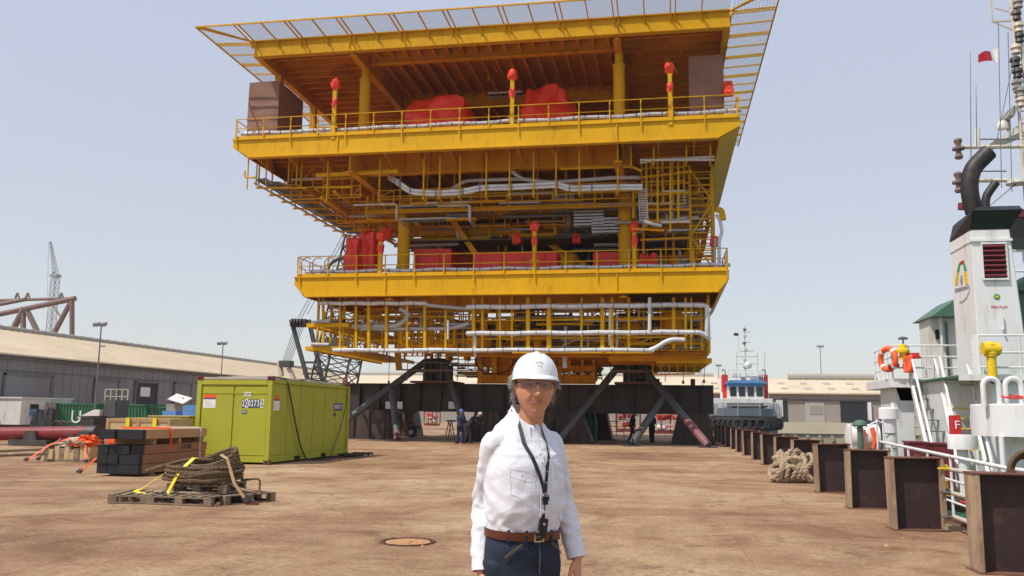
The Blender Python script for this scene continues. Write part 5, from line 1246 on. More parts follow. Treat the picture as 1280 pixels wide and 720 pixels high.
# ---- green containers in front of the warehouse
def green_container(label, px0, px1, Y, ytop, word=None):
    x0, x1 = at(px0,520,Y=Y).x, at(px1,520,Y=Y).x; z1 = at((px0+px1)/2,ytop,Y=Y).z
    t = thing('green_container', label, 'container', ((x0+x1)/2,Y,0), group='green corrugated containers'); g = MB(); n = int((x1-x0)/.28); poly = []
    for i in range(n): k = x0+(x1-x0)*i/n; d = (x1-x0)/n; poly += [(k,Y,.15),(k+d*.35,Y,.15),(k+d*.5,Y+.07,.15),(k+d*.85,Y+.07,.15)]
    poly += [(x1,Y,.15),(x1,Y+2.4,.15),(x0,Y+2.4,.15)]; g.prism(poly, (0,0,z1-.3)); g.build('corrugated_wall', 'green_cont', t, smooth=0)
    g = MB(); g.box(x0-.03, x1+.03, Y-.03, Y+2.43, z1-.145, z1); g.box(x0-.03, x1+.03, Y-.03, Y+2.43, .01, .145); g.build('rail', 'green_cont', t, smooth=0)
    if word: 
        for i, wd in enumerate(word): text_mesh('letters', wd, 1.5 if i == 0 else .9, 'sign_white', t, (x0+(2.2 if i == 0 else 6.4)+i*1.5, Y-.02, z1*.42 if i == 0 else z1*.62), (R(90),0,0))
green_container('longest green corrugated container with a white letter in front of the warehouse', 66, 121, 66, 504, ('U',))
green_container('middle green container before the dark warehouse door', 122, 184, 67, 505, ('',))
green_container('rightmost short green container with pale patches beside the beige box', 186, 207, 67, 508)
# beige box with tilted sheet and blue things
Y = 60
x0, x1 = at(207,520,Y=Y).x, at(236,520,Y=Y).x; g = MB(); g.box(x0, x1, Y, Y+2, .9, at(220,505,Y=Y).z); t = thing('beige_box', 'beige steel box on legs under a tilted white sheet', 'box', ((x0+x1)/2,Y+1,0)); g.build('body', 'wall_tan', t, smooth=0, bevel=.03)
g = MB()
for x in (x0+.05, x1-.15):
    for y in (Y+.05, Y+1.85): g.box(x, x+.1, y, y+.1, .004, .9)
g.build('legs', 'steel_grey', t, smooth=0)
g = MB(); c = at(228,496,Y=Y); g.cbox(c+V(-.2,0,-.15), 1.35, 1.2, .05, M=Matrix.Rotation(R(14),3,'Y')@Matrix.Rotation(R(22),3,'X')); g.bar(c, (c.x-.3,Y+1,at(220,505,Y=Y).z), .08); tag(g.build('sheet', 'white_dirty', smooth=0), 'tilted white sheet propped above the beige box', 'sheet')
for k, px in enumerate((211, 236)):
    c = at(px, 524, Y=57); g = MB(); g.box(c.x-.55, c.x+.55, 57, 58, .02, 1.5 if k == 0 else 1.9); g.box(c.x-.5, c.x+.5, 56.9, 57, .3, .8); tag(g.build('blue_machine', 'blue', smooth=0, bevel=.06), ('left','right')[k]+' small blue machine below the beige box', 'machine')
# cream hopper / vehicle shape with blue grey cab
c = at(108, 527, Y=56); z = at(115,512,Y=56).z
t = thing('loader', 'cream wedge shaped loader bucket with grey cab before the green container', 'vehicle', (c.x,56,0)); g = MB()
g.prism([(c.x-.9,56,.9),(c.x+1.0,56,.9),(c.x+1.0,56,z),(c.x+.5,56,z)], (0,1.8,0)); g.build('bucket', 'white_dirty', t, smooth=0, bevel=.03)
g = MB(); g.box(c.x-.4, c.x+1.9, 56.4, 57.8, .45, 1.0); g.build('chassis', 'dark_steel', t, smooth=0)
g = MB(); g.box(c.x+1.02, c.x+2.0, 56.3, 57.9, 1.0, z+.7); g.build('cab', 'strut_grey', t, smooth=0, bevel=.05)
for dx in (-.1, 1.6): g = MB(); g.cyl((c.x+dx,56.1,.45), (c.x+dx,56.5,.45), .44, n=16); g.build('wheel', 'rubber', t)
# railing platform in front of door
x0, x1 = at(117,490,Y=68).x, at(146,490,Y=68).x; zt, zb = at(130,486,Y=68).z, at(130,504,Y=68).z
t = thing('access_platform', 'pale steel access platform with rails above the green containers', 'platform', ((x0+x1)/2,68,0)); g = MB()
for z in (zt, (zt+zb)/2, zb+.2): g.bar((x0,69.6,z), (x1,69.6,z), .07)
g.build('rails', 'cream_pipe', t); g = MB()
for i in range(5): x = x0+(x1-x0)*i/4; g.bar((x,69.6,0), (x,69.6,zt), .07)
g.build('posts', 'cream_pipe', t); g = MB(); g.box(x0, x1, 69.55, 71, zb-.05, zb+.05); g.build('floor', 'steel_grey', t, smooth=0)
# black mats on the ground, debris
for k, (px, py) in enumerate(((300,610),(585,508))): pass

# ---- brown jacket truss behind the warehouse
def truss():
    Y = 150; t = thing('truss_frame', 'large brown tubular truss frame rising behind the left warehouse', 'steel structure', (at(40,440,Y=Y).x, Y, 0)); Pt = lambda x, y, dy=0: at(x, y, Y=Y+dy)
    def tb(a, b, r, name='chord'): g = MB(); g.cyl(a, b, r*.62, n=12); g.build(name, 'truss_brown', t)
    tb(Pt(-60,405), Pt(94,373), .85); tb(Pt(-60,377,25), Pt(90,373,12), .55); tb(Pt(-60,392,12), Pt(32,374,6), .7)
    tb(Pt(90,374), Pt(90,480), .75, 'post'); tb(Pt(88,378), Pt(50,450), .8, 'brace'); tb(Pt(29,384), Pt(29,470), .8, 'post')
    tb(Pt(30,386), Pt(-15,470), 1.0, 'brace'); tb(Pt(31,384), Pt(62,450), .6, 'brace'); tb(Pt(34,384,6), Pt(66,450,6), .45, 'brace'); tb(Pt(-70,470), Pt(-60,395), .8, 'post'); tb(Pt(66,380,15), Pt(78,400,5), .3, 'brace')
    tb(Pt(-60,480), Pt(92,470), .6)
    for px in (22, 35, 77): g = MB(); a = Pt(px,366); g.bar(a, Pt(px-3,373), .3); g.bar(a, Pt(px+2,373), .25); g.build('lifting_eye', 'truss_brown', t)
truss()
def lattice(t, name, a, b, w0, w1, n, r, mat, axis=(1,0,0), skip=0):
    """lattice boom of four chords and zigzag lacing from a to b"""
    a, b = Vector(a), Vector(b); d = (b-a).normalized(); u = (Vector(axis)-d*d.dot(Vector(axis))).normalized(); v = d.cross(u)
    def cr(k): w_ = w0+(w1-w0)*k; c = a.lerp(b, k); return [c+u*(i*w_/2)+v*(j*w_/2) for i, j in ((-1,-1),(1,-1),(1,1),(-1,1))]
    C0, C1_ = cr(0), cr(1)
    for i in range(4): g = MB(); g.cyl(C0[i], C1_[i], r, n=6); g.build(name+'_chord', mat, t)
    g = MB(); prev = C0
    for k in range(1, n+1):
        cur = cr(k/n)
        for i in range(4):
            j = (i+1) % 4; g.bar(prev[i], cur[j], r*.9); g.bar(cur[i], cur[j], r*.8)
            if not skip: g.bar(prev[j], cur[i], r*.6)
        prev = cur
    g.build(name+'_lacing', mat, t)
# distant lattice tower crane
Y = 230; c = at(63, 420, Y=Y)
t = thing('tower_crane', 'thin pale lattice tower crane far behind the brown truss', 'crane', (c.x,Y,0))
lattice(t, 'tower', (c.x-.2,Y,0), (c.x,Y,at(63,345,Y=Y).z), 1.9, 1.7, 22, .09, 'crane_hazed'); lattice(t, 'jib', (c.x+.1,Y,at(63,345,Y=Y).z), at(63,302,Y=Y), 1.3, .35, 8, .06, 'crane_hazed')
g = MB(); g.cbox((c.x,Y,at(63,345,Y=Y).z), 2.2, 2, .8); g.bar(at(62,345,Y=Y), at(68,340,Y=Y), .3); g.build('slewing_head', 'crane_hazed', t)
g = MB(); g.cyl(at(61,302,Y=Y), at(59,372,Y=Y), .05, n=4); g.build('wire', 'crane_hazed', t)
# crawler crane behind the container
Y = 78; Q = lambda x, y, dy=0: at(x, y, Y=Y+dy)
t = thing('crawler_crane', 'dark lattice boom crane behind the lime container with back mast and wires', 'crane', (Q(400,500).x, Y, 0))
lattice(t, 'boom', Q(411,510), Q(411,510)+(Q(456,300)-Q(411,510))*1.0, 3.4, 2.9, 14, .11, 'crane_grey')
for a, b in (((364,400),(386,480)),((386,400),(404,480))): g = MB(); g.bar(Q(*a), Q(*b), .34, .34); g.build('mast_leg', 'crane_grey', t, smooth=0)
for y in (453, 467): g = MB(); g.bar(Q(379,y), Q(401,y), .2); g.build('mast_brace', 'crane_grey', t, smooth=0)
c = Q(375,404); g = MB(); g.cbox(c, 1.6, 1.2, .7); g.build('mast_head', 'crane_grey', t, smooth=0, bevel=.05)
for dx in (-.5,-.2,.1,.4): g = MB(); g.cyl(c+V(dx,-.7,0), c+V(dx+.08,-.7,0), .38, n=14); g.build('sheave', 'dark_steel', t)
c2 = Q(358,455); g = MB(); g.cbox(c2, 1.1, 1, .6); g.build('counter_sheave', 'crane_grey', t, smooth=0)
for i in range(6): g = MB(); g.cyl(c+V(-.5+.18*i,0,-.3), c2+V(-.4+.16*i,0,.2), .03, n=4); g.build('hoist_wire', 'steel_grey', t)
for a, b in (((373,397),(436,280)),((377,397),(440,280)),((384,393),(452,270))): g = MB(); g.cyl(Q(*a), Q(*b), .035, n=4); g.build('pendant_wire', 'steel_grey', t)
g = MB(); g.cbox(Q(420,432), 2.6, .3, 1.5); g.build('boom_walkway', 'steel_grey', t, smooth=0)
for a, b in (((352,470),(349,452)),((368,475),(361,460))): g = MB(); g.bar(Q(*a), Q(*b), .5, .3); g.build('backstay', 'cream_pipe', t, smooth=0)
g = MB(); g.box(Q(345,500).x, Q(425,500).x, Y-1, Y+3, 1.2, 3.6); g.build('house', 'crane_grey', t, smooth=0, bevel=.1)
for s in (-1.6, 3.2): g = MB(); g.box(Q(340,500).x, Q(430,500).x, Y+s-.4, Y+s+.5, .02, 1.19); g.build('track', 'dark_steel', t, smooth=0, bevel=.2)
# ================================================================ quay edge posts, rope, tugs
PX0, PX1 = 3.15, 3.86
POSTS = [9.95, 13.4, 16.3, 19.5, 23.2, 26.6, 30, 33.5, 37, 40.5, 44, 47.5, 51, 54.5, 58]
near = ['nearest steel post, cut by the right edge of the photo', 'second steel post from the right edge, level with the white hand rail end', 'third steel post from the right edge of the photo', 'fourth steel post, just right of the pale rope heap', 'fifth steel post, directly behind the pale rope heap', 'sixth steel post, just beyond the rope heap', 'seventh steel post along the quay edge', 'eighth steel post along the quay edge']
def post():
    t = thing('steel_post', near[0], 'steel post', (PX0, POSTS[0], 0), group='H beam posts along the quay edge')
    H = .99; W = PX1-PX0
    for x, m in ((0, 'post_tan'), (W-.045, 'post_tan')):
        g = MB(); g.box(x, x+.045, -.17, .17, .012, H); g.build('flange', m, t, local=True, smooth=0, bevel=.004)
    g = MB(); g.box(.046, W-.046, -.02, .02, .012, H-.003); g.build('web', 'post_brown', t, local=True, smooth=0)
    g = MB(); g.box(-.01, W+.01, -.175, .175, H+.001, H+.018); g.build('cap_plate', 'rust', t, local=True, smooth=0, bevel=.003)
    g = MB(); g.prism([(W*.50,-.01,H+.018),(W*.66,-.01,H+.018),(W*.61,-.01,H+.06),(W*.55,-.01,H+.06)], (0,.02,0)); g.build('lifting_lug', 'rust', t, local=True, smooth=0)
    g = MB(); g.box(-.03, W+.03, -.2, .2, .002, .011); g.build('base_plate', 'rust', t, local=True, smooth=0)
    for z, m in ((.86,'lamp_yellow'),(.53,'steel_grey'),(.2,'steel_grey')):
        g = MB(); g.box(W+.001, W+.09, -.06, .06, z-.045, z+.045); g.bar((W-.1,-.19,z), (W+.06,-.19,z), .03, .03); g.build('rail_clamp', m, t, local=True, smooth=0, bevel=.008)
    return t
p0 = post()
for i, y in enumerate(POSTS[1:], 1):
    lab = near[i] if i < len(near) else ('ninth','tenth','eleventh','twelfth','thirteenth','fourteenth','fifteenth')[i-8]+' steel post from the right edge, small in the row running past the platform end'
    copy_tree(p0, (PX0+(.02 if i % 3 == 1 else 0), y, 0), R((-1.6,1.2,.3,1.8,-.7)[i % 5]), lab).rotation_euler.y = R((.9,-.7,.2,-1.1,.6)[i % 5])
p0.rotation_euler.z = R(.5)
for k, (z, m) in enumerate(((.86,'cream_pipe'),(.53,'cream_pipe'),(.2,'cream_pipe'))):
    g = MB(); n = 24; g.tube([V(PX1+.12, 9.2+(60-9.2)*i/n, z+.012*math.sin(i*2.3+k)) for i in range(n+1)], .03, 10)
    o = tag(g.build('guard_rail', m), ('top','middle','bottom')[k]+' weathered scaffold rail clamped along the outer side of the steel posts', 'rail')
g = MB(); g.tube([(PX1+.2,9.5,.47),(PX1+.2,12.5,.42),(PX1+.25,13.4,.40)], .022, 8); tag(g.build('red_hose', 'signal_red'), 'thin red hose hanging along the rails between the two nearest posts', 'hose')
g = MB(); g.tube([(4.1+.14*math.cos(a*.5)*(1+.15*(a//12)),12.0+.2*math.sin(a*.5)*(1+.15*(a//12)),.03+.012*(a//12)) for a in range(40)], .022, 6); tag(g.build('small_rope', 'rope_dark'), 'small flat coil of dark rope on the ground beside the nearest post', 'rope')

# ---- pale rope heap
t = thing('rope_heap', 'heap of thick pale tan mooring rope by the steel posts', 'rope', (2.75, 21.0, 0)); q = random.Random(21)
hc = at(991, 604, Z=0); hc = V(hc.x, hc.y+.35, 0); R0 = 19.0
for k in range(17):
    lay = k//3; zz = .07+lay*.115; ph = q.uniform(0,6.28); rx = q.uniform(.30,.46)*(1-.06*lay); ry = q.uniform(.22,.42)*(1-.06*lay); tilt = q.uniform(-.35,.35); ox, oy = q.uniform(-.06,.06), q.uniform(-.1,.1); rot = q.uniform(0,3.1)
    P_ = []
    for a in range(26):
        an = a/26*2*math.pi; x = rx*math.cos(an); y = ry*math.sin(an); z = zz+tilt*x*.55+.07*math.sin(3*an+ph)+.03*math.sin(5*an)
        P_.append(V(hc.x+ox+x*math.cos(rot*.35)-y*math.sin(rot*.35), hc.y+oy+x*math.sin(rot*.35)+y*math.cos(rot*.35), max(.06,z)))
    twisted_rope(P_, .062, closed=True, pitch=.3).build('rope_loop', 'rope_tan', t)
for k in range(7):
    x = hc.x-.42+.13*k; P_ = [(x,hc.y-.38,.10+.03*q.random()),(x+q.uniform(-.1,.2),hc.y-.44,.3),(x+q.uniform(-.1,.3),hc.y-.3,.55),(x+q.uniform(-.1,.3),hc.y,.70),(x+.1,hc.y+.3,.55)]
    twisted_rope(rounded(P_,.2), .058, pitch=.3).build('rope_loop', 'rope_tan', t)
P_ = [(hc.x-.45,hc.y-.3,.07),(hc.x-.5,hc.y-.1,.15),(hc.x-.45,hc.y+.1,.35),(hc.x-.2,hc.y-.25,.5),(hc.x+.2,hc.y-.42,.3),(hc.x+.45,hc.y-.4,.1)]
twisted_rope(rounded(P_,.25), .06, pitch=.3).build('rope_loop', 'rope_tan', t)

# ---- near white tug
TG = thing('tugboat', 'white tugboat with black capped funnel moored at the right quay edge', 'boat', (8.5, 22, -1.8))
def tp(g, name, mat, parent=None, **k): return g.build(name, mat, parent or TG, **k)
B = lambda x, y, Y: at(x, y, Y=Y)
g = MB(); X0, X1 = 5.0, 14.0
out = [(X0+1.2,3.0),(X1-1.2,3.0),(X1,4.5),(X1,34),(X1-1.4,39),(9.5,42),(X0+1.4,39),(X0,34),(X0,4.5)]
g.prism([(x,y,-2.6) for x, y in out], (0,0,2.45)); tp(g, 'hull', 'hull_dark', smooth=0)
g = MB(); g.prism([(x+(.05 if x < 9 else -.05),y,-.149) for x, y in out], (0,0,.03)); tp(g, 'deck', 'green_deck', smooth=0)
g = MB(); g.tube([V(x,y,-.3) for x, y in out], .16, 8, closed=True); tp(g, 'rubber_fender', 'rubber')
g = MB(); 
for i in range(8): y = 6+i*4; g.tube(arc_pts((X0-.16,y,-.7), .36, 0, 2*math.pi, 16, (0,1,0), (0,0,1))[:-1], .14, 8, closed=True)
tp(g, 'tyre_fender', 'rubber')
# white hand rail with posts along the bulwark
RX = 5.05; ra, rb = at(1066,545,X=RX), at(1262,586,X=RX)
g = MB(); g.tube([ra+V(0,.35,-.45), ra+V(0,.3,-.05), ra, ra.lerp(rb,.5), rb, rb+V(.3,-1.2,-.02)], .032, 10); tp(g, 'hand_rail', 'white')
g = MB(); d = V(0,0,-.42); g.tube([ra+d, rb+d], .022, 8); g.tube([ra+d*1.9, rb+d*1.9], .022, 8); tp(g, 'lower_rail', 'white')
for k in range(9): p = ra.lerp(rb, k/8); g = MB(); g.cyl((p.x,p.y,-.12), p, .024, n=8); tp(g, 'rail_post', 'white')
# deck house
zP = 2.55
g = MB(); g.box(7.36, 13.2, 21.4, 25.5, -.12, zP-.05); g.box(6.75, 7.359, 22.6, 24.5, -.12, zP-.05); tp(g, 'deckhouse', 'white', smooth=0, bevel=.01)
g = MB(); g.box(6.6, 13.4, 21.2, 24.6, zP-.049, zP); g.box(9.6, 13.4, 24.6, 34.2, zP-.049, zP); tp(g, 'upper_deck', 'green_deck', smooth=0)
g = MB(); g.box(6.62, 13.38, 21.17, 21.22, zP-.12, zP+.02); tp(g, 'deck_edge', 'white', smooth=0)
# platform wing on the left, on a broad column
a, b = B(1108,480,25), B(1172,480,25); zt = B(1120,474,25).z; zb = B(1120,485,25).z
g = MB(); g.box(a.x, b.x+.6, 24.6, 27.4, zb, zt); tp(g, 'wing_platform', 'white', smooth=0, bevel=.01)
ca, cb = B(1120,520,25), B(1142,520,25)
g = MB(); g.box(ca.x, cb.x, 24.9, 26.6, -.12, zb); g.prism([(ca.x-.002,24.9,zb),(cb.x+1.2,24.9,zb),(cb.x,24.9,zb-.35),(ca.x+.1,24.9,zb-.35)], (0,.1,0)); tp(g, 'wing_column', 'white', smooth=0, bevel=.01)
g = MB(); x = cb.x-.02; 
for i in range(9): z = .2+i*.28; g.bar((ca.x+.42,24.83,z), (ca.x+.62,24.83,z), .02); 
tp(g, 'ladder_rungs', 'steel_grey')
# back wall between wing and funnel block, with maroon doors
g = MB(); g.box(9.0, 13, 25.5, 31, -.12, zP-.05); g.box(7.95, 9.2, 28.6, 28.8, -.12, zt); o = tp(g, 'bulkhead', 'white_dirty', smooth=0)
for px in (1160, 1175): p = B(px,530,28.5); g = MB(); g.box(p.x-.05, p.x+.42, 28.5, 28.59, .1, 2.0); tp(g, 'door', 'maroon', o, smooth=0)
for z in (.7,1.25,1.8,2.3): 
    g = MB(); g.cyl((cb.x,27,z), (7.0,27,z), .02, n=6); tp(g, 'grab_bar', 'steel_grey')
# railing on the wing platform
def brail(pts, h, n, parent=None, rails=(1,.55), r=.024, mat='white'):
    pts = [Vector(p) for p in pts]; g = MB()
    for k in rails: g.tube([p+V(0,0,h*k) for p in pts], r, 8)
    o = tp(g, 'railing', mat, parent)
    for i in range(len(pts)-1):
        for j in range(n+(i == len(pts)-2)): p = pts[i].lerp(pts[i+1], j/n); g = MB(); g.cyl(p, p+V(0,0,h), r*.85, n=6); tp(g, 'stanchion', mat, o)
hh = B(1140,433,25).z-zt
brail([(a.x+.25,27.3,zt),(a.x+.1,24.7,zt),(b.x+.5,24.7,zt)], hh, 4, rails=(1,.66,.33))
# wide ladders
def ladder(pa, pb, w_, label_mat='white', treads=9, tm='lamp_yellow', side=(1,0,0)):
    pa, pb = Vector(pa), Vector(pb); s = Vector(side)*w_; g = MB()
    for k in (0, 1): g.bar(pa+s*k, pb+s*k, .07, .22)
    o = tp(g, 'ladder', label_mat, smooth=0, bevel=.006); g = MB()
    for i in range(1, treads+1): c = pa.lerp(pb, i/(treads+1)); g.cbox(c+s*.5, w_*.95, .18, .025)
    tp(g, 'treads', tm, o, smooth=0)
    g = MB()
    for k in (0, 1):
        g.tube(rounded([pa+s*k+V(0,.1,.0), pa+s*k+V(0,-.05,.85), pb+s*k+V(0,-.05,.75), pb+s*k+V(0,0,.02)], .2), .032, 8)
    tp(g, 'ladder_rail', 'white', o)
ladder(B(1141,486,24.5), V(*B(1168,560,21)[:2],-.1), .55, treads=8, tm='steel_grey')
ladder(B(1176,486,23.2), V(*B(1200,556,20.5)[:2],-.1), .6, treads=9)
# life ring on the wing railing
c = B(1110,449,24.65); t = thing('life_ring', 'orange life ring with white bands hung on the tug railing', 'life ring', c)
rm = Matrix.Rotation(R(-62),3,'Z')@Matrix.Rotation(R(90),3,'X')
pts = [c+rm@V(.28*math.cos(i*math.pi/14),.28*math.sin(i*math.pi/14),0) for i in range(28)]; g = MB(); g.tube(pts, .075, 12, closed=True); g.build('ring', 'orange', t)
for k in range(4):
    i = 3+k*7; g = MB(); g.tube([pts[i]+(pts[i]-c)*0, pts[(i+1) % 28]], .079, 12); g.build('band', 'sign_white', t)
c2 = B(1118,459,24.5); g = MB(); g.cyl(c2-V(.15,0,0), c2+V(.05,0,.05), .07, n=10); g.cyl(c2+V(.05,0,.05), c2+V(.12,0,.05), .05, n=10); tag(g.build('ring_light', 'maroon'), 'small dark red float light beside the orange life ring', 'light')
# yellow lamp and orange gear
def buoy_lamp(label, top, bot, Y, r, name='yellow_lamp', mat='lamp_yellow'):
    a, b = B(*top, Y), B(*bot, Y); t = thing(name, label, 'lamp', b); h = a.z-b.z
    g = MB(); g.lathe([(r*.5,0),(r*.5,h*.4),(r,h*.42),(r*1.05,h*.6),(r*.6,h*.72),(r*.55,h*.9),(r*.2,h)], b, 16); g.build('housing', mat, t)
    g = MB(); g.cyl(a, a+V(0,0,.12), .02, n=6); g.lathe([(.12,.12),(.13,.16),(.05,.2)], a, 10); g.build('cap', 'steel_grey', t)
buoy_lamp('yellow lamp with flared body on the tug wing platform beside the life ring', (1129,430), (1129,449), 24.5, .17)
c = B(1136,455,24.4); t = thing('life_jacket', 'orange life jacket bundle hanging under the yellow lamp', 'life jacket', c)
lump_box('jacket', 'orange', c.x-.13, c.x+.13, 24.3, 24.5, B(1136,466,24.4).z, B(1136,444,24.4).z, 61, .25, t, .8, sub=8)
lump_box('sleeve', 'signal_red', c.x-.05, c.x+.34, 24.45, 24.62, B(1140,448,24.4).z, B(1140,441,24.4).z, 62, .25, t, .8, sub=8)
# small white tank on pedestal
p = B(1113,560,22.5); t = thing('vent_trunk', 'small white capped vent trunk standing left of the wing column', 'vent', (p.x,22.5,-.12)); zt1, zt2 = B(1113,511,22.5).z, B(1113,524,22.5).z; r = (B(1126,515,22.5).x-B(1101,515,22.5).x)/2
g = MB(); g.lathe([(r*.72,-.12),(r*.72,zt2),(r,zt2+.003),(r,zt1),(r*.9,zt1+.03)], (p.x,22.5,0), 24); g.build('trunk', 'white', t)
g = MB(); g.cyl((p.x+.1,22.45,zt1+.03), (p.x+.1,22.45,zt1+.15), .05, n=8); g.build('valve', 'white_dirty', t)
for z in (.45,.85,1.2): g = MB(); g.cyl((p.x-r*.7,22.5-r*.75,z), (p.x+r*.5,22.5-r*.75,z), .014, n=6); g.build('rung', 'steel_grey', t)
# white and orange gear by the rail with green vent cowl
p = B(1086,560,22); t = thing('life_raft_canister', 'off white life raft canister with orange lines behind a steel post', 'life raft', (p.x,22.6,.1)); zc = B(1086,548,22).z
g = MB(); g.tube([(p.x-.4,22.6,zc),(p.x-.35,22.6,zc),(p.x+.35,22.6,zc),(p.x+.4,22.6,zc)], [.1,.33,.33,.1], 16); g.build('canister', 'white_dirty', t)
g = MB(); g.tube([(p.x-.05,22.25,zc+.2),(p.x-.12,22.22,zc-.1),(p.x-.05,22.2,zc-.35)], .06, 8); g.tube([(p.x+.15,22.25,zc+.25),(p.x+.2,22.2,zc-.05),(p.x+.1,22.2,zc-.35),(p.x-.1,22.2,zc-.38)], .055, 8); g.build('orange_line', 'orange', t)
g = MB(); g.box(p.x-.5, p.x+.5, 22.3, 22.9, -.12, zc-.3); g.build('cradle', 'white_dirty', t, smooth=0)
p = B(1075,535,21.6); t = thing('green_cowl', 'green mushroom vent cowl above the life raft canister', 'vent', (p.x,21.6,-.12)); zc = B(1075,533,21.6).z
g = MB(); g.cyl((p.x,21.6,-.12), (p.x,21.6,zc), .07, n=10); g.build('stem', 'green_roof', t); g = MB(); g.lathe([(.15,zc),(.17,zc+.03),(.15,zc+.09),(.08,zc+.14),(.03,zc+.15)], (p.x,21.6,0), 14); g.build('hood', 'green_roof', t)
g = MB(); c = B(1094,536,24); lump_box('navy_cover', 'hull_dark', c.x-.35, c.x+.4, 23.6, 24.6, -.1, c.z+.15, 71, .15, tag(thing('covered_winch', 'small winch under a navy cover left of the vent trunk', 'winch', (c.x,24,-.1))), .6)
g = MB(); c = B(1066,530,23.5)
for px in (1064, 1074, 1097, 1105): q_ = B(px,552,21.9); g.cyl((q_.x,q_.y,-.12), (q_.x,q_.y,B(px,524,21.9).z if px > 1090 else B(px,530,21.9).z), .022, n=6)
g.tube([B(1064,530,21.9), B(1074,538,21.9), B(1097,526,21.9), B(1105,530,21.9)], .02, 6); tp(g, 'raft_cage', 'white')
# main wall details: red box with letter, plates, tap
g = MB(); a, b = B(1202,519,20), B(1214,545,20); g.box(a.x, b.x, 20.6, 20.9, b.z, a.z); t = thing('fire_box', 'red fire box with a white F on the tug deckhouse', 'fire box', ((a.x+b.x)/2,20.7,b.z)); g.build('box', 'signal_red', t, smooth=0, bevel=.01)
text_mesh('letter', 'F', .26, 'sign_white', t, ((a.x+b.x)/2,20.59,(a.z+b.z)/2), (R(90),0,0))
g = MB(); a, b = B(1214,519,20.7), B(1230,536,20.7); g.box(a.x, b.x, 20.75, 20.8, b.z, a.z); o = tp(g, 'notice_plate', 'sign_white', smooth=0); text_mesh('notice', 'FIRE', .07, 'logo_red', TG, ((a.x+b.x)/2-.02,20.745,(a.z+b.z)/2+.05), (R(90),0,0))
g = MB(); a = B(1200,481,21.3); g.tube([a, a+V(.25,-.05,0), a+V(.27,-.05,-.3)], .025, 6); g.cyl(a+V(.27,-.05,-.05), a+V(.27,-.05,-.35), .04, n=8); tp(g, 'wall_tap', 'steel_grey')
# big drum with hoop pipes
YD = 16.8; a, b = B(1223,505,YD), B(1223,545,YD); rD = 1.0
t = thing('white_drum', 'large white round drum on the tug at the right edge, on a thick stem', 'drum', (a.x+rD, YD+.3, -.12))
g = MB(); g.lathe([(rD*.62,-.12),(rD*.62,b.z),(rD,b.z+.002),(rD,a.z-.02),(rD*.98,a.z),(.02,a.z+.03)], (a.x+rD,YD+.3,0), 40); g.build('drum', 'white', t)
g = MB(); g.cyl((a.x+.22,YD-.35,-.12), (a.x+.22,YD-.35,b.z), .045, n=10); g.build('support_pipe', 'white', t)
for px in (1240, 1268):
    c = B(px, 505, YD-.2); g = MB(); g.tube([c+V(-.13,0,-.05)]+arc_pts(c+V(0,0,.32), .13, math.pi, 0, 10)+[c+V(.13,0,-.05)], .045, 10); g.build('hoop_pipe', 'white', t)
c = B(1266,496,YD-.3); g = MB(); g.tube(arc_pts(c, .16, 0, 2*math.pi, 16, (1,0,0), (0,1,.2))[:-1], .014, 6, closed=True)
for k in range(4): g.bar(c, c+V(.16*math.cos(k*1.57),.16*math.sin(k*1.57),0), .014)
g.build('hand_wheel', 'signal_red', t)
YS = 18.2; a, b = B(1184,543,YS), B(1222,562,YS); r = (b.x-a.x)/2
t = thing('white_drum', 'smaller white round drum low on the tug deck, below the red fire box', 'drum', (a.x+r, YS, -.12)); g = MB(); g.lathe([(r*.35,-.12),(r*.35,b.z),(r,b.z+.002),(r,a.z-.02),(r*.97,a.z)], (a.x+r,YS,0), 28); g.build('drum', 'white', t)
g = MB(); g.cyl((a.x+r+.2,YS-.2,-.1), (a.x+r+.2,YS-.2,b.z), .03, n=8); g.build('support_pipe', 'white', t)
# maroon lockers
for k, (x0, x1, yt) in enumerate(((1138,1158,554),(1166,1192,556))):
    a, b = B(x0,yt,20.5), B(x1,yt,20.5); g = MB(); g.box(a.x, b.x, 20.5, 21.1, -.12, a.z); t = thing('deck_locker', ('left','right')[k]+' maroon locker on the tug deck behind the hand rail', 'locker', ((a.x+b.x)/2,20.8,-.12)); g.build('body', 'maroon', t, smooth=0, bevel=.015); g = MB(); g.box(a.x-.02, b.x+.02, 20.48, 21.12, a.z+.002, a.z+.04); g.build('lid', 'maroon', t, smooth=0)
a = B(1176,566,19.5); g = MB(); g.lathe([(.16,0),(.16,.25),(.1,.28),(.1,.4),(.17,.43),(.05,.45)], (a.x,19.5,-.12), 14); tag(g.build('yellow_bollard', 'lamp_yellow'), 'short yellow bollard head on the tug deck by the maroon locker', 'bollard')
q = random.Random(77)
for k, (px, py) in enumerate(((1189,637),(1215,640),(1200,604),(1222,610))):
    p = at(px, py, Z=-.11); g = MB(); 
    for j in range(4): g.tube([p+V((.22+.03*j)*math.cos(a*.5),(.3+.02*j)*math.sin(a*.5),.03+.05*j+q.uniform(0,.02)) for a in range(12)], .03, 6, closed=True)
    tag(g.build('deck_rope', 'rope_dark' if k % 2 else 'cable'), ('dark rope coil on the green tug deck beside the second post','dark rope coil on the tug deck nearer the quay, right of the other','small rope coil by the white rail post on the tug deck','rope coil on the tug deck farthest right')[k], 'rope', 'rope coils on the tug deck')
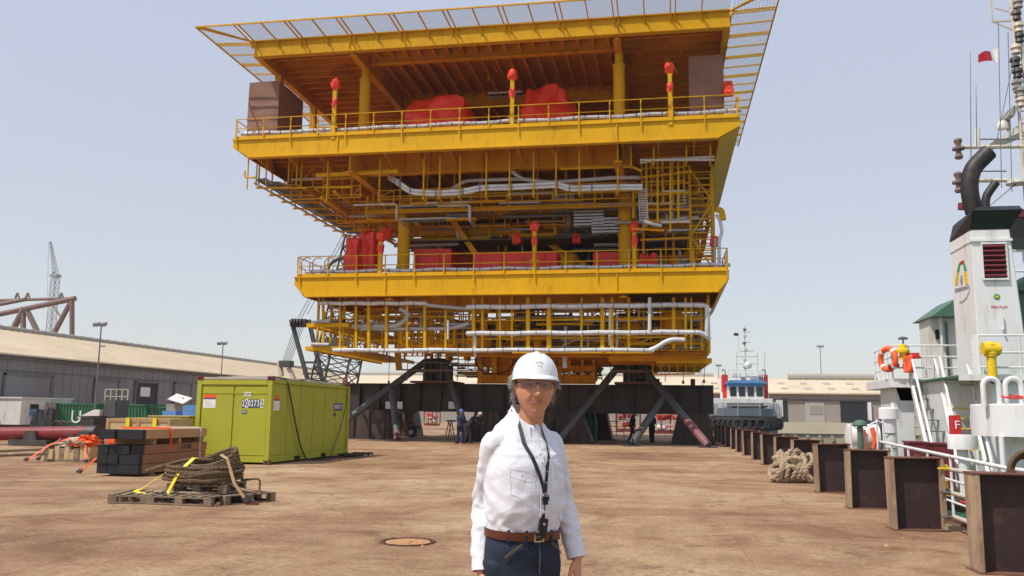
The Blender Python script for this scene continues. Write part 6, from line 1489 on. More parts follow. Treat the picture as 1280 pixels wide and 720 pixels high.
# dark heap of hose at right edge
c = at(1275,578,Y=12.2); t = thing('hose_heap', 'heap of dark ribbed hose rising behind the nearest post', 'hose', (c.x+.1,12.2,-.1))
for k in range(6): g = MB(); g.tube([c+V(.16+(.3-.03*k)*math.cos(a*.35),.06*k,-.12+(.28-.02*k)*math.sin(a*.35)) for a in range(18)], .032, 8, closed=True); g.build('hose_loop', 'rope_dark', t)
g = MB(); g.box(c.x-.2, c.x+.8, 12.1, 12.7, -.12, c.z-.35); g.build('hose_reel_base', 'dark_steel', t, smooth=0)
# rail on upper deck right
ya = 21.25; a = B(1226,475,ya); hh = B(1226,425,ya).z-B(1226,475,ya).z
brail([(a.x,ya+.4,zP),(a.x,ya,zP),(a.x+6,ya,zP)], hh, 7, rails=(1,.57,.2))
a_, b_ = B(1241,428,21.0), B(1241,474,21.0); t = thing('yellow_lamp', 'yellow searchlight on a thick yellow stem at the upper deck railing of the tug', 'lamp', b_); h_ = a_.z-b_.z
g = MB(); g.lathe([(.10,0),(.10,h_*.6),(.13,h_*.62),(.13,h_*.66)], b_, 18); g.build('stem', 'lamp_yellow', t)
g = MB(); cc = b_+V(0,0,h_*.82); g.cyl(cc-V(.17,0,0), cc+V(.17,0,0), .15, n=18); g.cyl(cc+V(.17,0,0), cc+V(.2,0,0), .11, n=18); g.lathe([(.06,-.16),(.14,-.12),(.14,.1),(.06,.17)], cc, 18); g.build('head', 'lamp_yellow', t)
c = B(1241,477,21.0); g = MB(); g.tube([c+V(-.05,0,0), c+V(.15,-.05,-.08), c+V(.3,-.05,-.05)], .03, 6); tp(g, 'bracket', 'dark_steel')
# ---- funnel
f0, f1 = B(1213,287,22), B(1262,287,22); zb = zP; zw = f0.z; d = 1.55
g = MB(); k = [(f0.x,22,zb),(f1.x+.22,22,zb),(f1.x+.22,22+d,zb),(f0.x,22+d,zb)]; k2 = [(f0.x,22,zw),(f1.x,22,zw),(f1.x,22+d,zw),(f0.x,22+d,zw)]
g.add(k+k2, [(0,3,2,1),(4,5,6,7),(0,1,5,4),(1,2,6,5),(2,3,7,6),(3,0,4,7)]); FU = tp(g, 'funnel', 'white', smooth=0, bevel=.02)
g = MB(); g.box(f0.x-.02, f1.x+.03, 21.95, 22+d+.02, zw-.3, zw-.24); tp(g, 'trim_band', 'white', FU, smooth=0)
zt = B(1213,258,22).z+.05
g = MB(); k = [(f0.x-.01,21.99,zw),(f1.x+.01,21.99,zw),(f1.x+.01,22+d+.01,zw),(f0.x-.01,22+d+.01,zw)]; k2 = [(f0.x+.0,21.8,zw+.42),(f1.x+.25,21.8,zw+.42),(f1.x+.25,22+d+.1,zw+.42),(f0.x+.1,22+d+.01,zw+.42)]
g.add(k+k2, [(0,3,2,1),(4,5,6,7),(0,1,5,4),(1,2,6,5),(2,3,7,6),(3,0,4,7)]); k3 = [(f0.x+.22,22.0,zw+.56),(f1.x+.25,22.0,zw+.56),(f1.x+.25,22+d,zw+.56),(f0.x+.25,22+d,zw+.56)]
g.add(k2+k3, [(0,3,2,1),(4,5,6,7),(0,1,5,4),(1,2,6,5),(2,3,7,6),(3,0,4,7)]); g.v[-8:-4] = [v+V(0,0,.002) for v in g.v[-8:-4]]; tp(g, 'funnel_cap', 'funnel_black', FU, smooth=0)
# louvre grille
def fp(px, py): return B(px, py, 22)
a, b = fp(1224,306), fp(1257,348)
g = MB(); g.box(a.x+.05, b.x+.03, 21.975, 21.999, b.z, a.z); o = tp(g, 'vent_grille', 'dark_hole', FU, smooth=0)
for i in range(7):
    z = b.z+(a.z-b.z)*(i+.5)/7; g = MB(); g.cbox(((a.x+b.x)/2+.04,21.955,z), b.x-a.x-.04, .07, .04, M=Matrix.Rotation(R(-35),3,'X')); tp(g, 'slat', 'maroon', FU, smooth=0)
g = MB()
for x in (a.x+.03, b.x+.04): g.box(x-.02, x+.02, 21.94, 21.974, b.z-.03, a.z+.03)
for z in (a.z+.02, b.z-.02): g.box(a.x+.01, b.x+.06, 21.93, 21.973, z-.02, z+.02)
tp(g, 'grille_frame', 'white', FU, smooth=0)
c = fp(1246,371); g = MB(); g.cyl(c, c+V(0,.008,0), .07, n=16); g.v = [v-V(0,.012,0) for v in g.v]; tp(g, 'emblem', 'logo_green', FU); g = MB(); g.cbox(c+V(0,-.016,0), .07, .006, .05); tp(g, 'emblem_centre', 'logo_yellow', FU, smooth=0)
text_mesh('lettering', 'FIRE FLAP', .085, 'logo_red', FU, fp(1249,384)+V(0,-.008,0), (R(90),0,0))
g = MB(); c = fp(1252,402); g.bar(c+V(0,-.05,.15), c+V(0,-.05,-.18), .04, .05); g.bar(c+V(0,-.03,-.18), c+V(-.03,-.12,-.2), .04); tp(g, 'lever', 'white', FU)
# the painted emblem on the left side of the funnel (plane X = f0.x)
def sp(px, py): p = at(px, py, X=f0.x-.012); return p
def stroke(pts, mat):
    g = MB(); poly = [sp(*p) for p in pts]; g.prism(poly, (.008,0,0)); tp(g, 'emblem_mark', mat, FU, smooth=0)
stroke([(1199,328),(1204,325),(1205,328),(1200,331)], 'logo_red')
stroke([(1198,330),(1200,329),(1198.5,340),(1196,341)], 'logo_green'); stroke([(1203,327),(1205,327),(1208,338),(1205.5,339)], 'logo_green')
stroke([(1195,342),(1198,341),(1197,355),(1193.5,357)], 'logo_yellow'); stroke([(1204.5,341),(1208,339),(1210,355),(1206.5,356)], 'logo_yellow')
stroke([(1201,344),(1202.5,344),(1203,352),(1201.5,357),(1200,352)], 'logo_grey')
stroke([(1193.5,361),(1210,357),(1210,360),(1193.5,365.5)], 'logo_grey')
g = MB(); g.tube([sp(1211.5,357), sp(1211.5,364), sp(1208,372), sp(1203,377), sp(1199,377.5)], .008, 5); tp(g, 'emblem_mark', 'logo_grey', FU)
# exhausts
g = MB(); P_ = rounded([B(1218,266,22.8), B(1211,238,22.8), B(1214,212,22.8), B(1236,190,22.8)], .8, 8); g.tube(P_, .21, 20, cap=False); e_ = tp(g, 'exhaust_pipe', 'soot', FU, smooth=60)
g = MB(); dd = (P_[-1]-P_[-2]).normalized(); g.cyl(P_[-1]-dd*.05, P_[-1]-dd*.04, .195, n=20); tp(g, 'pipe_mouth', 'dark_hole', FU); g = MB(); g.tube(P_, .215, 20, cap=False)
g = MB(); g.tube(rounded([B(1232,262,22.5), B(1232,246,22.5), B(1245,228,22.5)], .3, 6), .10, 14); tp(g, 'exhaust_pipe', 'soot', FU)
g = MB(); g.cyl(B(1202,262,23.2), B(1202,254,23.2), .09, n=10); tp(g, 'exhaust_stub', 'maroon', FU)
# cabin behind the funnel with green roof
a, b = B(1166,470,30), B(1200,470,30); zc = B(1166,398,30).z
g = MB(); g.box(a.x, 13, 30, 31.2, zP, zc); g.box(10.8, 13, 31.2, 34, zP, zc); o = tp(g, 'wheelhouse', 'white_dirty', smooth=0)
g = MB(); e = B(1157,399,30); g.prism([(e.x,29.4,zc),(e.x+.35,29.4,zc),(12.9,29.4,zc),(13.4,29.4,zc),(12,29.4,zc+1.0),(a.x+.75,29.4,zc+.62)], (0,2.2,0)); tp(g, 'green_roof', 'green_roof', o, smooth=0)
p0_, p1_ = B(1169,412,29.95), B(1174,424,29.95); g = MB(); g.box(p0_.x, p1_.x, 29.93, 29.99, p1_.z, p0_.z); tp(g, 'window', 'glass_dark', o, smooth=0)
p0_, p1_ = B(1181,402,29.95), B(1188,470,29.95); g = MB(); g.box(p0_.x, p1_.x, 29.93, 29.99, p1_.z, p0_.z); tp(g, 'door', 'steel_grey', o, smooth=0)
g = MB(); p = B(1177,400,29.6); g.cyl((p.x,29.7,zP), (p.x,29.7,zc), .04, n=8); tp(g, 'post', 'white_dirty')
# bridge block right of the funnel, partly out of frame
a = B(1272,400,23.5); g = MB(); g.box(a.x, 13, 23.5, 24.4, zP, B(1272,365,23.5).z); o = tp(g, 'bridge', 'green_roof', smooth=0)
z0 = B(1272,365,23.5).z; g = MB(); g.prism([(a.x-.3,23.2,z0),(13.3,23.2,z0),(12.4,23.2,z0+.5),(a.x+.5,23.2,z0+.5)], (0,1.3,0)); tp(g, 'green_roof', 'green_roof', o, smooth=0)
for k in range(5): x = a.x+.25+k*.9; g = MB(); g.box(x, x+.7, 23.44, 23.49, zP+.9, zP+1.7); tp(g, 'window', 'glass_dark', o, smooth=0)
zz = B(1275,315,24.5).z; g = MB(); 
for z in (zz, zz-.55): g.cyl((a.x-.25,24.3,z), (13,24.3,z), .025, n=6)
for k in range(7): g.cyl((a.x-.25+k*.8,24.3,z0+.4), (a.x-.25+k*.8,24.3,zz), .022, n=6)
tp(g, 'railing', 'white'); 
x = B(1266,270,24).x; g = MB(); g.box(x, 13, 24, 26, B(1266,298,24).z, B(1266,266,24).z); tp(g, 'radar_deck', 'funnel_black', smooth=0); g = MB(); g.box(x-.02, 13, 23.97, 24.0, B(1266,266,24).z-.12, B(1266,262,24).z); tp(g, 'deck_stripe', 'maroon', smooth=0)
# ---- mast
YM = 26; mx = B(1276,100,YM).x; zb = zP+1.5
g = MB()
for s in (-.14,.14): g.cyl((mx+s,YM,zb), (mx+s*.6,YM,B(1270,-60,YM).z), .045, n=8)
z = zb
while z < 13.6: g.bar((mx-.14,YM,z), (mx+.14,YM,z+.3), .035); g.bar((mx-.14,YM,z), (mx+.14,YM,z), .035); z += .35
MA = tp(g, 'mast', 'cream_pipe'); q = random.Random(6)
for (px, py) in ((1272,5),(1270,20),(1273,35),(1270,62),(1274,48),(1269,78),(1272,92),(1271,106),(1274,116),(1276,128)):
    c = B(px,py,YM); g = MB(); g.lathe([(.04,-.16),(.13,-.12),(.1,0),(.15,.04),(.13,.14),(.04,.18)], c, 12); tp(g, 'signal_lamp', q.choice(('dark_steel','cream_pipe','wall_tan')), MA)
    g = MB(); g.bar(c, V(mx,YM,c.z), .04); tp(g, 'lamp_bracket', 'cream_pipe', MA)
a, b = B(1241,27,YM), B(1280,24,YM); g = MB(); g.bar(a, V(mx,YM,a.z), .05); g.bar(a, V(mx,YM,a.z-.35), .035); g.bar(a, a+V(0,0,.8), .04); tp(g, 'gaff', 'cream_pipe', MA); g = MB(); g.bar(B(1243,10,YM), B(1262,15,YM), .03); tp(g, 'gaff', 'cream_pipe', MA)
for y in (184, 226): 
    a, b = B(1199,y,YM), B(1300,y-1,YM); g = MB(); g.cyl(a, b, .06, n=8); tp(g, 'yard', 'cream_pipe', MA)
    c = B(1198,y+2,YM); g = MB(); g.lathe([(.09,-.3),(.12,-.24),(.07,-.12),(.07,-.05),(.17,-.03),(.17,.03),(.07,.05),(.07,.12),(.12,.24),(.09,.3)], c, 12); tp(g, 'yard_lamp', 'truss_brown', MA)
g = MB(); g.cyl(B(1224,174,YM), B(1300,174,YM), .02, n=6); g.cyl(B(1224,214,YM), B(1258,214,YM), .02, n=6); g.cyl(B(1238,256,YM), B(1300,205,YM), .02, n=6); tp(g, 'stay', 'steel_grey', MA)
a, b = B(1247,172,YM), B(1300,140,YM); g = MB(); g.prism([a, b, b+V(0,0,-.35), a+V(.1,0,-.08)], (0,1.2,0)); tp(g, 'radar_platform', 'white_dirty', MA, smooth=0)
c = B(1253,158,YM+.3); g = MB(); g.lathe([(.16,-.08),(.17,.02),(.12,.14),(.03,.18)], c, 14); tp(g, 'dome', 'white_dirty', MA); g = MB(); c = B(1260,145,YM+.3); g.cbox(c, .12, .9, .3, M=Matrix.Rotation(R(25),3,'Y')); g.cyl(c-V(0,0,.45), c, .06, n=8); tp(g, 'radar_scanner', 'wall_tan', MA)
for px, y0, y1 in ((1213,64,238),(1220,106,184)): g = MB(); g.cyl(B(px+1,y1,YM-.5), B(px,y0,YM-.5), .018, .006, n=6); tp(g, 'whip_aerial', 'steel_grey', MA)
g = MB(); g.cyl(B(1222,185,YM), B(1222,161,YM), .07, n=8); tp(g, 'lamp_post', 'white_dirty', MA)
for a_, b_ in (((1248,28),(1252,235)),((1260,40),(1265,240)),((1268,70),(1245,180))): g = MB(); g.cyl(B(*a_,YM-.3), B(*b_,YM-.3), .012, n=5); tp(g, 'halyard', 'steel_grey', MA)
g = MB(); c = B(1272,230,YM); g.lathe([(.3,0),(.3,.1),(.05,.15)], c, 14); tp(g, 'dome', 'white_dirty', MA)
# flag, waving: real thin cloth
c = B(1248,60,YM-.3); t = thing('flag', 'small maroon and white flag flying from the tug mast halyard', 'flag', c)
def cloth(u0, u1, mat, name):
    g = MB(); nu, nv = 12, 6; pts = []
    for i in range(nu+1):
        u = u0+(u1-u0)*i/nu
        for j in range(nv+1): v = j/nv; pts.append(c+V(-.52*u, .12*math.sin(u*7+v), -.16*u-(.40-.18*u)*v+.03*math.sin(u*9)))
    n = len(pts); pts2 = [p+V(0,.006,0) for p in pts]; W = nv+1
    f = [(i*W+j, (i+1)*W+j, (i+1)*W+j+1, i*W+j+1) for i in range(nu) for j in range(nv)]
    g.add(pts+pts2, f+[tuple(n+k for k in reversed(q)) for q in f]); g.build(name, mat, t, smooth=80)
cloth(0, .42, 'flag_white', 'hoist_half'); cloth(.42, 1, 'flag_red', 'fly_half')
# mooring line from the far tug to the quay
a, b = at(1105,533,Y=27), at(1012,549,Y=62); g = MB(); g.tube(catenary(a, b, .5, 16), .05, 6); tag(g.build('mooring_line', 'cable'), 'dark mooring line slung low over the water beyond the posts', 'rope')
# ---- far tug, bow towards us
YF = 84; Tf = at(936, 545, Y=YF)
t = thing('tugboat', 'far tug seen bow on, blue wheelhouse roof and two red funnels', 'boat', (Tf.x, YF, -1.8))
C = lambda x, y, dy=0: at(x, y, Y=YF+dy)
def f(mb, name, mat, parent=None, **k): return mb.build(name, mat, parent or t, **k)
xl, xr = C(890,530).x, C(984,530).x; xm = (xl+xr)/2; zd = C(936,520).z
g = MB(); hull = [(xl,YF+26),(xl,YF+7),(xl+1.2,YF+2.5),(xm-1,YF),(xm+1,YF),(xr-1.2,YF+2.5),(xr,YF+7),(xr,YF+26)]
g.prism([(x,y,-2.6) for x, y in hull], (0,0,2.6+zd)); f(g, 'hull', 'hull_dark', smooth=0)
g = MB(); g.prism([(x,y,zd+.003) for x, y in hull], (0,0,.02)); f(g, 'deck', 'steel_grey', smooth=0)
g = MB(); g.tube([V(x,y,zd+.95) for x, y in hull[1:-1]], .035, 6); g.tube([V(x,y,zd+1.2) for x, y in hull[1:-1]], .05, 6)
for x, y in hull[1:-1]: g.cyl((x,y,zd), (x,y,zd+1.2), .05, n=6)
f(g, 'bow_rail', 'galv')
for i in range(19):
    k = i/18*6; j = min(5, int(k)); p = V(*hull[1+j],0).lerp(V(*hull[2+j],0), k-j); g = MB(); a0 = math.atan2(p.y-(YF+9), p.x-xm); ax = V(-math.sin(a0), math.cos(a0), 0)
    g.tube(arc_pts((p.x+.25*math.cos(a0),p.y+.25*math.sin(a0),zd-.75), .42, 0, 2*math.pi, 14, ax, (0,0,1))[:-1], .2, 8, closed=True); f(g, 'tyre_fender', 'rubber')
g = MB(); g.box(xm-2.9, xm+2.9, YF+6, YF+20, zd, C(936,498,6).z); f(g, 'deckhouse', 'white_dirty', smooth=0, bevel=.05)
g = MB()
for (xa_, ya_), (xb_, yb_) in zip(hull[1:-2], hull[2:-1]): g.bar((xa_,ya_,zd+.35), (xb_,yb_,zd+.35), .08, .75)
f(g, 'bulwark', 'bulwark_grey', smooth=0)
g = MB(); g.box(C(899,500,9).x, C(977,500,9).x, YF+9, YF+21, zd, C(936,510,9).z+.6); f(g, 'lower_house', 'white_dirty', smooth=0, bevel=.05)
for px_ in (905,918,928,943,955,968): p_ = C(px_,513,5); g = MB(); g.lathe([(.3,0),(.3,.5),(.42,.55),(.42,.7),(.1,.8)], (p_.x,YF+4.5,zd+.05), 12); f(g, 'bollard', 'bulwark_grey')
g = MB(); g.box(xm-1.7, xm+1.7, YF+3, YF+5, zd+.03, zd+1.3); f(g, 'anchor_winch_housing', 'bulwark_grey', smooth=0, bevel=.08)
wz0, wz1 = C(936,496,7).z, C(936,483,7).z; wx0, wx1 = C(911,490,7).x, C(955,490,7).x
g = MB(); g.box(wx0, wx1, YF+7, YF+13, wz0-.6, wz1+.3); wh = f(g, 'wheelhouse', 'white', smooth=0, bevel=.05)
for i in range(4): w_ = (wx1-wx0)/4; g = MB(); g.box(wx0+i*w_+.12, wx0+(i+1)*w_-.12, YF+6.93, YF+6.995, wz0+.05, wz1-.05); f(g, 'window', 'glass_dark', wh, smooth=0)
g = MB(); g.prism([(wx0-.3,YF+6.6,wz1+.3),(wx1+.3,YF+6.6,wz1+.3),(wx1-.1,YF+6.6,wz1+.62),(wx0+.1,YF+6.6,wz1+.62)], (0,6.8,0)); g.box(wx0-.05, wx1+.05, YF+6.9, YF+13, wz1-.0, wz1+.29); f(g, 'blue_roof', 'blue', wh, smooth=0)
for a, b in ((903,910),(953,960)):
    g = MB(); g.box(C(a,480,10).x, C(b,480,10).x, YF+10, YF+12, C(905,500,10).z, C(905,468,10).z); fn = f(g, 'funnel', 'signal_red', smooth=0, bevel=.05); c = C((a+b)/2,468,11)
    g = MB(); g.tube(rounded([c, c+V(0,0,.45), c+V(-.25,0,.55), c+V(-.3,0,.3)],.2), .06, 8); f(g, 'exhaust_pipe', 'steel_grey', fn)
    c = C((a+b)/2,500,10); g = MB(); g.cyl((c.x,YF+10.6,zd), (c.x,YF+10.6,C(905,490,10).z), .45, n=14); f(g, 'tank', 'white')
g = MB(); xs = C(932,470,9); g.cyl((xs.x,YF+9,wz1+.7), (xs.x,YF+9,C(930,408,9).z), .09, .05, n=8)
mt = f(g, 'mast', 'cream_pipe')
for px0, px1, py in ((919,948,455),(921,948,446),(925,942,439),(930,938,428),(929,939,415)): g = MB(); g.bar(C(px0,py,9), C(px1,py,9), .06); f(g, 'crosstree', 'galv', mt)
q = random.Random(12)
for py in (412,420,429,437,450,459): c = C(931+q.uniform(-1,1),py,9); g = MB(); g.lathe([(.05,-.15),(.18,-.1),(.18,.1),(.05,.15)], c, 8); f(g, 'signal_lamp', q.choice(('truss_brown','cream_pipe','steel_grey')), mt)
c = C(935,456,8.6); g = MB(); g.lathe([(.1,-.4),(.35,-.3),(.4,0),(.3,.25),(.05,.35)], c, 12); f(g, 'dome', 'white', mt)
for px in (921,947,956): g = MB(); g.cyl(C(px,475,9), C(px,440,9), .025, n=4); f(g, 'whip_aerial', 'steel_grey', mt)
g = MB()
for z in (.3,.6,.9): g.tube([V(wx0,YF+7,wz1+.75+z), V(wx1,YF+7,wz1+.75+z), V(wx1,YF+12,wz1+.75+z)], .035, 6)
for i in range(7): x = wx0+(wx1-wx0)*i/6; g.cyl((x,YF+7,wz1+.7), (x,YF+7,wz1+1.65), .035, n=5)
f(g, 'roof_rail', 'white', wh)
for i in range(7): c = C(919+i*5+q.uniform(-1,1), 472+q.uniform(-2,3), 8+q.random()*2); g = MB(); g.cbox(c, q.uniform(.2,.5), .3, q.uniform(.2,.5)); f(g, 'searchlight', q.choice(('white','galv','steel_grey')), wh, smooth=0, bevel=.03)
c = C(936,509,3); g = MB(); g.cyl(c-V(1.1,0,0), c+V(1.1,0,0), .45, n=16); g.cyl(c-V(1.6,0,-.1), c+V(1.8,0,.1), .12, n=8); f(g, 'winch', 'dark_steel'); g = MB(); g.box(c.x-1.3,c.x+1.3,c.y-.4,c.y+.8,zd,c.z-.3); f(g,'winch_base','steel_grey',smooth=0)
c = C(925,511,4); g = MB(); g.tube([c, c+V(-.8,0,-.5), c+V(-1.5,-.3,-.9)], .06, 6); f(g, 'tow_line', 'galv')
for s in (-1, 1): g = MB(); g.box(xm+s*2.9-.35, xm+s*2.9+.35, YF+4, YF+5.5, zd, zd+1.1); f(g, 'deck_box', 'galv', smooth=0, bevel=.04)
c = at(920,418,Y=YF+9); g = MB(); g.cbox(c, .5, .04, .3, .4); g.bar(c+V(.25,0,.3), c+V(.25,0,-2), .02); tag(g.build('signal_flag', 'dark_steel', smooth=0), 'tiny dark flag on the far tug left of its mast', 'flag')
for k, (x0, x1, ytop, m) in enumerate(((972,979,500,'white_dirty'),)):
    a, b = C(x0,520,14), C(x1,520,14); g = MB(); g.box(a.x, b.x, YF+14, YF+15, zd, at(975,ytop,Y=YF+14).z); f(g, 'deck_cabinet', m, smooth=0)
# ================================================================ the man in front
mk('skin', (.58,.27,.155), .5, var=.10, scale=9, dirt=(.50,.17,.10), dirt_amt=.15, dirt_scale=12, bump=.12, bump_scale=140)
M['skin'].node_tree.nodes['Principled BSDF'].inputs['Subsurface Weight'].default_value = .12
M['skin'].node_tree.nodes['Principled BSDF'].inputs['Subsurface Radius'].default_value = (.012,.005,.003)
mk('lip', (.33,.11,.085), .45, var=.1, scale=20)
mk('shirt', (.74,.74,.79), .8, var=.03, scale=5, bump=.28, bump_scale=11, fine=.02)
mk('shirt_seam', (.68,.68,.73), .8, var=.03, scale=5)
mk('jeans', (.012,.021,.042), .85, var=.25, scale=6, fine=.25, bump=.2, bump_scale=120)
mk('jean_stitch', (.22,.16,.08), .8)
mk('leather', (.13,.036,.016), .45, var=.25, scale=14, bump=.1)
mk('brass', (.75,.62,.42), .3, metal=.8); mk('hat', (.76,.80,.78), .22, var=.03, scale=4, coat=.5)
mk('hair_grey', (.36,.34,.32), .6, var=.3, scale=40); mk('lanyard', (.012,.012,.014), .6); mk('shoe', (.03,.022,.018), .5)
mk('eye_white', (.30,.20,.16), .5); mk('iris', (.05,.03,.02), .8); mk('frame_black', (.02,.02,.02), .3)
lm = bpy.data.materials.new('clear_lens'); lm.use_nodes = True; t_ = lm.node_tree; t_.nodes.clear()
o_ = t_.nodes.new('ShaderNodeOutputMaterial'); mx_ = t_.nodes.new('ShaderNodeMixShader'); tr_ = t_.nodes.new('ShaderNodeBsdfTransparent'); gl_ = t_.nodes.new('ShaderNodeBsdfGlossy'); lw_ = t_.nodes.new('ShaderNodeLayerWeight')
tr_.inputs[0].default_value = (.70,.62,.56,1); gl_.inputs[1].default_value = .04; lw_.inputs[0].default_value = .35; ml_ = t_.nodes.new('ShaderNodeMath'); ml_.operation = 'MULTIPLY_ADD'; ml_.inputs[1].default_value = .35; ml_.inputs[2].default_value = .05
t_.links.new(lw_.outputs['Fresnel'], ml_.inputs[0]); t_.links.new(ml_.outputs[0], mx_.inputs[0]); t_.links.new(tr_.outputs[0], mx_.inputs[1]); t_.links.new(gl_.outputs[0], mx_.inputs[2]); t_.links.new(mx_.outputs[0], o_.inputs[0])
M['clear_lens'] = lm

def remesh(mb, name, mat, parent, voxel, smooth_it=3, disp=None):
    me = bpy.data.meshes.new('tmp'); me.from_pydata(mb.v, [], mb.f); bm = bmesh.new(); bm.from_mesh(me); bmesh.ops.recalc_face_normals(bm, faces=bm.faces); bm.to_mesh(me); bm.free()
    o = bpy.data.objects.new('tmp', me); COL.objects.link(o)
    r = o.modifiers.new('r', 'REMESH'); r.mode = 'VOXEL'; r.voxel_size = voxel; r.use_smooth_shade = True
    if smooth_it: s = o.modifiers.new('s', 'SMOOTH'); s.factor = .5; s.iterations = smooth_it
    bpy.context.view_layer.update(); m2 = bpy.data.meshes.new_from_object(o.evaluated_get(bpy.context.evaluated_depsgraph_get()))
    bpy.data.objects.remove(o); m2.name = name; m2.materials.clear(); m2.materials.append(M[mat])
    if disp:
        bm = bmesh.new(); bm.from_mesh(m2); bm.normal_update()
        nv = [(v, v.normal.copy()) for v in bm.verts]; new = [v.co+n*disp(v.co, n) for v, n in nv]
        for (v, n), c in zip(nv, new): v.co = c
        bm.to_mesh(m2); bm.free()
    m2.shade_smooth(); ob = bpy.data.objects.new(name, m2); COL.objects.link(ob); ob.parent = parent
    return ob
def ellring(c, a, b, rz=0, n=40, p=2.3, ty=0):
    out = []
    for k in range(n):
        t = 2*math.pi*k/n; ct, st = math.cos(t), math.sin(t)
        x = a*math.copysign(abs(ct)**(2/p), ct); y = b*math.copysign(abs(st)**(2/p), st)
        out.append(Vector(c)+V(x*math.cos(rz)-y*math.sin(rz), x*math.sin(rz)+y*math.cos(rz), ty*y))
    return out
def interp(tab, z):
    for i in range(len(tab)-1):
        if tab[i][0] <= z <= tab[i+1][0]:
            k = (z-tab[i][0])/(tab[i+1][0]-tab[i][0]); k = k*k*(3-2*k); return [u+(w_-u)*k for u, w_ in zip(tab[i][1:], tab[i+1][1:])]
    return list(tab[0][1:] if z < tab[0][0] else tab[-1][1:])
def limb(g, pts, rs, n=24, sub=5):
    """smooth tapering limb through joints"""
    P_, R_ = [], []
    m = len(pts); pts = [Vector(p) for p in pts]
    for i in range(m-1):
        p0 = pts[max(i-1,0)]; p1 = pts[i]; p2 = pts[i+1]; p3 = pts[min(i+2,m-1)]
        for k in range(sub):
            t = k/sub; P_.append(.5*((2*p1)+(p2-p0)*t+(2*p0-5*p1+4*p2-p3)*t*t+(3*p1-p0-3*p2+p3)*t**3)); R_.append(rs[i]+(rs[i+1]-rs[i])*t)
    P_.append(pts[-1]); R_.append(rs[-1]); g.tube(P_, R_, n); 
    for p, r in ((P_[0], R_[0]), (P_[-1], R_[-1])): ball(g, p, r*.97)
    return P_
def ball(g, c, r, s=(1,1,1), n=14):
    c = Vector(c); prof = []
    vs = []; fs = []
    rings = n//2
    for i in range(1, rings):
        ph = math.pi*i/rings
        for k in range(n): th = 2*math.pi*k/n; vs.append(c+V(r*s[0]*math.sin(ph)*math.cos(th), r*s[1]*math.sin(ph)*math.sin(th), r*s[2]*math.cos(ph)))
    m = len(vs); vs += [c+V(0,0,r*s[2]), c-V(0,0,r*s[2])]
    for i in range(rings-2):
        for k in range(n): fs.append((i*n+k, i*n+(k+1) % n, (i+1)*n+(k+1) % n, (i+1)*n+k))
    for k in range(n): fs.append((m, (k+1) % n, k)); fs.append((m+1, (rings-2)*n+k, (rings-2)*n+(k+1) % n))
    g.add(vs, fs)
def hand(g, wrist, d, palm_n, side, s=1.0, curl=.35):
    """d: along the fingers, palm_n: the way the palm faces, side: +1/-1 picks the thumb side"""
    d = Vector(d).normalized(); pn = Vector(palm_n); pn = (pn-d*pn.dot(d)).normalized(); ax = d.cross(pn)*side; w_ = Vector(wrist)
    pc = w_+d*.05*s; rings = []
    for k, hw, ht in ((0,.026,.019),(.03,.034,.018),(.06,.040,.016),(.09,.040,.013),(.098,.036,.010)):
        c = w_+d*k*s; rings.append([c+ax*(hw*s*math.cos(t*math.pi/8))+pn*(ht*s*math.sin(t*math.pi/8)) for t in range(16)])
    g.loft(rings)
    for i, (off, L) in enumerate(((.030,.072),(.0105,.080),(-.0105,.075),(-.030,.058))):
        base = w_+d*.088*s+ax*off*s; dirn = d+ax*(off*1.6); pts = [base-d*.03*s, base]; a = curl*.5
        cur = base
        for j, fr in enumerate((.45,.30,.25)):
            a += curl*(.45+.12*i); v = (dirn.normalized()*math.cos(a*.8)+pn*math.sin(a*.8)); cur = cur+v*L*fr*s; pts.append(cur)
        limb(g, pts, [.0085*s,.0092*s,.0085*s,.0078*s,.0066*s], 10, 3)
    tb = w_+d*.022*s+ax*.026*s
    limb(g, [tb-ax*.012*s, tb+ax*.012*s+d*.018*s+pn*.006*s, tb+ax*.024*s+d*.045*s+pn*.014*s, tb+ax*.024*s+d*.072*s+pn*.022*s], [.012*s,.0125*s,.0105*s,.0085*s], 10, 3)
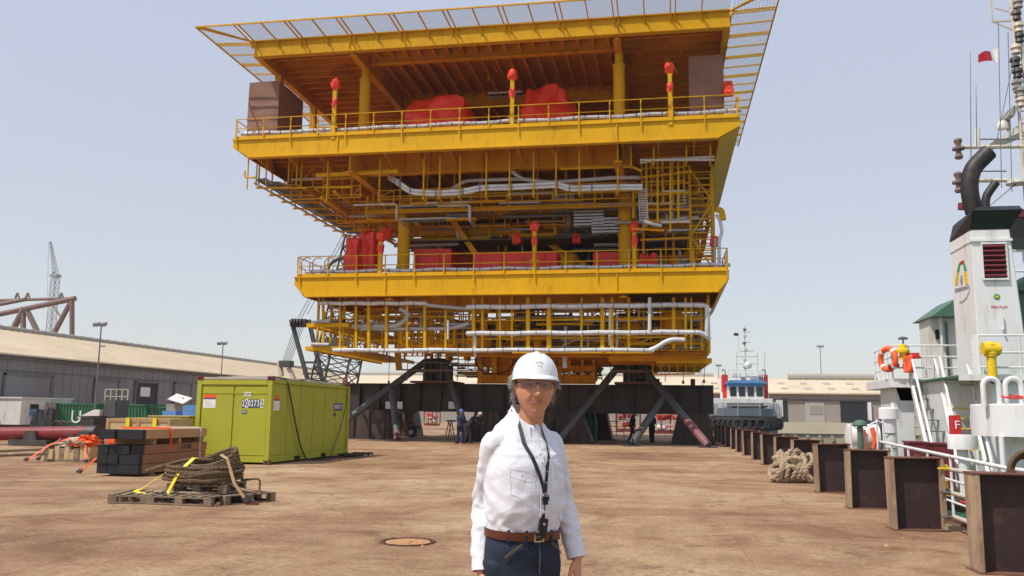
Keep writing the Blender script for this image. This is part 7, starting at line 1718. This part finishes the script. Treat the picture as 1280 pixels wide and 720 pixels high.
def head_mesh(g, c, yaw, pitch=0, roll=0, s=1.0, smile=0):
    """ellipsoidal head worked into a face; front is -Y"""
    Rm = Matrix.Rotation(yaw,3,'Z')@Matrix.Rotation(pitch,3,'X')@Matrix.Rotation(roll,3,'Y')
    bm = bmesh.new(); bmesh.ops.create_icosphere(bm, subdivisions=6, radius=1); G = lambda x, sx: math.exp(-(x/sx)**2)
    vs = []
    for v in bm.verts:
        x, y, z = v.co; t = max(0,-z); X = x*.0835; Y_ = y*.098; Z = z*(.124+.014*t**3)
        X *= 1-.17*t**2+.02*max(0,z); 
        if y > 0: Y_ *= 1-.50*t**1.2
        else: Y_ *= 1-.10*t-.06*(1-abs(z))*0
        X *= 1-.10*max(0,-y)**3          # flatter temples to front
        if y < 0:
            f = min(1, -y*1.6)
            ax = abs(X); dy = 0
            dy -= .006*G(Z-.030,.009)*G(ax-.022,.022)                       # brow
            dy += .011*G(Z-.008,.011)*G(ax-.031,.015)                       # sockets
            dy -= .004*G(Z-.004,.007)*G(ax-.031,.012)                       # lids
            rr_ = max(0,min(1,(.020-Z)/.05)); 
            if Z > -.046: dy -= (.008+.026*rr_)*G(X,.0085+.004*rr_)*(G(max(0,Z-.014),.010))
            dy -= .010*G(Z+.034,.009)*G(X,.012); dy -= .010*G(Z+.036,.007)*G(ax-.0145,.0075)   # tip and wings
            dy += .007*G(Z+.047,.005)*G(X,.016)
            dy -= .006*G(Z+.018,.018)*G(ax-.046,.016)                       # cheek bones
            cr = -.0635+smile*.10*max(0,ax-.008)
            dy -= .007*G(Z+.056,.0045)*G(X,.019)+.008*G(Z+.071,.0055)*G(X,.017)      # lips
            dy += .0085*G(Z-cr,.0026)*G(X,.030)                              # mouth line
            dy += .004*G(Z+.082,.006)*G(X,.016)
            dy -= .012*G(Z+.108,.013)*G(X,.020)                             # chin
            for k in range(6):                                              # cheek folds
                kk = k/5; dy += .0038*G(ax-(.019+.013*kk),.0038)*G(Z+.036+.028*kk,.007)
            dy -= .008*G(ax-.038,.013)*G(Z+.050,.018); dy += .004*G(ax-.030,.010)*G(Z+.014,.004); dy += .005*G(ax-.052,.010)*G(Z+.085,.018)
            for kk in (-.006,.001,.008): dy += .0016*G(Z-.006-kk-.35*(ax-.05),.0016)*G(ax-.054,.008)
            dy += .003*G(Z+.012,.003)*G(ax-.030,.014)-.004*G(Z+.004,.006)*G(ax-.031,.013)
            dy += .004*G(ax-.034,.004)*G(Z+.076,.010)
            Y_ += dy*f
        vs.append(Vector(c)+Rm@(V(X,Y_,Z)*s))
    g.add(vs, [tuple(q.index for q in f.verts) for f in bm.faces]); bm.free()
    for sd in (-1, 1):       # ears
        e = lambda a, b, d: Vector(c)+Rm@(V(sd*(a+.006), b, d)*s)
        pts = [e(.076+.012*math.sin(k*.5),.012+.014*math.cos(k*math.pi/5), -.004+.026*math.sin(k*math.pi/5)) for k in range(10)]
        g.tube(pts, .0055*s, 8, closed=True); ball(g, e(.078,.010,-.004), .017*s, (.45,.8,1.4)); ball(g, e(.070,.006,-.030), .008*s, (.7,.9,1))
    return Rm

MB0 = V(-.630, 3.90, 0)
MAN = thing('person', 'man in white hard hat and white shirt standing in front, black lanyard and brown belt', 'person', MB0)
TY = R(42); ct, st = math.cos(TY), math.sin(TY)
def T(x, y, z): 
    k = max(0, min(1, (z-.9)/.6)); kk = max(0, min(1, (z-1.35)/.19)); dz = kk*(.80*y if y < 0 else .35*y); lz = max(0, 1-abs(z-1.0)/.12)*(.09*y-.03*x); return V(x*ct-y*st+.012*k, x*st+y*ct-.01*k, z+dz+lz)
torso = [(.86,.170,.125,.0),(.95,.175,.128,.0),(1.03,.160,.118,0),(1.07,.163,.124,-.006),(1.14,.176,.138,-.014),(1.22,.176,.138,-.014),(1.31,.180,.130,-.008),(1.39,.176,.120,0),(1.435,.160,.106,.006),(1.47,.135,.092,.012),(1.50,.104,.078,.012),(1.525,.076,.066,.010),(1.55,.062,.060,.006)]
def torso_mesh(g, z0, z1, off, n=48, step=.012):
    rings = []; z = z0
    while z <= z1+1e-6:
        a, b, yo = interp(torso, z); rings.append([T(q.x, q.y, q.z) for q in ellring((0,yo,z), a+off, b+off, 0, n, 2.35)]); z += step
    g.loft(rings)
# joints
RS, RE, RW = T(-.158,.01,1.415), V(-.178,.01,1.150), V(-.160,-.085,.878)
LS, LE, LW = T(.156,.01,1.415), V(.166,.165,1.165), V(.235,.105,.920)
HEADC = V(.060,-.040,1.668); HY = R(17)
# ---- body: one continuous surface from crown to feet
g = MB()
torso_mesh(g, .90, 1.52, -.022)
limb(g, [V(.016,.02,1.42), V(.032,.008,1.50), V(.050,-.005,1.60)], [.062,.056,.056])
Rm = head_mesh(g, HEADC, HY, R(-2), R(2), 1.0, 1)
for S_, E_, W_, sd in ((RS,RE,RW,-1),(LS,LE,LW,1)):
    limb(g, [S_+V(0,0,-.012), S_.lerp(E_,.5), E_, E_.lerp(W_,.45), W_], [.041,.039,.035,.034,.026])
hd1 = V(.02,-.10,-.9); hand(g, RW+V(0,0,.005), hd1, V(1,.35,0), 1, 1.0, .42)
hd2 = V(.06,-.16,-.9); hand(g, LW+V(0,0,.005), hd2, V(-1,.2,0), -1, 1.0, .42)
HIPR, HIPL = T(-.088,0,.90), T(.088,0,.90); KR, KL = V(-.09,-.04,.48), V(.10,.05,.48); AR, AL = V(-.10,.0,.09), V(.12,.11,.09)
for h_, k_, a_ in ((HIPR,KR,AR),(HIPL,KL,AL)):
    limb(g, [h_, h_.lerp(k_,.5), k_, k_.lerp(a_,.35), a_], [.088,.076,.056,.052,.038]); limb(g, [a_+V(0,.02,-.04), a_+V(.01,-.07,-.05), a_+V(.015,-.13,-.06)], [.036,.036,.024])
remesh(g, 'body', 'skin', MAN, .0032, 2)
# ---- shirt
def folds(c, n):
    z = c.z; d = 0; q = V(c.x*4.2, c.y*4.2, z*9)
    d += .0035*noise.noise(q+V(3,1,0))+.0032*(.35-abs(noise.noise(V(c.x*9+z*5,c.y*9,z*9-c.x*6))))*2+.002*noise.noise(V(c.x*24,c.y*24,z*28)); 
    # slanting drag folds from shoulder and arm pit, blousing above the belt, crumpled elbows
    u = c.x*.9+z*1.2; d += .0024*math.sin(u*62+3*noise.noise(V(c.x*5,c.y*5,z*5)))*max(0,min(1,(1.42-z)/.2))*(.5+.5*noise.noise(V(c.x*6,2,z*4)))
    bl = math.exp(-((z-1.085)/.05)**2); d += .0045*bl*math.sin(math.atan2(c.y,c.x)*13+4*noise.noise(V(z*20,c.x*6,0)))
    arm = 1 if abs(c.x) > .165 and z < 1.36 else 0
    if arm:
        el = math.exp(-((z-1.15)/.11)**2); d += .0065*(el+.3)*math.sin(z*85+c.x*60+c.y*45+7*noise.noise(V(c.x*8,c.y*8,z*8)))*(.5+noise.noise(V(c.x*11,3,z*7)))
        lo = math.exp(-((z-.99)/.06)**2); d += .0035*lo*math.sin(z*95-c.y*40+6*noise.noise(V(c.x*9,5,z*9)))
    return d
g = MB(); torso_mesh(g, 1.035, 1.545, .004)
cuffR, cuffL = RE.lerp(RW,.86), LE.lerp(LW,.86)
for S_, E_, W_, cf in ((RS,RE,RW,cuffR),(LS,LE,LW,cuffL)):
    inn = (V(0,0,1.42)-S_)*.25; limb(g, [S_+inn, S_, S_.lerp(E_,.5), E_, E_.lerp(W_,.4), cf], [.050,.053,.052,.048,.048,.042], 28)
SH = remesh(g, 'shirt', 'shirt', MAN, .0055, 3, folds)
for W_, E_ in ((RW,RE),(LW,LE)):      # cuffs: open sleeves ends round the wrist
    d = (W_-E_).normalized(); c0 = E_.lerp(W_,.80); c1 = E_.lerp(W_,1.0)+d*.005; g = MB()
    a = d.orthogonal().normalized(); b = d.cross(a); N_ = 28
    rr = [[c+(a*math.cos(t*2*math.pi/N_)+b*math.sin(t*2*math.pi/N_))*r for t in range(N_)] for c, r in ((c0,.041),(c0,.0445),(c0.lerp(c1,.5),.0445),(c1,.043),(c1,.0395),(c0.lerp(c1,.5),.040))]
    g.loft(rr, cap=False); g.build('cuff', 'shirt', SH, local=True, smooth=50)
def surf(x, z, off=.006):
    """a point on the front of the torso"""
    a, b, yo = interp(torso, z); p = 2.35; xx = min(.999, abs(x)/(a+.004)); y = -(b+.004)*(1-xx**p)**(1/p)+yo
    return T(x, y-off, z)
# collar
N_ = 40; g = MB(); rings = [[], [], [], []]
for i in range(N_+1):
    t = R(-68)+(2*math.pi-R(44))*i/N_; fr = math.cos((t+math.pi/2))     # opening at the front
    t2 = -math.pi/2+R(14)+(2*math.pi-R(28))*i/N_; cx_, cy_ = math.cos(t2), math.sin(t2); front = max(0,-cy_)
    def CP(rx, ry, h): 
        x, y = rx*cx_, ry*cy_; return V(x*ct-y*st+.014, x*st+y*ct-.012, 1.552+h+(1.30*y if y < 0 else .25*y))
    f4 = front**6
    rings[0].append(CP(.065,.064,-.012)); rings[1].append(CP(.059,.058,.026)); rings[2].append(CP(.063,.062,.028)); rings[3].append(CP(.081,.082+.012*f4,-.016-.030*f4))
n_ = N_+1; vs = [p for r in rings for p in r]; fs = [(i*n_+k, i*n_+k+1, (i+1)*n_+k+1, (i+1)*n_+k) for i in range(3) for k in range(N_)]
fs += [(0*n_+k, 0*n_+k+1, 3*n_+k+1, 3*n_+k) for k in range(N_)]
g.add(vs, fs); g.build('collar', 'shirt', SH, local=True, smooth=40)
# placket, buttons, pocket flap lines, yoke seam
def ribbon(pts, w_, th, name, mat, par, wd=V(1,0,0)):
    g = MB(); pts = [Vector(p) for p in pts]
    wv = V(ct,st,0) if wd is None else wd
    L_ = [p-wv*w_/2 for p in pts]; R__ = [p+wv*w_/2 for p in pts]; nf = V(st,-ct,0)*th
    vs = L_+R__+[p+nf for p in L_]+[p+nf for p in R__]; n = len(pts); f = []
    for i in range(n-1): f += [(2*n+i,3*n+i,3*n+i+1,2*n+i+1), (i,i+1,n+i+1,n+i), (i,2*n+i,2*n+i+1,i+1), (n+i,n+i+1,3*n+i+1,3*n+i)]
    g.add(vs, f); return g.build(name, mat, par, local=True, smooth=30)
ribbon([surf(.0,1.475-.02*k,.006) for k in range(22)], .030, .003, 'placket', 'shirt', SH, None)
for k in range(6):
    c = surf(0,1.41-.068*k,.011); g = MB(); nf = V(st,-ct,0); g.cyl(c, c+nf*.003, .0055, n=12); g.build('button', 'shirt_seam', SH, local=True)
for sd in (-1, 1):
    x0, x1 = sd*.055, sd*.145; zt, zb = 1.325, 1.20
    loop = [surf(x0+(x1-x0)*k/6, zt, .0095) for k in range(7)]+[surf(x1, zt+(zb+.015-zt)*k/4, .0095) for k in range(5)]+[surf((x0+x1)/2, zb, .0095)]+[surf(x0, zb+.015+(zt-zb-.015)*k/4, .0095) for k in range(5)]
    g = MB(); g.tube(loop, .0008, 4, closed=True); fl = [surf(x0+(x1-x0)*k/6, zt-.032-.014*(1-abs(k-3)/3), .010) for k in range(7)]; g.tube(fl, .0008, 4); g.build('pocket_seam', 'shirt_seam', SH, local=True)
    c = surf((x0+x1)/2, zt-.035, .0105); g = MB(); g.cyl(c, c+V(st,-ct,0)*.003, .005, n=10); g.build('button', 'shirt_seam', SH, local=True)
# ---- trousers, belt
def jfold(c, n): return .0025*math.sin(c.z*60+c.x*25+3*noise.noise(c*8))*(.4+.6*max(0,1-abs(c.z-.86)/.12))+.004*math.exp(-((c.z-.12)/.06)**2)*math.sin(c.z*120+4*noise.noise(c*10))
g = MB(); rings = []; z = .82
while z < 1.052: a, b, yo = interp(torso, z); rings.append([T(q.x,q.y,q.z) for q in ellring((0,yo,z), a-.002+.006, b+.004, 0, 44, 2.35)]); z += .01
g.loft(rings)
for h_, k_, a_ in ((HIPR,KR,AR),(HIPL,KL,AL)): limb(g, [h_+V(0,0,.02), h_.lerp(k_,.45), k_, k_.lerp(a_,.5), a_+V(0,0,-.01)], [.102,.092,.073,.067,.062], 28)
JN = remesh(g, 'jeans', 'jeans', MAN, .006, 3, jfold)
def hring(z, off, n=72):
    a, b, yo = interp(torso, z); return [T(q.x,q.y,q.z) for q in ellring((0,yo,z), a+off, b+off, 0, n, 2.35)]
g = MB(); g.loft([hring(1.022,.008), hring(1.020,.0125), hring(1.056,.0125), hring(1.054,.008)], cap=False); BT = g.build('belt', 'leather', MAN, local=True, smooth=40)
c = surf(0,1.038,.012); g = MB(); Mr = Matrix.Rotation(TY,3,'Z')
for dx in (-.022,.022): g.cbox(c+Mr@V(dx,0,0), .006, .006, .044, M=Mr)
for dz in (-.02,.02): g.cbox(c+V(0,0,dz), .046, .006, .005, M=Mr)
g.cbox(c+Mr@V(.002,-.002,0), .036, .004, .004, M=Mr); g.build('buckle', 'brass', BT, local=True, smooth=0)
for x in (-.13,-.06,.07,.14): p = surf(x,1.038,.010); g = MB(); g.cbox(p, .012, .006, .052, M=Mr@Matrix.Rotation(x*5,3,'Z')); g.build('belt_loop', 'jeans', JN, local=True, smooth=0)
for sd in (-1,1): g = MB(); g.tube([surf(sd*(.075+.018*k+.0*k), 1.012-.009*k**1.35, .011) for k in range(5)], .0016, 4); g.tube([surf(sd*(.075+.018*k), 1.004-.009*k**1.35, .011) for k in range(5)], .0012, 4); g.build('pocket_stitch', 'jean_stitch', JN, local=True)
g = MB(); g.tube([surf(.004,1.015-.02*k,.010) for k in range(8)], .0014, 4); g.build('fly_stitch', 'jean_stitch', JN, local=True)
# phone or key loop at pocket
for a_ in (AR, AL):
    g = MB(); rings = []
    for k, (dy, hw, h) in enumerate(((.065,.030,.055),(.04,.040,.075),(-.02,.042,.08),(-.09,.047,.060),(-.15,.044,.045),(-.19,.028,.035))):
        rings.append([V(a_.x+.008+hw*math.cos(t*math.pi/8), a_.y+dy, max(.006,.012+h*.5+h*.55*math.sin(t*math.pi/8))) for t in range(16)])
    g.loft(rings); g.build('shoe', 'shoe', MAN, local=True, smooth=50)
# ---- lanyard
nk = lambda a: T(.070*math.cos(a), .066*math.sin(a)+.004, 1.538)
lp = [surf(.002,1.215,.014), surf(-.018,1.29,.014), surf(-.044,1.39,.012), surf(-.062,1.47,.014), nk(R(215))+V(0,0,.012), nk(R(180))+V(0,0,.022), nk(R(130))+V(0,0,.03), nk(R(90))+V(0,0,.032), nk(R(50))+V(0,0,.03), nk(R(0))+V(0,0,.022), nk(R(-35))+V(0,0,.010), surf(.058,1.47,.014), surf(.042,1.39,.012), surf(.018,1.29,.014), surf(.004,1.215,.014)]
dense = []
for i in range(len(lp)-1):
    for k in range(5): dense.append(lp[i].lerp(lp[i+1], k/5))
dense.append(lp[-1]); g = MB()
cen = T(0,0,1.3); 
for p, q in zip(dense[:-1], dense[1:]):
    nrm = V((p-cen).x,(p-cen).y,0).normalized(); g.bar(p, q+(q-p)*.1, .016, .002, nrm)
LN = g.build('lanyard', 'lanyard', MAN, local=True, smooth=0)
g = MB(); rr = random.Random(3)
for p in dense[-34::3]: g.cbox(p+V(st,-ct,0)*.0025, .004, .0015, .004, M=Mr)
g.build('lanyard_print', 'sign_white', LN, local=True, smooth=0)
g = MB(); c = surf(.003,1.185,.018); g.cbox(c, .022, .012, .034, M=Mr); g.tube([c+V(0,0,.01)+Mr@V(.016*math.cos(a*.7),-.004,.016*math.sin(a*.7)) for a in range(9)], .003, 6, closed=True); g.build('clip', 'lanyard', LN, local=True, bevel=.002)
g = MB(); c2 = surf(.003,1.085,.024); g.cyl(c, c2, .0025, n=6); g.cbox(c2, .040, .013, .055, M=Mr@Matrix.Rotation(R(8),3,'Y')); g.cbox(c2+V(0,0,-.04), .026, .010, .03, M=Mr); g.cbox(c2+V(0,0,.035), .014, .01, .02, M=Mr); g.build('key_fob', 'lanyard', LN, local=True, bevel=.003)
g = MB(); g.cyl(c2+Mr@V(0,-.008,.005), c2+Mr@V(0,-.0095,.005), .006, n=10); g.build('fob_button', 'brass', LN, local=True)
# ---- head things: eyes, brows, glasses, hair, hat
def Hp(x, y, z): return HEADC+Rm@V(x, y, z)
for sd in (-1, 1):
    g = MB(); ball(g, Hp(sd*.031,-.074,.006), .0125); E_ = g.build('eye', 'eye_white', MAN, local=True, smooth=80)
    g = MB(); g.cyl(Hp(sd*.031+.001,-.0855,.0055), Hp(sd*.031+.001,-.0868,.0055), .0058, n=14); g.build('iris', 'iris', E_, local=True)
    g = MB(); g.tube([Hp(sd*(.019+.0038*k),-.0865+.0004*k*k,.0095+.0022*math.sin(k*.5)) for k in range(7)], .0017, 6); g.tube([Hp(sd*(.019+.0038*k),-.0845+.0005*k*k,.001-.0012*math.sin(k*.5)) for k in range(7)], .0013, 6); g.build('eyelid', 'skin', E_, local=True)
    g = MB(); rr = random.Random(8)
    for k in range(26): x = .014+.034*k/25; g.tube([Hp(sd*x,-.0935+.10*max(0,x-.02)**1.1,.0255+.004*math.sin(k*.12)), Hp(sd*(x+.005),-.094+.10*max(0,x-.016)**1.1,.0295+.003*math.sin(k*.12))], .0009, 4)
    g.build('eyebrow', 'hair_grey', MAN, local=True)
g = MB(); g.tube([Hp(-.026+.00433*k,-.0975+.014*abs(k-6)/6*abs(k-6)/6,-.0700+.0055*((k-6)/6)**2) for k in range(13)], [.0008+.0024*math.sin(math.pi*k/12) for k in range(13)], 8); g.build('lower_lip', 'lip', MAN, local=True, smooth=80)
g = MB(); g.tube([Hp(-.026+.00433*k,-.0985+.015*abs(k-6)/6*abs(k-6)/6,-.0612+.0020*((k-6)/6)**2) for k in range(13)], [.0006+.0012*math.sin(math.pi*k/12) for k in range(13)], 8); g.build('upper_lip', 'lip', MAN, local=True, smooth=80)
# safety glasses: wrap-round lens, thin dark bridge and temples
def lens(sd):
    g = MB(); P_ = []; nu, nv = 12, 7
    for i in range(nu+1):
        u = i/nu; ang = R(6+52*u); top = .0225-.004*u; bot = -.020+.010*u*u+(.012*(1-u)**4)
        for j in range(nv+1): z = bot+(top-bot)*j/nv; P_.append(Hp(sd*.082*math.sin(ang), .004-.112*math.cos(ang)*.985, z+.004))
    n = len(P_); W = nv+1; f = [(i*W+j, (i+1)*W+j, (i+1)*W+j+1, i*W+j+1) for i in range(nu) for j in range(nv)]
    g.add(P_, f); o = g.build('lens', 'clear_lens', GLS, local=True, smooth=80)
    g = MB(); g.tube([P_[i*W+nv] for i in range(nu+1)], .0013, 6); g.build('lens_rim', 'steel_grey', GLS, local=True)
    g = MB(); g.tube([P_[nu*W+nv]+V(0,0,-.004), Hp(sd*.080,-.03,.020), Hp(sd*.081,.01,.016), Hp(sd*.079,.025,.002)], .0022, 6); g.build('temple_arm', 'frame_black', GLS, local=True)
g = MB(); g.tube([Hp(-.010,-.108,.012), Hp(0,-.111,.015), Hp(.010,-.108,.012)], .002, 6); g.tube([Hp(-.007,-.105,.003), Hp(-.008,-.108,.012)], .0016, 5); g.tube([Hp(.007,-.105,.003), Hp(.008,-.108,.012)], .0016, 5)
GLS = g.build('safety_glasses', 'frame_black', MAN, local=True)
lens(-1); lens(1)
# hair: thousands of fine locks round the sides and back under the hat
g = MB(); rr = random.Random(5)
for k in range(1500):
    a = rr.uniform(R(-16), R(196)); x0, y0 = math.cos(a), math.sin(a)
    if y0 < .38: lowz = .008 if y0 < -.05 else .024
    else: lowz = -.085
    z0 = rr.uniform(max(lowz,-.05)+.02,.065); L = rr.uniform(.02,.055); r0 = 1.02+rr.uniform(0,.07)
    P0 = V(.0815*x0*r0, .012+.088*y0*r0, z0); e = V(.088*x0*(r0+rr.uniform(-.02,.34)), .014+.090*y0*(r0+rr.uniform(0,.34)), max(lowz-rr.uniform(0,.02), z0-L)); mid = P0.lerp(e,.5)+V(x0*.004,y0*.004+.003,0)
    g.tube([HEADC+Rm@P0, HEADC+Rm@mid, HEADC+Rm@e], [.0016,.0015,.0005], 4)
g.build('hair', 'hair_grey', MAN, local=True, smooth=80)
g = MB()      # sideburn stubble base: a thin cap of short hair just under the hat
rings = []
for z, k in ((.015,1.0),(.03,1.03),(.05,1.02),(.075,.93)): rings.append([HEADC+Rm@V(.083*k*math.cos(t), .010+.090*k*math.sin(t), z) for t in [R(-20)+R(220)*i/24 for i in range(25)]])
vs = [p for r in rings for p in r]; g.add(vs, [(i*25+k, i*25+k+1, (i+1)*25+k+1, (i+1)*25+k) for i in range(3) for k in range(24)]); g.build('hair_base', 'hair_grey', MAN, local=True, smooth=80)
# hard hat
HC = HEADC+Rm@V(0,.004,.030); Rh = Rm@Matrix.Rotation(R(-5),3,'X'); g = MB()
def hat_ring(k, th):   # k 0..1 from rim to crown
    ph = k*math.pi/2; a = .1035*math.cos(ph)**.82; b = .128*math.cos(ph)**.82; z = .002+.126*math.sin(ph)**.92
    out = []
    for i in range(64):
        t = 2*math.pi*i/64; x, y = math.cos(t), math.sin(t)
        ridge = .0065*math.exp(-((x*a)/.010)**2)*(1 if k > .12 else 0)+.0022*(math.exp(-((abs(x*a)-.034)/.006)**2))*(1 if .15 < k < .97 else 0)
        out.append(HC+Rh@V(x*(a-th), y*(b-th), z-th+ridge))
    return out
prof = [i/16 for i in range(16)]+[.975,.995]
g.loft([hat_ring(k,0) for k in prof]); 
def brim(k, dz, grow):
    out = []
    for i in range(64):
        t = 2*math.pi*i/64; x, y = math.cos(t), math.sin(t); pk = max(0,-y)**3; w_ = grow*(.006+.026*pk)
        out.append(HC+Rh@V(x*(.1035+w_*(.8 if pk < .2 else .55)), y*(.128+w_), dz-.012*grow*pk-.002*grow))
    return out
g.loft([brim(0,.010,0), brim(1,.007,.6), brim(1,.001,1), brim(1,-.002,1), brim(1,.0,.5), brim(0,.001,-.2)], cap=False)
HAT = g.build('hard_hat', 'hat', MAN, local=True, smooth=50)
g = MB(); 
for i in range(40):
    t = math.pi*2*i/40
ring_ = [HC+Rh@V(0.090*math.cos(t*math.pi/20), .112*math.sin(t*math.pi/20), .002) for t in range(40)]; ring2 = [p+Rh@V(0,0,.035) for p in ring_]
g.loft([ring_, ring2], cap=False); g.build('headband', 'frame_black', HAT, local=True)
def hatp(x, z): 
    ph = math.asin(min(1,(z/.126)**(1/.92))); b = .128*math.cos(ph)**.82; a = .1035*math.cos(ph)**.82; return HC+Rh@V(x, -b*math.sqrt(max(0,1-(x/a)**2))-.004, z+.003)
g = MB()
for (x, z, w_, h) in ((-.018,.066,.012,.010),(-.002,.068,.012,.012),(.013,.067,.011,.010),(-.008,.052,.012,.005),(.008,.052,.014,.005)):
    g.cbox(hatp(x*.8,z-.004), w_*.6, .0015, h*.6, M=Rh@Matrix.Rotation(R(-35),3,'X'))
g.build('hat_emblem', 'hat_print', HAT, local=True, smooth=0)
HC2 = None

# ================================================================ workers under the platform
def worker(label, px, py, Y, yaw, suit, hat, lean=0, arms='down', step=.25, bend=0):
    p = at(px, py, Y=Y); t = thing('person', label, 'person', (p.x, Y, 0), yaw)
    def Q(x, y, z): return V(x, y-lean*max(0,z-.9)-bend*max(0,z-.95)*1.2, z-bend*max(0,z-.95)*.35)
    g = MB(); HR_, HL_ = Q(-.09,0,.92), Q(.09,0,.92)
    limb(g, [Q(0,0,.9), Q(0,0,1.1), Q(0,0,1.3), Q(0,0,1.42)], [.15,.14,.17,.10]); limb(g, [Q(-.15,0,1.38), Q(.15,0,1.38)], [.075,.075]); limb(g, [Q(0,0,1.4), Q(0,-.01,1.56)], [.055,.055])
    hm = head_small(g, Q(0,-.02,1.63))
    for sd, H_ in ((-1,HR_),(1,HL_)):
        f_ = V(sd*.11, sd*step*.5, .09); k_ = H_.lerp(f_,.5)+V(0,-.05,0); limb(g, [H_, k_, f_], [.088,.062,.042]); limb(g, [f_+V(0,.03,-.045), f_+V(0,-.14,-.055)], [.038,.03])
        S_ = Q(sd*.19,0,1.39)
        if arms == 'down': e_, w_ = S_+V(sd*.05,.03,-.29), S_+V(sd*.05,-.06,-.54)
        elif arms == 'front': e_, w_ = S_+V(sd*.06,-.08,-.26), S_+V(-sd*.04,-.32,-.24)
        else: e_, w_ = S_+V(sd*.10,.05,-.27), S_+V(sd*.02,-.05,-.45)
        limb(g, [S_, e_, w_], [.055,.043,.032]); limb(g, [w_, w_+(w_-e_).normalized()*.09], [.034,.024]); 
        for q_ in range(4): limb(g, [w_+(w_-e_).normalized()*.07+V(sd*.0,(q_-1.5)*.018,0), w_+(w_-e_).normalized()*.16+V(0,(q_-1.5)*.02,-.01)], [.009,.007], 6, 2)
    b = remesh(g, 'body', 'skin', t, .012, 1)
    g = MB(); limb(g, [Q(0,0,.9), Q(0,0,1.1), Q(0,0,1.3), Q(0,0,1.44)], [.175,.16,.19,.11]); limb(g, [Q(-.16,0,1.385), Q(.16,0,1.385)], [.09,.09])
    for sd, H_ in ((-1,HR_),(1,HL_)):
        f_ = V(sd*.11, sd*step*.5, .10); k_ = H_.lerp(f_,.5)+V(0,-.05,0); limb(g, [H_, k_, f_], [.115,.085,.072]); S_ = Q(sd*.19,0,1.39)
        if arms == 'down': e_, w_ = S_+V(sd*.05,.03,-.29), S_+V(sd*.05,-.06,-.54)
        elif arms == 'front': e_, w_ = S_+V(sd*.06,-.08,-.26), S_+V(-sd*.04,-.32,-.24)
        else: e_, w_ = S_+V(sd*.10,.05,-.27), S_+V(sd*.02,-.05,-.45)
        limb(g, [S_, e_, w_], [.075,.060,.05])
    remesh(g, 'coverall', suit, t, .014, 1, lambda c, n: .006*math.sin(c.z*45+c.x*20+3*noise.noise(c*6)))
    for sd in (-1,1): f_ = V(sd*.11, sd*step*.5, .0); g = MB(); g.loft([[V(f_.x+hw*math.cos(a*.785), f_.y+dy, max(.003,.045+h*math.sin(a*.785))) for a in range(8)] for dy, hw, h in ((.09,.04,.05),(0,.05,.06),(-.12,.05,.045),(-.18,.03,.03))]); g.build('boot', 'shoe', t, local=True, smooth=50)
    hc = Q(0,-.02,1.66); g = MB(); g.lathe([(.135,-.005),(.14,.003),(.118,.01),(.112,.06),(.085,.11),(.04,.132),(.005,.137)], hc, 20); g.prism([hc+V(-.07,-.11,0),hc+V(.07,-.11,0),hc+V(.045,-.175,-.012),hc+V(-.045,-.175,-.012)], (0,0,.008)); g.build('hard_hat', hat, t, local=True, smooth=50)
    return t
def head_small(g, c):
    ball(g, c, .105, (.76,.93,1.14), 18); ball(g, c+V(0,-.098,-.012), .016, (.7,1,1.4)); ball(g, c+V(0,-.075,-.085), .028, (1.1,.9,.7))
    for s in (-1,1): ball(g, c+V(s*.08,.01,-.005), .022, (.4,.8,1.3)); ball(g, c+V(s*.032,-.085,.012), .012, (1.3,.5,.7))
mk('coverall_navy', (.012,.022,.06), .85, var=.3, scale=4); mk('coverall_dark', (.02,.022,.03), .85, var=.3, scale=4); mk('hat_blue', (.05,.16,.50), .35)
worker('worker in navy coverall and blue hard hat standing at the left strut', 575, 535, 44.6, R(150), 'coverall_navy', 'hat_blue', .08, 'front')
worker('worker in dark coverall and white hard hat half hidden behind the navy worker', 585, 535, 45.6, R(110), 'coverall_dark', 'hat', .25, 'front', bend=.5)
worker('worker in dark clothes and white hard hat beside the shoulder of the man in front', 636, 530, 47.5, R(20), 'coverall_dark', 'hat', .05, 'down')
worker('worker in dark coverall walking left between the right hand struts', 790, 535, 53, R(70), 'coverall_dark', 'coverall_dark', .15, 'bent', .5)
worker('worker in navy coverall and blue hard hat standing right of the walking worker', 815, 535, 52, R(200), 'coverall_navy', 'hat_blue', .1, 'front')

# ================================================================ dusty air
hm_ = bpy.data.materials.new('haze'); hm_.use_nodes = True; t_ = hm_.node_tree; t_.nodes.clear(); o_ = t_.nodes.new('ShaderNodeOutputMaterial'); pv = t_.nodes.new('ShaderNodeVolumePrincipled')
pv.inputs['Color'].default_value = (.93,.92,.90,1); pv.inputs['Density'].default_value = .0003; pv.inputs['Anisotropy'].default_value = .3
t_.links.new(pv.outputs[0], o_.inputs['Volume']); M['haze'] = hm_
g = MB(); g.box(-1650, 1650, -450, 1650, -5.5, 36); tag(g.build('haze', 'haze', smooth=0), 'thin pale dusty air over the whole yard', 'haze', kind='stuff')
